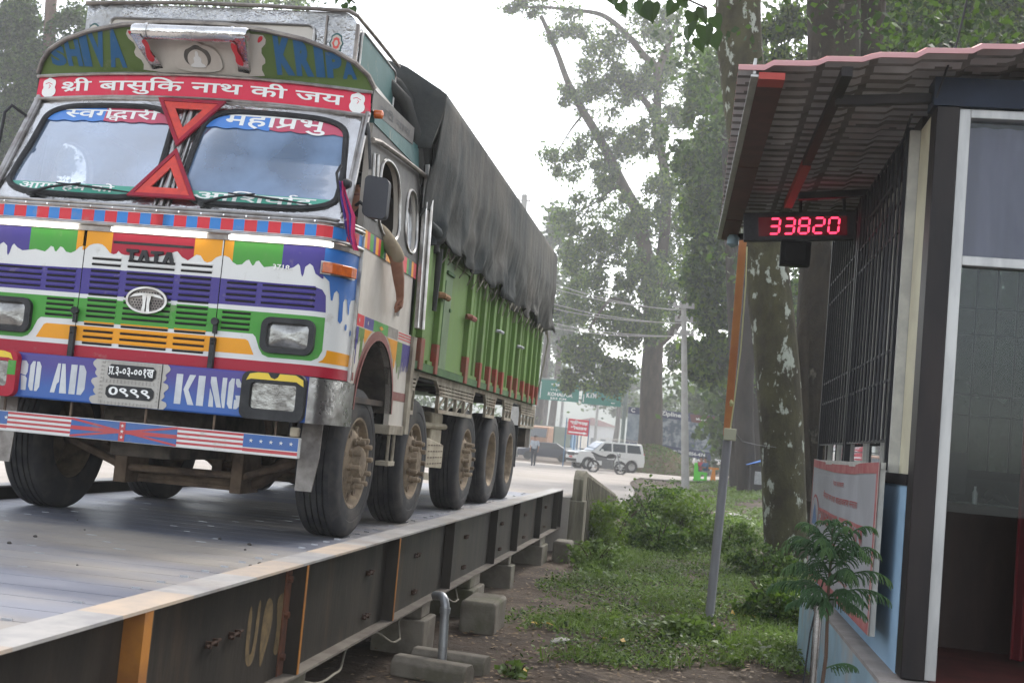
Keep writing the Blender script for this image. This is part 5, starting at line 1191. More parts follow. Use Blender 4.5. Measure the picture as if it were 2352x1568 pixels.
# ---------------------------------------------------------------- tarpaulin
tp = MB(); NY, NS = 300, 90
def tarp(u, v):
    y = 1.92+(9.93-1.92)*u
    prof = [(-1.36, 2.32), (-1.385, 2.9), (-1.36, 3.42), (-1.0, 3.62), (-.5, 3.76), (0, 3.82), (.5, 3.76), (1.0, 3.62), (1.36, 3.42), (1.385, 2.9), (1.31, 2.33)]
    t = v*10; i = min(9, int(t)); f = t-i; ff = f
    x = prof[i][0]*(1-ff)+prof[i+1][0]*ff; z = prof[i][1]*(1-ff)+prof[i+1][1]*ff
    side = max(0, 1-min(v, 1-v)/.2)
    low = max(0, (side-.55)/.45)
    s = 1 if v > .5 else -1
    n1 = noise.noise(Vector((y*5.5, z*.7, s*3.1))); n2 = noise.noise(Vector((y*1.7+z*1.4, z*2.2-y, s*7.7))); n3 = noise.noise(Vector((y*11+z*3, z*6, s*2.0)))
    pl_ = abs(math.sin(y*7.0+1.5*noise.noise(Vector((y*.9, 0, 2)))))**.6
    disp = side*(.022*n1+.060*n2*(.3+1.2*low)+.009*n3-.010*pl_)
    rdg = 1-abs(noise.noise(Vector((y*2.6-z*2.0, z*2.8+y*.8, s*1.3)))*2.2)
    disp += side*low*(.07*max(0, rdg)**1.5+.03*abs(noise.noise(Vector((y*6+z*5, z*5-y*2, s)))))
    x += s*disp
    if side <= 0: z += .03*noise.noise(Vector((x*2, y*1.3, 0)))
    if low > 0:
        e = .5+.5*math.sin(y*9.5+2*noise.noise(Vector((y*1.1, 5, 0)))); drop = noise.noise(Vector((y*1.3, 9.1, s)))*.10-.07*e
        z += (drop+.02*(y-2)/8)*((side-.55)/.45)**2
    if y < 2.5 and side > 0: x -= s*(2.5-y)*.20*side; 
    return (x, y, z)
tp.grid(lambda u, v: tarp(u, v), NY, NS)
tp.grid(lambda u, v: (lambda p: (p[0]*.98, 9.93+.02*math.sin(p[0]*9), p[2]*(1-u)+2.35*u))(tarp(1, v)), 6, NS)
tp.grid(lambda u, v: (lambda p: (p[0]*(1-.05*u), 1.92-.10*u-.02*math.sin(p[0]*7+u*4), p[2]*(1-u)+(2.95)*u))(tarp(0, .18+.64*v)), 6, 40)
ta = tp.build('tarpaulin', M['tarp'], truck, smooth=70, fix=True)
sol = ta.modifiers.new('thick', 'SOLIDIFY'); sol.thickness = .012
# gathered folds of cloth behind the cab
b = MB()
for s in (-1, 1):
    for k, (y, x, r, zt, zb) in enumerate(((2.14, 1.13, .06, 3.30, 2.45), (2.24, 1.19, .055, 3.30, 2.36), (2.34, 1.23, .06, 3.36, 2.28), (2.45, 1.27, .05, 3.36, 2.24), (2.05, 1.06, .05, 3.25, 2.62))):
        pts = [(s*(x-.20*((1-t)**2)*0+.02*math.sin(t*6+k)), y+.05*math.sin(t*4+k*2)-.25*(t**3)*0, zb+(zt-zb)*t) for t in np.linspace(0, 1, 9)]
        b.tube(pts, [r*(.75+.3*math.sin(i*1.3+k)) for i in range(9)], 0, 9)
    b.tube([(s*1.28, 2.12, 2.42), (s*1.30, 2.3, 2.38), (s*1.29, 2.55, 2.40)], [.03, .05, .03]); b.tube([(s*1.27, 2.62, 2.3), (s*1.265, 2.64, 2.1), (s*1.26, 2.66, 1.78)], [.03, .028, .02], 0, 6)
    b.tube([(s*.96, 1.62, 3.40), (s*1.08, 1.75, 3.30), (s*1.17, 1.86, 3.05), (s*1.2, 1.9, 2.85), (s*1.19, 1.98, 2.70)], [.05, .05, .045, .04, .03]); b.tube([(s*.8, 1.66, 3.52), (s*.98, 1.80, 3.44), (s*1.15, 1.98, 3.22), (s*1.22, 2.02, 2.95), (s*1.2, 2.1, 2.6)], [.07, .06, .06, .05, .03])
    b.build('tarpaulin_folds', M['tarp'], truck, smooth=70); b = MB()

rnd = random.Random(3)
for s in (-1, 1):
    y = 2.7
    while y < 9.8:
        b = MB(); z = 2.28+rnd.uniform(-.03, .03); l = rnd.uniform(.07, .16); pts = [(s*1.33, y, z+.05), (s*1.30, y+rnd.uniform(-.04, .04), z-.03), (s*1.275, y+rnd.uniform(-.05, .05), z-l)]
        if rnd.random() < .6: pts = [(s*1.33, y+.26, z+.03), (s*1.325, y+.12, z-.05)]+pts
        b.tube(pts, .006, 0, 5); b.build('tie_rope', M['rope'], truck); y += rnd.uniform(.2, .38)
    b = MB(); b.tube([(s*1.30, 9.6, 2.45), (s*1.33, 9.95, 2.2), (s*1.27, 9.8, 1.45), (s*1.22, 9.7, 1.28)], .012); b.build('corner_rope', M['rope'], truck)
# ================================================================== VEGETATION
rs = np.random.RandomState(11)
def leafmat(name, c, tr=.35, c2=None):
    m = bpy.data.materials.new(name); m.use_nodes = True; n = m.node_tree; n.nodes.clear()
    o = n.nodes.new('ShaderNodeOutputMaterial'); d = n.nodes.new('ShaderNodeBsdfPrincipled'); t = n.nodes.new('ShaderNodeBsdfTranslucent'); x = n.nodes.new('ShaderNodeMixShader')
    g = n.nodes.new('ShaderNodeTexCoord'); q = n.nodes.new('ShaderNodeTexNoise'); q.inputs['Scale'].default_value = 1.1; q.inputs['Detail'].default_value = 3; n.links.new(g.outputs['Object'], q.inputs['Vector'])
    mx = n.nodes.new('ShaderNodeMix'); mx.data_type = 'RGBA'; c2 = c2 or tuple(v*.6 for v in c); mx.inputs[6].default_value = (*c2, 1); mx.inputs[7].default_value = (*c, 1)
    r = n.nodes.new('ShaderNodeMapRange'); r.inputs[1].default_value = .35; r.inputs[2].default_value = .65; n.links.new(q.outputs['Fac'], r.inputs[0]); n.links.new(r.outputs[0], mx.inputs[0])
    n.links.new(mx.outputs[2], d.inputs['Base Color']); d.inputs['Roughness'].default_value = .55; d.inputs['Specular IOR Level'].default_value = .2
    mv = n.nodes.new('ShaderNodeMix'); mv.data_type = 'RGBA'; mv.blend_type = 'MULTIPLY'; mv.inputs[0].default_value = 1; mv.inputs[7].default_value = (1.3, 1.5, .6, 1); n.links.new(mx.outputs[2], mv.inputs[6]); n.links.new(mv.outputs[2], t.inputs[0])
    x.inputs[0].default_value = tr; n.links.new(d.outputs[0], x.inputs[1]); n.links.new(t.outputs[0], x.inputs[2]); n.links.new(x.outputs[0], o.inputs['Surface']); return m
LF = {'mid': leafmat('mid_leaf', (.07, .125, .022), .4), 'dark': leafmat('dark_leaf', (.026, .055, .014), .3), 'light': leafmat('light_leaf', (.15, .22, .035), .45), 'grey': leafmat('greyish_leaf', (.09, .125, .06), .4),
      'herb': leafmat('herb_leaf', (.135, .20, .055), .3), 'herb2': leafmat('herb_leaf_pale', (.20, .27, .12), .3), 'herb3': leafmat('herb_leaf_dark', (.04, .08, .025), .2), 'dry': leafmat('dry_leaf', (.20, .13, .07), .1), 'yellow': leafmat('yellow_leaf', (.55, .33, .03), .2), 'fir': leafmat('araucaria_leaf', (.06, .125, .05), .15), 'fir2': leafmat('araucaria_tip', (.085, .16, .05), .15)}
def leaves(name, P, size, mats, parent=None, flat=.0, probs=None, aspect=.6, droop=0.):
    "one mesh of small leaf blades at the points P"
    n = len(P); P = np.asarray(P, float)
    d = rs.normal(size=(n, 3)); d[:, 2] = d[:, 2]*(1-flat)-droop; d /= np.linalg.norm(d, axis=1)[:, None]+1e-9
    u = rs.normal(size=(n, 3)); u -= (u*d).sum(1)[:, None]*d; u /= np.linalg.norm(u, axis=1)[:, None]+1e-9
    if flat > 0:
        up = np.tile(np.array([0, 0, 1.]), (n, 1)); u2 = np.cross(up, d); u2 /= np.linalg.norm(u2, axis=1)[:, None]+1e-9; u = u2*flat+u*(1-flat)
    s = size*rs.uniform(.45, 1.5, n)[:, None]
    V = np.empty((n, 4, 3)); V[:, 0] = P-d*s*.5; V[:, 1] = P+u*s*aspect*.5-d*s*.05; V[:, 2] = P+d*s*.5; V[:, 3] = P-u*s*aspect*.5-d*s*.05
    nrm = np.cross(d, u); V[:, 0] += nrm*s*.08; V[:, 2] += nrm*s*.08
    me = bpy.data.meshes.new(name); me.vertices.add(n*4); me.vertices.foreach_set('co', V.reshape(-1)); me.loops.add(n*4); me.loops.foreach_set('vertex_index', np.arange(n*4, dtype=np.int32))
    me.polygons.add(n); me.polygons.foreach_set('loop_start', np.arange(0, n*4, 4, dtype=np.int32)); me.polygons.foreach_set('loop_total', np.full(n, 4, dtype=np.int32))
    for m in mats: me.materials.append(LF[m])
    me.polygons.foreach_set('material_index', rs.choice(len(mats), n, p=probs).astype(np.int32)); me.update(); me.validate()
    o = bpy.data.objects.new(name, me); C.objects.link(o)
    if parent is not None: o.parent = parent
    return o
def blob(c, r, n, k=None, spread=.22):
    "points clustered in an ellipsoid, leaving gaps"
    c = np.array(c, float); r = np.array(r if hasattr(r, '__len__') else (r, r, r), float)
    k = k or max(4, n//160); q = rs.normal(size=(k, 3)); q /= np.linalg.norm(q, axis=1)[:, None]; q *= rs.uniform(.25, 1, k)[:, None]**.6
    i = rs.randint(0, k, n); p = q[i]+rs.normal(size=(n, 3))*spread*rs.uniform(.5, 1.2, k)[i][:, None]; return c+p*r
def bark(name, c1, c2, c3=None, sc=3, lo3=.55, hi3=.62, sc3=2.2): return mat(name, c1, c2, sc_=sc, rough=.95, bump=.8, bsc=10, bdist=.04, stretch=(1, 1, .35) if c3 is None else (1, 1, .6), c3=c3, sc3=sc3, lo3=lo3, hi3=hi3, det=8)
BK1 = bark('grey_brown_bark', (.075, .056, .042), (.04, .03, .023)); BK2 = bark('dark_bark', (.038, .029, .023), (.022, .017, .014)); BK3 = bark('mossy_bark', (.068, .064, .032), (.034, .029, .018), (.32, .34, .29), 3, .575, .61, 5.0); BK4 = bark('reddish_bark', (.17, .11, .085), (.11, .075, .06))
def limb(mb, pts, r0, r1, n=10, wob=.0):
    P = [Vector(p) for p in pts]; out = []; N = len(P); R_ = []
    for i in range(N-1):
        for k in range(4):
            t = k/4; a = P[max(0, i-1)]; b_ = P[i]; c_ = P[i+1]; d_ = P[min(N-1, i+2)]
            q = .5*((2*b_)+(c_-a)*t+(2*a-5*b_+4*c_-d_)*t*t+(3*b_-a-3*c_+d_)*t**3)
            f = (i+t)/(N-1); q += Vector((noise.noise(q*.8+Vector((3, 1, 0))), noise.noise(q*.8+Vector((7, 0, 2))), 0))*wob; out.append(q); R_.append(r0+(r1-r0)*f)
    out.append(P[-1]); R_.append(r1); mb.tube(out, R_, 0, n)
def tree(name, label, base, limbs, blobs, leaf, mats, bk, group=None, probs=None, cat='tree', vine=None):
    t = thing(name, label, cat, base, 0, group); B = Vector(base)
    b = MB()
    for pts, r0, r1 in limbs: limb(b, [Vector(p)-B for p in pts], r0, r1, 12, .05*r0)
    b.build('trunk', bk, t, smooth=60, fix=False)
    P = np.concatenate([blob(np.array(c)-np.array(base), r, n) for c, r, n in blobs]); leaves('crown', P, leaf, mats, t, probs=probs, droop=.25)
    return t
A = lambda u, v, Y, dy=0: tuple(at(u, v, Y+dy))
# tall spreading tree behind the car
Y = 75.0; base = (.75, Y, .35)
L = [([(.70, Y, .2), (.62, Y, 2.0), A(1497, 850, Y), A(1500, 760, Y), A(1493, 660, Y), A(1480, 570, Y), A(1469, 493, Y)], .88, .40),
     ([A(1497, 700, Y), A(1518, 600, Y, 1), A(1530, 480, Y, 1), A(1526, 390, Y, 1), A(1510, 300, Y), A(1509, 167, Y), A(1480, 130, Y), A(1442, 83, Y), A(1400, 45, Y), A(1366, 30, Y), A(1309, 23, Y), A(1250, 17, Y), A(1203, 17, Y)], .42, .07),
     ([A(1469, 493, Y), A(1430, 425, Y), A(1389, 340, Y), A(1342, 260, Y), A(1309, 200, Y), A(1276, 113, Y), A(1243, 37, Y)], .42, .14),
     ([A(1509, 290, Y), A(1496, 253, Y), A(1469, 220, Y), A(1430, 195, Y), A(1389, 173, Y)], .30, .10),
     ([A(1430, 425, Y), A(1400, 440, Y), A(1360, 470, Y), A(1300, 500, Y)], .12, .04), ([A(1342, 260, Y), A(1310, 300, Y), A(1280, 350, Y)], .10, .03), ([A(1509, 167, Y), A(1540, 90, Y), A(1570, 10, Y)], .3, .1), ([A(1500, 800, Y), A(1560, 740, Y), A(1590, 640, Y, 2)], .35, .15),
     ([A(1490, 740, Y), A(1440, 700, Y), A(1400, 690, Y, -3), A(1350, 760, Y, -4)], .22, .05)]
def bb(u, v, ru, rv, n, dy=0, Y=75.0):
    s = (Y+7.27)/FPX; return (A(u, v, Y, dy), (ru*s, min(ru, rv)*s*.8, rv*s), n)
Bl = [bb(1210, 20, 60, 35, 1500), bb(1300, 60, 60, 45, 1900), bb(1380, 130, 70, 60, 3000), bb(1420, 210, 80, 60, 3600), bb(1500, 60, 70, 60, 3200), bb(1560, 150, 80, 80, 3600, 3), bb(1330, 220, 50, 45, 1500), bb(1290, 370, 50, 50, 1500), bb(1360, 340, 70, 50, 2300), bb(1330, 500, 70, 60, 2600), bb(1420, 560, 70, 80, 3600, 2), bb(1400, 400, 50, 60, 1500), bb(1540, 260, 50, 50, 1800), bb(1440, 310, 40, 40, 900),
      bb(1540, 560, 70, 120, 5200, 3), bb(1590, 400, 60, 100, 4200, 4), bb(1560, 700, 70, 70, 3200, 3), bb(1330, 610, 70, 70, 3000, 2), bb(1390, 680, 70, 60, 3000), bb(1420, 760, 70, 60, 3600, -2), bb(1340, 800, 70, 50, 3600, -3), bb(1400, 860, 70, 45, 3600, -3), bb(1300, 720, 50, 50, 1700), bb(1450, 640, 40, 60, 1500), bb(1575, 830, 70, 50, 2600, 5), bb(1320, 880, 45, 30, 1300, -3), bb(1500, 480, 40, 100, 1500), bb(1505, 610, 28, 40, 700), bb(1480, 640, 55, 60, 2600, -3), bb(1495, 740, 50, 60, 2200, -3), bb(1450, 480, 50, 50, 1800, -3), bb(1510, 420, 50, 60, 2200, -2), bb(1500, 300, 45, 50, 1600, -2), bb(1440, 350, 50, 50, 1600), bb(1380, 580, 60, 50, 2000), bb(1470, 180, 60, 50, 2000)]
tree('spreading_tree', 'tall spreading tree with forked leafy limbs on a mound behind the white car', base, L, Bl, .24, ['mid', 'dark', 'grey', 'light'], BK1, 'trees along the road', [.42, .18, .15, .25])
# denser tree to its right
Y = 48.0; q = lambda u, v, ru, rv, n, dy=0: bb(u, v, ru, rv, n, dy, 48.0)
L = [([(5.6, Y, -.4), A(1735, 1000, Y), A(1720, 800, Y), A(1690, 600, Y), A(1660, 400, Y), A(1640, 200, Y)], .5, .2), ([A(1690, 600, Y), A(1620, 480, Y), A(1590, 380, Y)], .22, .08), ([A(1660, 400, Y), A(1720, 250, Y), A(1760, 100, Y)], .22, .08)]
Bl = [q(1610, 380, 60, 80, 4200), q(1650, 480, 70, 90, 5600), q(1625, 600, 60, 70, 4400), q(1680, 330, 60, 90, 3600), q(1650, 700, 60, 90, 4600), q(1630, 810, 60, 70, 4200), q(1710, 860, 40, 80, 2600), q(1600, 250, 40, 60, 1500), q(1650, 180, 60, 70, 2200), q(1700, 600, 50, 120, 4200, 2), q(1800, 300, 90, 120, 3500, 3), q(1780, 900, 90, 110, 5000, 4), q(1860, 750, 80, 150, 4000, 4)]
tree('dense_tree', 'dense green tree filling the gap between the tall tree and the office roof', (5.6, Y, -.5), L, Bl, .26, ['mid', 'dark', 'light', 'grey'], BK2, 'trees along the road', [.42, .2, .25, .13])
# dark trunk by the bench
Y = 38.0
L = [([A(1716, 1125, Y), A(1715, 1090, Y), A(1708, 950, Y), A(1714, 800, Y), A(1722, 650, Y), A(1740, 450, Y), A(1752, 250, Y)], .38, .28)]
tree('dark_trunk_tree', 'dark straight trunk rising right of the orange post', (5.15, Y, -.62), L, [(A(1780, 150, Y), (4, 2, 3), 2500), (A(1850, 500, Y, 3), (3, 2, 4), 3000)], .25, ['dark', 'mid'], BK2, 'trees along the road')
Y = 44.0
tree('dark_trunk_tree', 'thin dark trunk half hidden behind the orange post', (4.3, Y, -.5), [([A(1692, 1120, Y), A(1690, 1050, Y), A(1690, 900, Y), A(1682, 700, Y), A(1672, 500, Y), A(1665, 300, Y)], .3, .15)], [(A(1650, 250, Y), (2.5, 2, 3), 1800)], .25, ['mid', 'dark'], BK2, 'trees along the road')
# lichen covered tree beside the office
Y = 11.6
t = tree('lichen_tree', 'big leaning mossy tree trunk with white lichen patches beside the office', (4.98, Y, -.85),
     [([(5.0, Y, -.95), (4.98, Y, -.5), A(1795, 1000, Y), A(1785, 850, Y), A(1765, 650, Y), A(1735, 430, Y), A(1712, 230, Y), A(1697, 80, Y), A(1690, -150, Y), A(1650, -500, Y)], .32, .36), ([(4.98, Y, -.9), (4.85, Y-.1, -.75), (4.6, Y-.3, -.85)], .2, .05), ([(4.98, Y, -.5), (5.3, Y-.1, -.75), (5.5, Y-.3, -.9)], .25, .05), ([A(1690, -150, Y), A(1800, -300, Y), A(2000, -420, Y)], .2, .08)],
     [(A(1650, -420, Y), (1.6, 1.6, .9), 2500), (A(2000, -480, Y), (1.6, 1.6, .8), 2500)], .12, ['mid', 'dark', 'light'], BK3)
Y = 13.4
t = tree('twin_trunk_tree', 'dark brown twin trunk tree standing close behind the lichen covered tree', (5.9, Y, -.85),
     [([(5.6, Y, -1.0), A(1870, 1100, Y), A(1880, 850, Y), A(1895, 600, Y), A(1910, 300, Y), A(1915, 60, Y), A(1900, -200, Y)], .36, .46), ([(6.2, Y+.5, -1.0), A(1960, 1100, Y, .5), A(1960, 800, Y, .5), A(1975, 500, Y, .5), A(1990, 200, Y, .5), A(2010, -100, Y, .5)], .36, .22), ([A(1895, 640, Y), A(1850, 760, Y, -.2), A(1838, 950, Y, -.3), A(1845, 1150, Y, -.3)], .12, .16)],
     [(A(1900, -350, Y), (2, 2, .9), 2500), (A(2250, -260, Y), (2.6, 2, 1.0), 3000), ((7.5, 5, 6.3), (4.5, 5, .8), 8000), ((9.5, -3, 6.5), (5, 5, .9), 8000), ((5.5, -8, 6.8), (4, 4, .8), 3500)], .10, ['dark', 'mid'], bark('brown_wet_bark', (.034, .026, .017), (.02, .016, .012), (.10, .09, .07), 3, .62, .68, 3.0))
# canopy above and behind the office
Y = 22.0; q = lambda u, v, ru, rv, n, dy=0: bb(u, v, ru, rv, n, dy, 22.0)
tree('canopy_tree', 'dark leafy tree whose crown hangs above the office roof', (9.0, Y, -.5), [([(9, Y, -.6), (9.1, Y, 3), (8.8, Y, 7), (8, Y, 11)], .4, .2), ([(8.9, Y, 6), (10.5, Y, 9)], .2, .1)],
     [q(2100, 40, 130, 70, 14000), q(2290, 60, 120, 80, 14000), q(2050, 110, 80, 50, 5000), q(2200, 120, 120, 40, 7000), q(1790, 170, 70, 90, 3800, 4), q(1800, 60, 60, 60, 2600, 4), q(2010, 60, 70, 70, 3000, 2), q(1780, 300, 50, 60, 1800, 5), q(2200, -80, 200, 80, 6000)], .15, ['mid', 'dark', 'light'], BK2, 'trees along the road', [.4, .35, .25])
# trees left of the truck
Y = 46.0; q = lambda u, v, ru, rv, n, dy=0: bb(u, v, ru, rv, n, dy, 46.0)
tree('reddish_trunk_tree', 'airy tree with a pale reddish trunk beyond the far side of the cab', (-27.6, Y, -.8), [([(-27.4, Y, -.9), A(112, 400, Y), A(115, 250, Y), A(113, 100, Y), A(122, -60, Y)], .42, .25), ([A(113, 260, Y), A(60, 330, Y), A(5, 390, Y)], .1, .04)],
     [q(40, 50, 70, 60, 5200), q(60, 160, 80, 70, 8600), q(180, 60, 60, 60, 3000), q(30, 260, 60, 60, 9600), q(0, 330, 50, 80, 8000), q(70, 300, 60, 60, 5000), q(10, 360, 40, 60, 2600), q(170, 150, 40, 60, 2000), q(90, 230, 60, 60, 3000), q(20, 450, 50, 60, 3000), q(120, 340, 60, 70, 3000)], .22, ['dark', 'mid', 'grey'], BK4, 'trees left of the truck', [.5, .35, .15])
tree('leafy_tree', 'leafy tree whose top shows above the silver crown of the truck cab', (-24, Y+8, -.8), [([(-24, Y+8, -.9), (-24, Y+8, 12), A(560, 60, Y, 8)], .4, .15)],
     [(A(480, 20, Y, 8), (3, 2, 1.6), 1600), (A(620, 5, Y, 8), (3, 2, 1.2), 1500), (A(300, -10, Y, 8), (4, 2, 2), 1800), (A(260, 60, Y, 8), (2, 2, 2), 1200), (A(420, 300, Y, 8), (5, 3, 5), 2500)], .24, ['mid', 'dark', 'light'], BK1, 'trees left of the truck')
# pale far trees seen past the truck's tail
for k, (u, v, Y, ru, rv, n, lab) in enumerate(((1270, 560, 115., 45, 70, 1800, 'pale hazy tree just past the rear top corner of the tarpaulin'), (1290, 680, 130., 60, 70, 2400, 'pale hazy tree above the green road signs'), (1262, 780, 150., 40, 60, 1500, 'faint distant tree beside the truck tail behind the green sign'), (1420, 900, 160., 70, 40, 2200, 'faint distant tree behind the white car roof'), (1540, 960, 150., 80, 40, 2200, 'distant tree showing low between the big trunk and the pole'))):
    x, y, z = A(u, v, Y); s = (Y+7.27)/FPX
    tree('distant_tree', lab, (x, y, -.9), [([(x, y, -1), (x+.3, y, z*.5), (x, y, z)], .5, .15)], [((x, y, z), (ru*s, ru*s*.7, rv*s), n), ((x+.8, y, z-rv*s*.9), (ru*s*.8, ru*s*.6, rv*s*.6), n//2)], .55, ['mid', 'grey', 'dark'], BK1, 'distant trees')
# background wood seen through gaps right of the road
P = []
for (x, y, z, rx, ry, rz2, n) in ((9, 95, 5, 9, 5, 6, 9000), (20, 90, 6, 10, 5, 8, 8000), (8, 62, 3.5, 3.5, 3, 3.5, 5000), (14, 60, 5, 6, 4, 6, 8000), (24, 50, 6, 8, 4, 8, 8000), (15, 34, 4, 4, 3, 5, 6000), (-28, 110, 4, 14, 5, 5, 7000), (-50, 90, 5, 14, 5, 7, 7000), (-45, 60, 4, 10, 5, 6, 7000)): P.append(blob((x, y, z), (rx, ry, rz2), n, k=60, spread=.25))
o = leaves('woodland', np.concatenate(P), .5, ['mid', 'dark', 'grey']); tag(o, kind='stuff', label='hazy mass of woodland beyond the road', cat='woodland')
# big heart shaped leaves hanging into the top of the view
def heart(mb, c, s, rot, tilt, m=0):
    P = [(0, .05), (.28, .22), (.46, .10), (.50, -.15), (.34, -.52), (.12, -.85), (0, -1.1), (-.12, -.85), (-.34, -.52), (-.50, -.15), (-.46, .10), (-.28, .22)]
    M_ = Matrix.Rotation(rot, 3, 'Y') @ Matrix.Rotation(tilt, 3, 'X') @ Matrix.Rotation(tilt*2.3, 3, 'Z')
    pts = [Vector(c)+M_ @ Vector((a*s, abs(a)*s*.35, b_*s)) for a, b_ in P]; mid = [Vector(c)+M_ @ Vector((0, 0, z*s)) for z in (.05, -.5, -1.1)]
    mb.raw([pts[0]]+pts[1:6]+[pts[6]]+[mid[1]], [(0, 1, 2, 7), (2, 3, 7), (3, 4, 7), (4, 5, 6, 7)], m); mb.raw([pts[0]]+pts[7:12]+[pts[6]]+[mid[1]], [(0, 7, 4, 5), (4, 7, 3), (3, 7, 2), (2, 7, 6, 1)], m)
for lab, tw, hl in (('dark heart shaped leaves hanging from above beside the lichen covered tree', [(1400, -60), (1450, -20), (1500, -15), (1570, -5), (1625, 20)], [(1412, -6, 26), (1425, 8, 34), (1400, -10, 24), (1478, 12, 44), (1500, 10, 44), (1462, 5, 34), (1548, 8, 34), (1592, 30, 40), (1620, 62, 44), (1580, 60, 44), (1638, 80, 40), (1615, 20, 40), (1640, 40, 36), (1565, -5, 30), (1605, 90, 34)]),
                    ('few green leaves hanging from above over the silver crown of the cab', [(740, -70), (770, -30), (800, -5), (815, 8)], [(772, -4, 20), (790, 10, 20), (808, 18, 24), (762, -16, 20), (802, -10, 22)])):
    Yh = 2.2; sc_h = (Yh+7.27)/FPX; b = MB(); rnd = random.Random(9)
    t = thing('hanging_branch', lab, 'branch', A(tw[0][0], tw[0][1], Yh)); B = t.location.copy()
    for u, v, s in hl: heart(b, Vector(A(u, v, Yh, rnd.uniform(-.3, .3)))-B, s*sc_h, rnd.uniform(-.5, .5), rnd.uniform(-.4, .4))
    b.build('foliage', LF['dark'], t, fix=False, smooth=0)
    b = MB(); b.tube([Vector(A(u, v, Yh))-B for u, v in [(tw[0][0]-10, tw[0][1]-60)]+tw], .008, 0, 6); b.build('twig', BK2, t)
# ------------------------------------------------ ground cover
def cover(x, y):
    "0..1 how much greenery grows here"
    if y < 17.5 and x < 2.02+.2*math.sin(y*1.7): return 0
    if y >= 17.5 and x < 2.3: return 0
    if y < 3.6 and x > 4.46: return 0
    edge = 1.75+.35*math.sin(x*2.1)+.2*math.sin(x*5.3)+(.5 if x > 4 else 0)
    if x > 2.5 and edge-.1 < y < edge+.9: return .95*ss(edge-.1, edge+.15, y)*ss(2.4, 2.8, x)
    c_ = ss(edge-.15, edge+.5, y)
    c_ *= ss(2.0, 3.0, x+.11*(y-2)+.3*math.sin(y*2.3))
    n = noise.noise(Vector((x*.95, y*.8, 4))); c_ *= ss(-.45, -.1, n+.2*ss(4, 8, y)-.12*ss(3.2, 2.2, x))
    return c_
def scatter(n, x0, x1, y0, y1, fn):
    P = []
    while len(P) < n:
        x = x0+(x1-x0)*rs.rand(); y = y0+(y1-y0)*rs.rand()**1.5
        if rs.rand() < fn(x, y): P.append((x, y))
    return P
pts = scatter(170000, 1.9, 9.5, 1.2, 24, cover)
P = np.array([(x, y, gz(x, y)+abs(rs.normal())*.035*(1+.8*max(0, noise.noise(Vector((x*2, y*2, 8)))))+.01+max(0, noise.noise(Vector((x*.8, y*.7, 14))))*.16*rs.rand()) for x, y in pts])
o = leaves('ground_cover', P, .034, ['herb', 'herb2', 'herb3'], flat=.45, probs=[.5, .25, .25], aspect=.7); tag(o, kind='stuff', label='low leafy weeds covering the soil beside the weighbridge', cat='weeds')
pts = scatter(14000, 2.2, 7.5, 1.6, 18, lambda x, y: cover(x, y)*ss(-.1, .25, noise.noise(Vector((x*1.3, y*1.1, 31)))))
P = np.array([(x, y, gz(x, y)+.05+.03*rs.rand()) for x, y in pts]); o = leaves('grass_blades', P, .13, ['herb2', 'herb'], aspect=.07, droop=-1.6); tag(o, kind='stuff', label='thin grass blades standing among the weeds', cat='grass')
pts = scatter(2600, 2.3, 7.5, 1.8, 16, lambda x, y: cover(x, y)*ss(.0, .3, noise.noise(Vector((x*1.1, y*.8, 51)))))
P = np.array([(x, y, gz(x, y)+.06+.08*rs.rand()) for x, y in pts]); o = leaves('broad_weeds', P, .06, ['herb2', 'herb', 'grey'], flat=.6, aspect=.75); tag(o, kind='stuff', label='broad leaved weeds rising from the ground cover', cat='weeds')
pts = scatter(26000, 2.4, 16, 20, 62, lambda x, y: (1 if x > rightedge(y)+.2 and y < 58 else 0)*ss(-.3, .1, noise.noise(Vector((x*.5, y*.3, 1)))))
P = np.array([(x, y, gz(x, y)+.03+.09*rs.rand()) for x, y in pts]); o = leaves('verge_grass', P, .13, ['herb', 'herb2'], flat=.4); tag(o, kind='stuff', label='short grass on the verge beyond the bushes', cat='grass')
pts = scatter(3200, 1.0, 4.6, -.5, 9, lambda x, y: 1 if (x > 1.75 or rs.rand() < .3) and not (x > 4.4 and y < 3.6) else 0)
P = np.array([(x, y, gz(x, y)+.008+.012*rs.rand()) for x, y in pts]); o = leaves('leaf_litter', P, .045, ['dry'], flat=.9); tag(o, kind='stuff', label='dry leaf litter on the bare soil', cat='leaf litter')
P = np.array([(x, y, gz(x, y)+.05+.02*rs.rand()) for x, y in ((2.35, 3.05), (2.42, 3.0), (2.9, 2.7), (3.05, 2.65), (4.12, 5.0), (4.2, 4.95), (2.5, .9), (2.2, 1.15), (3.1, .4), (4.0, 5.1), (2.28, 3.1))]); o = leaves('fallen_leaf', P, .10, ['yellow'], flat=.8); tag(o, kind='stuff', label='scattered yellow fallen leaves', cat='leaf')
# bushes
def bush(lab, x, y, r, h, n, mats, g='bushes beside the parapet'):
    z = gz(x, y)-.03; t = thing('bush', lab, 'bush', (x, y, z), 0, g); b = MB(); rnd = random.Random(int(x*100))
    for k in range(7):
        a = rnd.uniform(0, 6.28); limb(b, [(0, 0, 0), (r*.3*math.cos(a), r*.3*math.sin(a), h*.5), (r*.7*math.cos(a), r*.7*math.sin(a), h*.9)], .012, .004, 5)
    b.build('stem', BK1, t, fix=False); leaves('foliage', np.concatenate([blob((0, 0, h*.55), (r, r, h*.5), n, k=26, spread=.2), blob((0, 0, h*.25), (r*1.1, r*1.1, h*.25), n//2, k=20)]), .055, mats, t, droop=.1)
bush('bright green bush growing against the low end of the parapet', 2.35, 12.2, .50, .72, 3200, ['herb', 'herb2', 'light'])
bush('tall green bush in the middle of the weeds behind the parapet', 3.0, 14.2, .75, .95, 5200, ['herb', 'mid', 'herb3'])
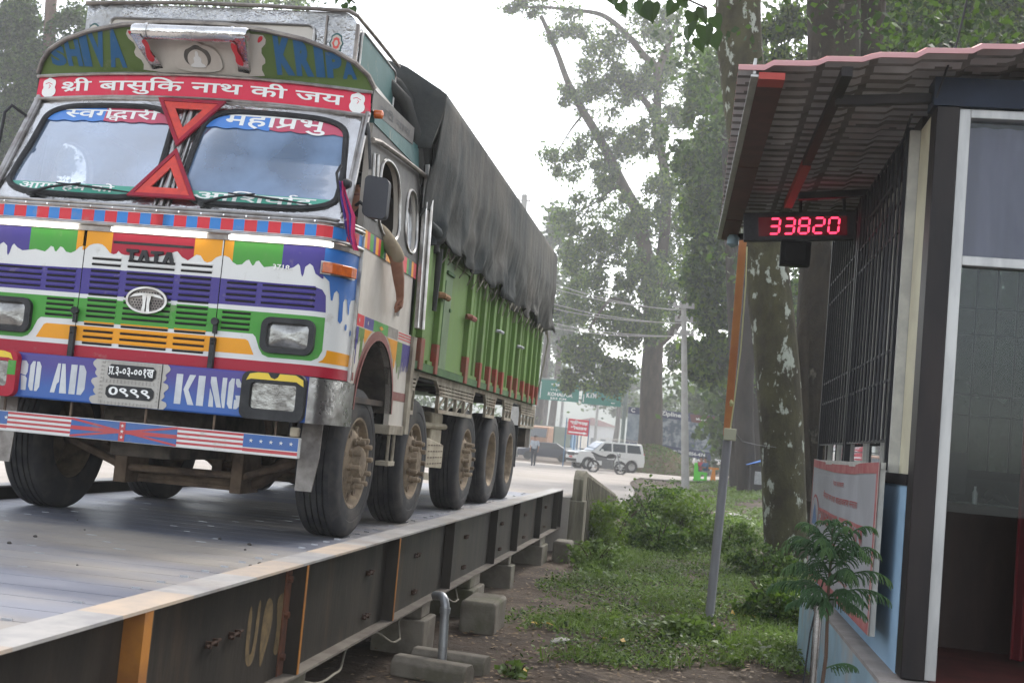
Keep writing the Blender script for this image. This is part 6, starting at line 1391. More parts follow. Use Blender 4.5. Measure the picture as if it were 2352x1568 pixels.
bush('dark round bush in front of the tall green bush', 3.05, 12.0, .48, .60, 2800, ['herb3', 'mid', 'herb'])
bush('leafy bush just left of the grey post', 3.55, 13.6, .55, .85, 3800, ['herb', 'herb2', 'light'])
bush('big leaved bush behind the grey post', 4.15, 13.0, .55, .60, 3000, ['herb', 'mid', 'herb2'])
bush('low pale bush between the parapet and the concrete block', 2.35, 8.6, .35, .40, 1600, ['herb', 'herb2'])
bush('small bush at the foot of the lichen covered tree', 4.55, 9.6, .45, .45, 2200, ['herb3', 'herb', 'mid'])
bush('dark weedy bush beside the blue plinth', 4.42, 5.2, .40, .45, 2200, ['herb3', 'herb', 'mid'])
bush('small pale weed at the foot of the grey post', 3.60, 3.6, .28, .22, 900, ['herb', 'herb2'])
bush('little green seedling beside the kerb stones', 2.42, .98, .10, .12, 120, ['herb2', 'herb'], 'seedlings')
bush('little grey green weed on the bare soil near the bottom edge', 2.98, .62, .10, .10, 120, ['grey', 'herb'], 'seedlings')
# mound, stones
MD = mat('weedy_earth', (.13, .13, .06), (.17, .12, .08), sc_=1.2, rough=1, bump=.9, bsc=5, bdist=.1)
b = MB(); b.grid(lambda u, v: (.9+3.4*(1-v)*math.cos(2*PI*u)*(1.0), 74+3.0*(1-v)*math.sin(2*PI*u), -.85+1.75*(math.sin(v*PI/2)**.8)+.12*noise.noise(Vector((6*math.cos(2*PI*u), 6*math.sin(2*PI*u), v*4)))), 48, 12); o = b.build('mound', MD, smooth=60); tag(o, kind='structure')
P = []
for k in range(5200):
    a = rs.rand()*6.28; v = rs.rand()**1.3; P.append((.9+3.4*(1-v)*math.cos(a), 74+3.0*(1-v)*math.sin(a), -.80+1.75*(math.sin(v*PI/2)**.8)+rs.rand()*.15))
o = leaves('mound_weeds', np.array(P), .16, ['herb', 'dry', 'mid'], flat=.2); tag(o, kind='stuff', label='weeds covering the mound at the foot of the tall tree', cat='weeds')
SM_ = mat('pale_stone', (.42, .40, .37), (.28, .26, .24), sc_=6, rough=.9, bump=.4)
for k, (x, y, z, s, lab) in enumerate(((4.7, 24, 0, .28, 'flat pale stone slab on the grass left of the lichen covered tree'), (5.05, 23, 0, .20, 'small pale stone lying by the lichen covered tree'), (4.1, 17.2, 0, .30, 'pale flat stone among the weeds behind the grey post'), (4.35, 16.2, 0, .22, 'pale rubble stone in front of the flat stone'), (2.55, 2.6, 0, .10, 'pale stone lying on the leaf litter'), (2.3, .25, 0, .05, 'small round pebble on the bare soil'))):
    b = MB(); bm = bmesh.new(); bmesh.ops.create_icosphere(bm, subdivisions=2, radius=1)
    V = [(v.co.x*s*(1+.25*noise.noise(v.co*2+Vector((k, 0, 0)))), v.co.y*s*.7*(1+.3*noise.noise(v.co*2+Vector((0, k, 0)))), v.co.z*s*.28) for v in bm.verts]; F = [tuple(v.index for v in f.verts) for f in bm.faces]; bm.free()
    b.raw(V, F); o = single('stone', lab, 'stone', b, SM_, 'stones lying about', smooth=25); o.location = (x, y, gz(x, y)+s*.12); o.rotation_euler = (.15, .1, k)
# ------------------------------------------------ young araucaria
ar = thing('araucaria_sapling', 'young araucaria with drooping dark green whorls in front of the banner', 'sapling', (4.07, -2.1, -.66)); ar.scale = (.86, .86, .86)
b = MB(); b.tube([(0, 0, -.2), (-.01, 0, .5), (.01, 0, .8), (.0, 0, 1.1), (.0, 0, 1.40)], [.011, .010, .009, .007, .003], 0, 8); b.build('stem', mat('brown_stem', (.085, .055, .04), rough=.8), ar)
rnd = random.Random(21)
P0s = []
def frond(a, z0, L_, rise, droop, n=30):
    mb = MB(); pts = []
    for i in range(n+1):
        t = i/n; r = L_*t*(1-.10*t); pts.append(Vector((r*math.cos(a), r*math.sin(a), z0+rise*L_*math.sin(t*PI*.55)-droop*L_*t*t)))
    mb.tube(pts, [.004-.002*i/n for i in range(n+1)], 0, 5)
    side = Vector((-math.sin(a), math.cos(a), 0))
    for i in range(3, n+1):
        t = i/n; l = (.34*L_*(1-.7*t)+.022)*min(1, .35+t*2.2)
        for s in (-1, 1):
            if rnd.random() < .08: continue
            d = (pts[i]-pts[i-1]).normalized(); e = (side*s*rnd.uniform(.5, .8)+d*.7+Vector((0, 0, rnd.uniform(-.35, .05)))).normalized(); p = pts[i]; q = [p]
            for k in range(5): e = (e+Vector((0, 0, -.18-.10*k))).normalized(); q.append(q[-1]+e*l/5)
            m = 1 if t > .7 and rise > .35 else 0
            mb.tube(q, [.0022, .0029, .0031, .0030, .0026, .0015], m, 5)
    mb.build('frond', [LF['fir'], LF['fir2']], ar, smooth=60, fix=False)
for z0, L_, rise, droop, k, ph in ((1.37, .08, .9, .1, 4, .3), (1.29, .22, .75, .12, 5, .0), (1.25, .20, .6, .2, 5, .6), (1.19, .27, .62, .22, 6, .35), (1.13, .28, .45, .22, 6, .85), (1.08, .27, .28, .22, 6, .1), (1.06, .20, .1, .3, 5, .6)):
    for i in range(k): frond(ph+i*2*PI/k+rnd.uniform(-.2, .2), z0+rnd.uniform(-.01, .01), L_*rnd.uniform(.85, 1.15), rise, droop, 19 if L_ > .15 else 6)
frond(.25, .74, .17, .3, .15, 16)
b = MB(); b.tube([(4.035, -2.06, -.82), (4.040, -2.06, .22)], .017, 0, 14); b.tube([(4.04, -2.06, .20), (4.04, -2.06, .225)], .020, 0, 14); single('steel_rail_post', 'polished steel rail post beside the young araucaria', 'post', b, mat('polished_steel', (.55, .55, .56), (.4, .4, .4), sc_=14, rough=.25, metal=1., bump=.1), smooth=50)
b = MB(); b.lathe([(.001, -.035), (.018, -.03), (.031, -.016), (.035, 0), (.031, .016), (.018, .03), (.001, .035)], (4.085, -1.98, .235), 'Z', 20); single('white_ball', 'dull white round knob beside the top of the steel rail post', 'knob', b, mat('dull_white_ball', (.40, .40, .39), (.30, .30, .30), sc_=20, rough=.6), smooth=60)
b = MB(); b.tube([(3.99, -2.0, -.8), (4.0, -2.0, -.2), (4.02, -2.0, .1), (4.045, -2.0, .26), (4.06, -2.0, .33)], .004, 0, 6); single('plant_tie', 'thin dark cord running up beside the steel rail post', 'cord', b, BAR)
# ================================================================== BACKGROUND OBJECTS
# white off-road car
car = thing('offroad_car', 'white off-road car with roof rack parked in front of the big tree', 'car', (-1.75, 67.8, -.80)); car.rotation_euler.z = R(27)
CW = mat('white_car_paint', (.62, .62, .60), rough=.3, coat=.6); CG = mat('car_window', (.05, .06, .07), rough=.1, spec=.8); CB = mat('car_black_trim', (.02, .02, .02), rough=.5)
# length along x (front at -x), y half width, z up
b = MB()
prof = [(-2.22, .42), (-2.25, .72), (-2.20, 1.02), (-2.05, 1.08), (-1.15, 1.16), (-.55, 1.74), (-.35, 1.80), (1.9, 1.80), (2.08, 1.72), (2.20, 1.12), (2.22, .5), (1.95, .40), (-2.0, .40)]
lower = [(-2.22, .42), (-2.25, .72), (-2.20, 1.02), (-2.05, 1.08), (-1.15, 1.16), (2.20, 1.16), (2.23, .5), (1.95, .40)]
whl = lambda cx: [(cx+.42*math.cos(t), .38+.42*math.sin(t)) for t in np.linspace(0, PI, 12)]
bot = [(-2.2, .40)]+[(-1.88, .38)]+[(-1.46-.42*math.cos(t), .38+.42*math.sin(t)) for t in np.linspace(0, PI, 12)][1:]+[(-.9, .36), (.9, .36)]+[(1.40-.42*math.cos(t), .38+.42*math.sin(t)) for t in np.linspace(0, PI, 12)]+[(2.2, .42)]
side = bot+[(2.25, .75), (2.20, 1.16), (-1.15, 1.16), (-2.05, 1.08), (-2.20, 1.0), (-2.26, .72)]
b.prism(side, lambda x, z: Vector((x, -.90, z)), lambda x, z: Vector((x, .90, z)))
body = b.build('body', CW, car, bevel=.05, seg=3)
b = MB()
cab0 = [(-1.12, 1.16), (-.52, 1.72), (-.35, 1.80), (1.95, 1.80), (2.08, 1.74), (2.19, 1.16)]
b.prism(cab0, lambda x, z: Vector((x, -(.87-.22*(z-1.16)), z)), lambda x, z: Vector((x, .87-.22*(z-1.16), z))); b.build('cabin', CW, car, bevel=.03)
for s in (-1, 1):
    fy = lambda o: (lambda x, z: Vector((x, s*(.87-.22*(z-1.16)+o), z)))
    for w_ in ([(-.82, 1.22), (-.42, 1.68), (.02, 1.70), (.02, 1.22)], [(.12, 1.22), (.12, 1.70), (.95, 1.70), (.95, 1.22)], [(1.06, 1.22), (1.06, 1.70), (1.88, 1.70), (2.0, 1.22)]): 
        b = MB(); b.prism(w_, fy(.002), fy(.012)); b.build('side_window', CG, car)
    b = MB(); b.box((-.72, s*.88, 1.16), (-.58, s*1.08, 1.32)); b.build('wing_mirror', CW, car, bevel=.03)
    for cx in (-1.46, 1.40):
        b = MB(); b.lathe([(.22, -.11), (.36, -.12), (.385, -.08), (.385, .08), (.36, .12), (.22, .11)], axis='Y', n=24); w0 = b.build('wheel', M['rubber'], car); w0.location = (cx, s*.80, .385)
        b = MB(); b.lathe([(.24, .08), (.20, .06), (.06, .085)], axis='Y', n=20, capb=True)
        for k in range(5): a = k*2*PI/5; b.bar((.05*math.cos(a), .10, .05*math.sin(a)), (.22*math.cos(a), .10, .22*math.sin(a)), .02, .07, up=(0, 1, 0))
        r_ = b.build('rim', mat('alloy', (.5, .5, .5), rough=.3, metal=.8) if (cx, s) == (-1.46, -1) else bpy.data.materials['alloy'], w0)
        if s < 0: w0.rotation_euler.z = PI
b = MB(); b.prism([(-1.15, 1.19), (-.55, 1.71), (-.53, 1.71), (-1.13, 1.19)], lambda x, z: Vector((x-.01, -.78+.1*(z-1.16)*2, z+.01)), lambda x, z: Vector((x-.01, .78-.1*(z-1.16)*2, z+.01))); b.build('windscreen', mat('car_windscreen', (.16, .20, .24), rough=.1, spec=.8), car)
b = MB(); b.box((-2.275, -.5, .80), (-2.24, .5, 1.0)); b.box((-2.28, -.85, .45), (-2.23, .85, .62)); b.build('front_grille', CB, car)
for s in (-1, 1):
    b = MB(); b.box((-2.26, s*.56, .84), (-2.12, s*.90, 1.0)); b.build('headlight', M['glass_lamp'], car, bevel=.02)
b = MB(); b.box((-2.29, -.26, .66), (-2.27, .26, .77)); b.build('number_plate', M['barred'], car)
b = MB()
for s in (-1, 1):
    b.tube([(-.3, s*.62, 1.80), (-.3, s*.62, 1.93), (1.8, s*.62, 1.93), (1.8, s*.62, 1.80)], .018, 0, 6)
    b.tube([(-.3, s*.62, 2.0), (1.8, s*.62, 2.0)], .012, 0, 6)
for x in np.arange(-.3, 1.85, .42): b.tube([(x, -.62, 1.93), (x, .62, 1.93)], .015, 0, 6)
b.build('roof_rack', mat('rack_metal', (.5, .48, .42), rough=.5), car)
b = MB(); b.box((2.16, -.86, .95), (2.22, -.70, 1.25)); b.box((2.16, .70, .95), (2.22, .86, 1.25)); b.build('tail_light', M['barred'], car)
# motorcycle in front of it
mc = thing('motorcycle', 'dark motorcycle parked in front of the white car', 'motorcycle', (-1.10, 60.5, -.80)); mc.rotation_euler.z = R(-8); mc.scale = (1.12, 1.12, 1.12)
for cx, nm in ((-.70, 'wheel'), (.68, 'wheel')):
    b = MB(); b.lathe([(.23, -.05), (.30, -.06), (.325, 0), (.30, .06), (.23, .05)], axis='Y', n=28); w0 = b.build(nm, M['rubber'], mc); w0.location = (cx, 0, .32)
    b = MB(); b.lathe([(.255, -.02), (.255, .02)], axis='Y', n=24); b.lathe([(.05, -.05), (.05, .05)], axis='Y', n=10, capa=True, capb=True)
    for k in range(6): a = k*PI/3; b.bar((0, 0, 0), (.25*math.cos(a), 0, .25*math.sin(a)), .02, .02)
    b.build('rim', bpy.data.materials['alloy'], w0)
b = MB(); b.prism(smooth_poly([(-.10, .78), (.05, 1.0), (.35, 1.02), (.42, .86), (.2, .76)], 2), lambda x, z: Vector((x, -.15, z)), lambda x, z: Vector((x, .15, z))); b.build('fuel_tank', CB, mc, bevel=.04)
b = MB(); b.prism([(-.85, .98), (-.80, 1.04), (-.4, .90), (-.05, .84), (-.05, .78), (-.45, .80)], lambda x, z: Vector((x, -.12, z)), lambda x, z: Vector((x, .12, z))); b.build('seat', CB, mc, bevel=.02)
b = MB(); b.box((-.25, -.15, .26), (.32, .15, .72)); b.prism([(-.55, .62), (-.75, .92), (-.1, .82), (-.05, .62)], lambda x, z: Vector((x, -.11, z)), lambda x, z: Vector((x, .11, z))); b.tube([(.2, .1, .4), (-.1, .16, .26), (-.8, .18, .36)], .04); b.tube([(-.7, .08, .32), (-.2, .08, .38)], .03); b.tube([(-.05, 0, .78), (-.15, 0, .35)], .03); b.tube([(.42, 0, .9), (.25, 0, .45)], .03); b.build('engine', mat('engine_grey', (.05, .05, .05), (.14, .14, .14), sc_=20, rough=.5, metal=.5), mc, bevel=.01)
b = MB()
for s in (-1, 1): b.tube([(.68, s*.08, .32), (.50, s*.07, .90), (.46, s*.07, 1.02)], .022)
b.tube([(.36, -.34, 1.06), (.44, -.2, 1.10), (.46, 0, 1.04), (.44, .2, 1.10), (.36, .34, 1.06)], .015); b.build('front_fork', M['galv'], mc)
b = MB(); b.lathe([(.02, -.10), (.09, -.05), (.10, .04), (.0, .05)], (.58, 0, .95), 'X', 14); b.build('headlight', M['glass_lamp'], mc)
for s in (-1, 1):
    b = MB(); b.tube([(.42, s*.22, 1.09), (.46, s*.28, 1.28)], .006); b.lathe([(.0, -.01), (.055, -.01), (.055, .01), (.0, .01)], (.46, s*.28, 1.33), 'X', 12); b.build('mirror', CB, mc)
b = MB(); b.prism([(.36, .50), (.45, .66), (.68, .70), (.90, .60), (.88, .57), (.68, .66), (.48, .60)], lambda x, z: Vector((x, -.05, z)), lambda x, z: Vector((x, .05, z))); b.prism([(-1.0, .50), (-.95, .66), (-.7, .72), (-.7, .68), (-.92, .60)], lambda x, z: Vector((x, -.06, z)), lambda x, z: Vector((x, .06, z))); b.build('mudguard', CB, mc)
# signs
rp = thing('toilet_sign', 'red signboard with white Nepali words and a white arrow on thin blue legs', 'sign', (-3.63, 68, -.80))
b = MB(); b.box((-.66, -.02, 2.03), (.68, .02, 3.0)); bd = b.build('board', mat('red_sign_paint', (.55, .03, .05), rough=.4), rp); bd.rotation_euler.y = R(1.5)
b = MB()
for t, z0, z1, x0, x1 in ((['सावज', ('sub', 'ि', -1.3, 0, 1), 'नक'], 2.66, 2.94, -.55, .55), (['शौचालय'], 2.36, 2.60, -.48, .52)):
    V, F = word(t, .04); V = fit(V, x0, x1, z0, z1); b.raw([(p[0], -.024, p[1]) for p in V], F)
b.poly([(x, -.024, z) for x, z in [(-.58, 2.14), (.35, 2.14), (.35, 2.09), (.58, 2.18), (.35, 2.27), (.35, 2.22), (-.58, 2.22)]]); b.build('board_lettering', M['letter'], bd, fix=False)
b = MB()
for x in (-.70, .72): b.tube([(x, 0, 0), (x, 0, 3.05)], .035, 0, 8)
for x in (-.15, .05, .25): b.tube([(x, .3, 0), (x, .3, 2.1)], .03, 0, 8)
b.build('leg', mat('blue_sign_leg', (.08, .16, .26), rough=.5), rp)
GS = mat('green_sign_sheet', (.02, .20, .15), rough=.5)
gs = thing('road_sign_gantry', 'two green direction signs high on a gantry above the road behind the trees', 'sign', (-6.0, 90, -.80))
def gboard(x0, x1, z0, z1, lines):
    b = MB(); b.box((x0, -.04, z0), (x1, 0, z1)); o = b.build('sign_board', GS, gs)
    b = MB()
    for t, a, c_, d_, e in lines: V, F = word([t], .03); V = fit(V, a, c_, d_, e); b.raw([(p[0], -.045, p[1]) for p in V], F)
    for bx_ in ((x0+.10, z0+.12, x0+.16, z1-.15),): b.poly([(bx_[0], -.045, bx_[1]), (bx_[2], -.045, bx_[1]), (bx_[2], -.045, bx_[3]), (bx_[0], -.045, bx_[3])])
    b.build('sign_lettering', M['letter'], o, fix=False)
gboard(-3.05, .2, 4.75, 6.35, [('कोहलपुर', -2.1, -.6, 5.85, 6.15), ('५५३ कि मी', -2.1, -.7, 5.5, 5.72), ('KOHALPUR', -2.3, -.3, 5.1, 5.4), ('553 KM', -2.1, -.8, 4.83, 5.0)])
gboard(.45, 3.6, 4.68, 6.0, [('KTM', .8, 1.6, 5.2, 5.6), ('-', 2.8, 3.1, 4.9, 4.95)])
b = MB(); b.tube([(3.9, .3, 0), (3.9, .3, 6.6)], .16); b.tube([(-3.6, .3, 0), (-3.6, .3, 6.6)], .16); b.tube([(-3.6, .3, 6.4), (3.9, .3, 6.4)], .10); b.tube([(-3.6, .3, 5.0), (3.9, .3, 5.0)], .08); b.build('gantry_frame', mat('green_grey_steel', (.16, .20, .18), rough=.6), gs)
bl_ = thing('zipline_billboard', 'large blue grey billboard advertising a zipline behind the big tree trunk', 'billboard', (1.8, 80, -.80))
def bmx(x, z, o=0): return Vector((x, -.05-o, z-.045*x))
b = MB(); b.raw([bmx(-3.05, 1.55), bmx(3.0, 1.28), bmx(3.05, 4.45), bmx(-3.05, 4.30)], [(0, 1, 2, 3)]); b.raw([(x, .05, z) for x, z in ((-3.05, 1.7), (3.0, 1.15), (3.05, 4.3), (-3.05, 4.45))], [(0, 1, 2, 3)]); pnl = b.build('panel', mat('blue_grey_picture', (.09, .12, .16), (.36, .38, .42), sc_=2.2, rough=.6, lo=.45, hi=.6, det=8), bl_, fix=False)
b = MB()
for pts, m in (([(-3.05, 3.85), (3.05, 3.80), (3.05, 4.45), (-3.05, 4.30)], 0), ([(1.45, 3.80), (3.05, 3.80), (3.05, 4.40), (1.3, 4.36)], 2), ([(-3.05, 1.55), (3.0, 1.28), (3.0, 1.85), (-3.05, 2.0)], 0), ([(-3.05, 2.0), (-1.85, 2.0), (-1.85, 3.85), (-3.05, 3.85)], 1)): b.raw([bmx(x, z, .004*(m+1)) for x, z in pts], [(0, 1, 2, 3)], m)
b.poly([bmx(x, z, .02) for x, z in ((.85, 3.92), (1.25, 4.12), (.85, 4.30))], 3)
for t, x0, x1, z0, z1 in (('C', -2.85, -2.55, 3.95, 4.25), ('Zipline', -.75, .70, 3.92, 4.32), ('adventure', 1.75, 2.7, 4.0, 4.18), ('Community Zip', -.55, 1.0, 1.55, 1.72), ('056-474', 1.45, 2.6, 1.48, 1.72)):
    V, F = word([t], .03); V = fit(V, x0, x1, z0, z1); b.raw([bmx(p[0], p[1], .02) for p in V], F, 3)
b.build('print', [mat('navy_print', (.05, .06, .13), rough=.6), mat('pale_blue_print', (.34, .38, .42), (.2, .25, .3), sc_=1.5, rough=.6), mat('maroon_print', (.15, .05, .05), rough=.6), M['letter']], pnl, fix=False)
b = MB()
for x in (-2.9, -1, 1, 2.9): b.box((x-.06, .06, 0), (x+.06, .16, 4.3))
b.build('billboard_leg', M['dark'], bl_)
# poles and wires
def upole(name, lab, x, y, h, r0, r1, arms, lean=0):
    t = thing(name, lab, 'pole', (x, y, -.82), 0, 'utility poles'); b = MB(); b.tube([(0, 0, 0), (lean*h*.5, 0, h*.5), (lean*h, 0, h)], [r0, (r0+r1)/2, r1], 0, 12); b.build('shaft', CONC, t, smooth=60)
    for z, w_, in arms:
        b = MB(); b.box((lean*z-w_, -.12, z-.05), (lean*z+w_, -.02, z+.05))
        for f in (-.85, -.3, .3, .85): b.lathe([(.05, .05), (.06, .12), (.03, .18)], (lean*z+w_*f, -.07, z), 'Z', 8, capb=True)
        b.build('crossarm', CONC, t)
    return t
CONC = mat('pale_concrete_pole', (.36, .35, .33), (.30, .29, .27), sc_=3, rough=.9)
_p0, _p1 = at(1577, 1095, 43.0), at(1570, 703, 43.0); _h = _p1.z+.9; _a = lambda v: at(1572, v, 43.0).z+.9
upole('utility_pole', 'concrete utility pole with three crossarms right of the big tree', _p0.x, 43.0, _h, .17, .10, ((_a(710), .44), (_a(741), .37), (_a(772), .41)), (_p1.x-_p0.x)/_h)
upole('utility_pole', 'pole top with one crossarm showing above the tarpaulin against the sky', -10.6, 90, 21.3, .38, .24, ((20.8, .55),), -.05)
upole('utility_pole', 'small distant concrete pole between the truck tail and the red signboard', -10.3, 120, 7.8, .22, .12, ((7.3, .7), (6.6, .6)))
upole('utility_pole', 'thin distant pole left of the white car roof', -7.4, 130, 7.5, .2, .12, ((7.2, .6),))
for k in range(6):
    b = MB(); p0 = at(1560+(18 if k % 2 else -12), 712+30*(k//2), 43.0); p1 = Vector((-16-k*.4, 76+k, 16.5-.8*k)); b.tube([p0.lerp(p1, t)+Vector((0, 0, -1.4*4*t*(1-t))) for t in np.linspace(0, 1, 20)], .018, 0, 4)
    single('power_line', 'thin power lines sagging between the crossarmed pole and the tree crowns', 'power line', b, CONC, 'power lines')
# bench and table with seated people
bt = thing('painted_bench', 'bright green bench end beside the seated people', 'bench', (4.0, 60, -.76))
b = MB(); b.prism([(-.34, 0), (-.36, 1.02), (-.18, 1.05), (-.12, .58), (.36, .55), (.38, 0)], lambda x, z: Vector((x, -.1, z)), lambda x, z: Vector((x, -.02, z)), 0, holes=[[(.02, .2), (.22, .2), (.2, .42), (.04, .42)][::-1]]); b.build('bench_end', mat('bright_green_paint', (.10, .55, .04), rough=.5), bt, bevel=.01)
b = MB(); b.box((-.3, -.02, .50), (.36, 1.5, .55)); b.box((-.32, -.02, .6), (-.26, 1.5, 1.0)); b.build('seat', M['brightred'], bt)
b = MB(); b.prism([(-.14, 0), (-.12, .3), (-.05, .74), (-.26, .78), (-.26, .86), (.28, .86), (.28, .78), (.10, .74), (.14, .3), (.18, 0)], lambda x, z: Vector((x, -.1, z)), lambda x, z: Vector((x, -.02, z))); b.box((-.26, -.02, .80), (.28, 1.4, .85)); o = single('painted_table', 'orange table end right of the green bench', 'table', b, mat('orange_table_paint', (.62, .22, .03), rough=.5)); o.location = (4.68, 60, -.76)
# people
def figure(name, lab, loc, rz, J, parts, head=None, hairm='hair'):
    "J: named joints; parts: chains of (joint, radius)"
    t = thing(name, lab, 'person', loc, rz)
    def skin(nm, chains, m, sub=2):
        me = bpy.data.meshes.new(nm); V = []; E = []; Rr = []; idx = {}
        for ch in chains:
            prev = None
            for j, r in ch:
                p = J[j] if isinstance(j, str) else j; k = tuple(round(c_, 4) for c_ in p)
                if k not in idx: idx[k] = len(V); V.append(p); Rr.append(r)
                i = idx[k]
                if prev is not None and prev != i: E.append((prev, i))
                prev = i
        me.from_pydata(V, E, []); o = bpy.data.objects.new(nm, me); C.objects.link(o); o.parent = t
        md = o.modifiers.new('skin', 'SKIN'); md.use_smooth_shade = True
        sv = me.skin_vertices[0].data
        for i, r in enumerate(Rr): sv[i].radius = (r, r) if not isinstance(r, tuple) else r
        sv[0].use_root = True
        s_ = o.modifiers.new('sub', 'SUBSURF'); s_.levels = sub; s_.render_levels = sub; me.materials.append(m); return o
    for nm, chains, m in parts: skin(nm, chains, m)
    return t
# driver leaning out
Hs = M['skin']; SH = M['shirt']
J = dict(pelvis=(.80, 1.25, 1.62), belly=(.80, 1.22, 1.80), chest=(.82, 1.16, 2.02), neckb=(.86, 1.12, 2.22), neck=(.90, 1.10, 2.30), chin=(.95, 1.08, 2.37), head=(.96, 1.10, 2.46), crown=(.95, 1.11, 2.55),
         shR=(1.06, 1.02, 2.17), shO=(1.20, .93, 2.14), el=(1.325, .98, 1.985), fo=(1.335, 1.08, 1.84), wr=(1.335, 1.17, 1.735), shL=(.60, 1.15, 2.14), elL=(.55, .95, 1.9), wrL=(.6, .75, 2.1))
hand = [(J['wr'], .024), ((1.335, 1.19, 1.70), (.030, .018)), ((1.335, 1.205, 1.665), (.036, .018))]
def fing(dy, l, c_): 
    p = Vector((1.335, 1.205+dy, 1.665)); a = [(tuple(p), .012)]; d = Vector((0, dy*.9+.01, -1)).normalized(); q = p
    for k in range(3): d = (d+Vector((-.28*c_, -.05, 0))).normalized(); q = q+d*l/3; a.append((tuple(q), .0095-.0012*k))
    return a
drv = figure('person', 'driver in a khaki shirt hanging one arm out of the truck window', (0, 0, 0), 0, J, [
    ('body', [[('neckb', .06), ('neck', .055), ('chin', .062), ('head', .088), ('crown', .07)], [('neckb', .06), ((.98, 1.06, 2.21), .05), ((1.12, .97, 2.15), .05), ('shO', .048), ('el', .052), ('fo', .046), ('wr', .031), ((1.335, 1.19, 1.70), (.026, .034)), ((1.335, 1.205, 1.665), (.024, .040))]]+[[((1.335, 1.205, 1.665), (.036, .018))]+fing(dy, l, 1.0)[0:0]+[(tuple(Vector((1.335, 1.207+dy, 1.648))), .0105)]+fing(dy, l, 1.0)[1:] for dy, l in ((-.030, .060), (-.010, .072), (.011, .070), (.031, .056))]+[[((1.335, 1.19, 1.70), (.030, .020)), ((1.325, 1.155, 1.675), .011), ((1.318, 1.14, 1.645), .0095), ((1.315, 1.142, 1.62), .008)]], Hs),
    ('shirt', [[('pelvis', .15), ('belly', .155), ('chest', .165), ('neckb', .085)], [('chest', .165), ('shR', .085), ('shO', .066), ((1.275, .945, 2.07), .060), ((1.33, .99, 1.985), .058), ((1.338, 1.02, 1.935), .062)], [('chest', .165), ('shL', .085), ('elL', .06), ('wrL', .04)]], SH)])
b = MB(); bm = bmesh.new(); bmesh.ops.create_icosphere(bm, subdivisions=3, radius=1)
V = []; 
for v in bm.verts:
    p = v.co; k = 1+.06*noise.noise(p*4); V.append((.952+p.x*.093*k, 1.118+p.y*.105*k, 2.505+p.z*.088*k+(.0 if p.z > -.2 else .04*(-p.z-.2))))
b.raw(V, [tuple(v.index for v in f.verts) for f in bm.faces]); bm.free(); b.build('hair', M['hair'], drv, smooth=80)
b = MB(); b.tube([(.99, 1.005, 2.455), (1.0, .985, 2.435), (1.0, .992, 2.425)], [.010, .015, .012]); b.build('nose', Hs, drv)
b = MB()
for dx in (-.035, .035): b.lathe([(.001, -.011), (.011, 0), (.001, .011)], (.975+dx, 1.012, 2.468), 'Y', 8)
b.build('eyes', M['hair'], drv)
b = MB(); b.tube([(.962, 1.012, 2.405), (.985, 1.004, 2.402), (1.008, 1.012, 2.405)], .006); b.build('mouth', M['oldred'], drv)
def standing(lab, loc, rz, top, legs, stride=.12, sitting=False):
    if not sitting: J = dict(p=(0, 0, .92), b=(0, 0, 1.12), c=(0, 0, 1.34), nb=(0, 0, 1.48), n=(0, -.01, 1.54), h=(0, -.02, 1.64), k=(0, 0, 1.72), hl=(-.09, 0, .88), kl=(-.10, -stride*.6, .48), al=(-.10, -stride*.5, .08), tl=(-.10, -stride*.5-.14, .04), hr=(.09, 0, .88), kr=(.10, stride*.3, .48), ar=(.10, stride, .08), tr=(.10, stride-.14, .04), sl=(-.19, 0, 1.40), el=(-.24, .03, 1.14), wl=(-.23, -.04, .90), fl=(-.22, -.06, .80), sr=(.19, 0, 1.40), er=(.24, .05, 1.14), wr=(.22, -.04, .90), fr=(.21, -.06, .80))
    else: J = dict(p=(0, 0, .52), b=(0, -.03, .72), c=(0, -.08, .95), nb=(0, -.10, 1.10), n=(0, -.12, 1.15), h=(0, -.15, 1.24), k=(0, -.14, 1.33), hl=(-.10, -.02, .50), kl=(-.13, -.44, .50), al=(-.12, -.46, .10), tl=(-.12, -.58, .05), hr=(.10, -.02, .50), kr=(.13, -.44, .50), ar=(.12, -.46, .10), tr=(.12, -.58, .05), sl=(-.19, -.08, 1.0), el=(-.26, -.20, .78), wl=(-.16, -.40, .82), fl=(-.10, -.46, .84), sr=(.19, -.08, 1.0), er=(.26, -.20, .78), wr=(.16, -.40, .82), fr=(.10, -.46, .84))
    t = figure('person', lab, loc, rz, J, [
        ('body', [[('nb', .06), ('n', .055), ('h', .09), ('k', .07)], [('nb', .06), ('sl', .045), ('el', .036), ('wl', .025), ('fl', .03)], [('nb', .06), ('sr', .045), ('er', .036), ('wr', .025), ('fr', .03)]], Hs),
        ('shirt', [[('p', .14), ('b', .13), ('c', .15), ('nb', .08)], [('c', .15), ('sl', .07), ('el', .055)], [('c', .15), ('sr', .07), ('er', .055)]], top),
        ('trousers', [[('p', .145), ('hl', .10), ('kl', .07), ('al', .05), ('tl', .04)], [('p', .145), ('hr', .10), ('kr', .07), ('ar', .05), ('tr', .04)]], legs)])
    h = Vector(J['k']); b = MB(); b.lathe([(.001, .06), (.06, .05), (.095, .0), (.098, -.05), (.06, -.08)], (h.x, h.y+.012, h.z-.0), 'Z', 14, capb=True); b.build('hair', M['hair'], t, smooth=80)
    return t
cl = lambda n_, c_: mat(n_, c_, tuple(v*.7 for v in c_), sc_=10, rough=.9, bump=.3)
standing('person in a pale top and dark trousers standing on the road behind the truck', (-5.35, 61.5, -.77), R(200), cl('pale_shirt', (.42, .45, .50)), cl('dark_trousers', (.035, .04, .05)), .16)
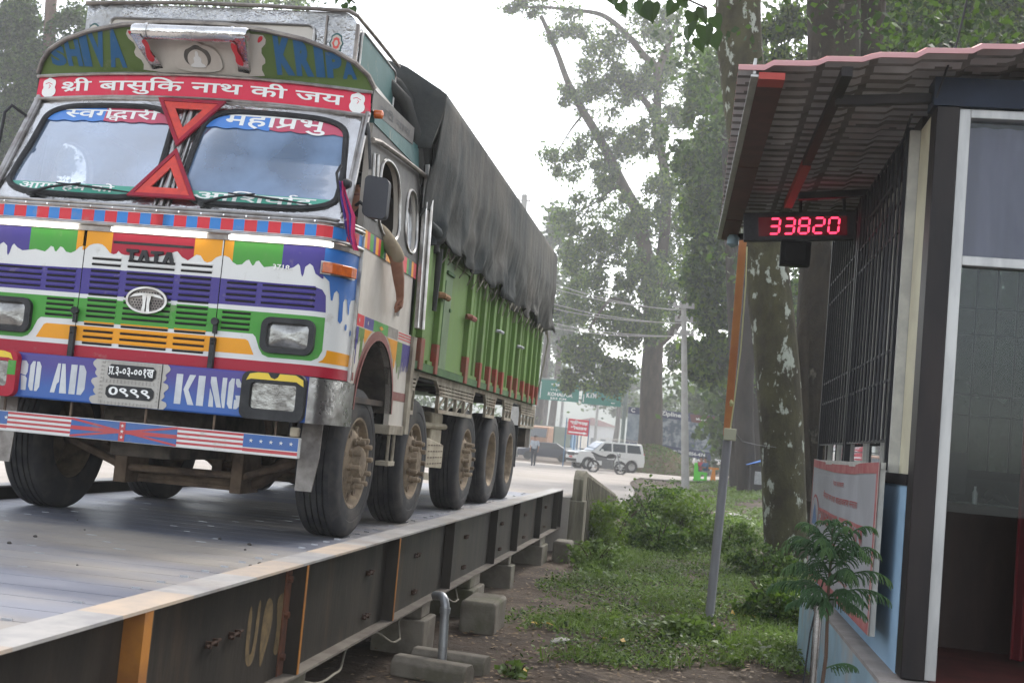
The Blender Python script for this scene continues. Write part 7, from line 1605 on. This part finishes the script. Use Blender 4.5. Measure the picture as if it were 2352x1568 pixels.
standing('person in a blue shirt sitting between the green bench and the orange table', (4.32, 60.7, -.74), R(-60), cl('blue_shirt', (.07, .16, .28)), cl('pale_trousers', (.45, .45, .45)), sitting=True)
standing('person in a red top sitting behind the one in blue', (4.10, 62.0, -.74), R(-40), cl('red_top', (.45, .05, .08)), cl('grey_trousers', (.06, .06, .07)), sitting=True)
# parked vehicles beyond
def lorry(lab, loc, rz, c1, c2):
    t = thing('parked_truck', lab, 'truck', loc, rz, 'parked trucks in the distance')
    b = MB(); b.box((-1.2, 1.9, 1.0), (1.2, 6.8, 2.9)); b.build('cargo_box', c2, t, bevel=.04)
    b = MB(); b.prism([(0, .7), (0, 1.7), (.25, 2.7), (1.7, 2.8), (1.7, .7)], lambda y, z: Vector((-1.15, y, z)), lambda y, z: Vector((1.15, y, z))); b.build('cab', c1, t, bevel=.06)
    b = MB(); b.prism([(-.02, 1.75), (.22, 2.55), (.24, 2.55), (.0, 1.75)], lambda y, z: Vector((-1.0, y-.01, z)), lambda y, z: Vector((1.0, y-.01, z))); b.build('windscreen', CG, t)
    b = MB(); b.box((-1.2, -.12, .55), (1.2, 0, .95)); b.build('bumper', M['white'], t)
    for y in (.9, 5.6):
        for s in (-1, 1): b = MB(); b.lathe([(.2, -.12), (.48, -.13), (.5, 0), (.48, .13), (.2, .12)], (s*1.0, y, .5), 'X', 20, capa=True, capb=True); b.build('wheel', M['rubber'], t)
    for s in (-1, 1): b = MB(); b.box((s*.7, -.03, 1.0), (s*1.0, -.0, 1.2)); b.build('headlight', M['glass_lamp'], t)
lorry('small truck with an orange cab front parked far behind the standing person', (-10.8, 104, -.8), R(-12), mat('dull_orange_cab', (.40, .20, .10), (.3, .16, .1), sc_=3, rough=.6), mat('dull_green_box', (.10, .13, .10), rough=.8))
lorry('pale blue truck parked far away left of the red signboard', (-9.9, 118, -.8), R(-8), mat('pale_truck_blue', (.12, .25, .40), rough=.5), M['dust_white'])
pc = thing('parked_car', 'dark low car parked behind the standing person', 'car', (-7.4, 84, -.8), R(10))
b = MB(); b.prism([(-2.1, .3), (-2.1, .75), (-1.2, .9), (-.6, 1.35), (.8, 1.38), (1.5, .95), (2.1, .85), (2.1, .3)], lambda x, z: Vector((x, -.8, z)), lambda x, z: Vector((x, .8, z))); b.build('body', mat('dark_blue_car', (.03, .035, .06), rough=.3), pc, bevel=.08, seg=3)
for x in (-1.3, 1.3):
    for s in (-1, 1): b = MB(); b.lathe([(.1, -.1), (.3, -.1), (.32, 0), (.3, .1), (.1, .1)], (x, s*.75, .32), 'Y', 18, capa=True, capb=True); b.build('wheel', M['rubber'], pc)
b = MB(); b.prism([(-1.1, .92), (-.55, 1.3), (.75, 1.33), (1.35, .95)], lambda x, z: Vector((x, -.815, z)), lambda x, z: Vector((x, .815, z))); b.build('side_window', CG, pc)
# low shop with a blue roof behind the trunks on the right
sh = thing('shed', 'small dark roadside shed with a blue roof cover right of the seated people', 'shed', (5.9, 36.5, -.45))
b = MB(); b.box((-.35, 0, 0), (1.2, 1.4, 1.0)); b.build('wall', BM_dark, sh); b = MB(); b.prism([(-.5, 1.0), (.35, 1.32), (1.4, 1.0), (.35, 1.26)], lambda x, z: Vector((x, -.2, z)), lambda x, z: Vector((x, 1.5, z))); b.build('roof', mat('blue_tarp_roof', (.04, .16, .50), rough=.6), sh); b = MB(); b.box((-.2, -.02, .35), (.5, .0, .8)); b.build('window', M['galv'], sh)
for x, y, w_, h, lab, rc in ((-14.5, 210, 9, 5, 'long pale building far down the road with a reddish roof', 'redroof'), (-2, 190, 7, 4.0, 'distant low white building behind the red signboard', 'redroof'), (9, 200, 10, 5, 'distant pale building beyond the big trunk', 'greyroof')):
    t = thing('distant_building', lab, 'building', (x, y, -1), 0, 'distant buildings'); b = MB(); b.box((-w_/2, 0, 0), (w_/2, 6, h)); b.build('wall', mat('pale_wall_%d' % int(y), (.55, .55, .53), (.48, .47, .45), sc_=.5, rough=.8), t)
    b = MB(); b.prism([(-w_/2-.4, h), (0, h+1.4), (w_/2+.4, h)], lambda a, z: Vector((a, -.4, z)), lambda a, z: Vector((a, 6.4, z))); b.build('roof', M['oldred'] if rc == 'redroof' else M['concrete'], t)
    for k in range(4):
        b = MB(); b.box((-w_/2+1+k*(w_-2)/4, -.05, 1.5), (-w_/2+1.9+k*(w_-2)/4, 0, 2.8)); b.build('window', CG, t)
# red traffic cone like object on the verge near the ramp? none: two small kerb-side litter pieces
# ------------------------------------------------ driver seat etc is in the cab; air
if HAZE:
    b = MB(); b.box((-260, -45, -3.5), (260, 560, 62)); hz = b.build('haze', bpy.data.materials.new('haze_air'), smooth=0); tag(hz, kind='stuff', label='pale dusty haze in the air', cat='haze')
    m = hz.data.materials[0]; m.use_nodes = True; n = m.node_tree; n.nodes.clear(); o = n.nodes.new('ShaderNodeOutputMaterial'); v = n.nodes.new('ShaderNodeVolumePrincipled')
    v.inputs['Color'].default_value = (.93, .95, .96, 1); v.inputs['Density'].default_value = HAZE; v.inputs['Anisotropy'].default_value = .4; n.links.new(v.outputs[0], o.inputs['Volume'])
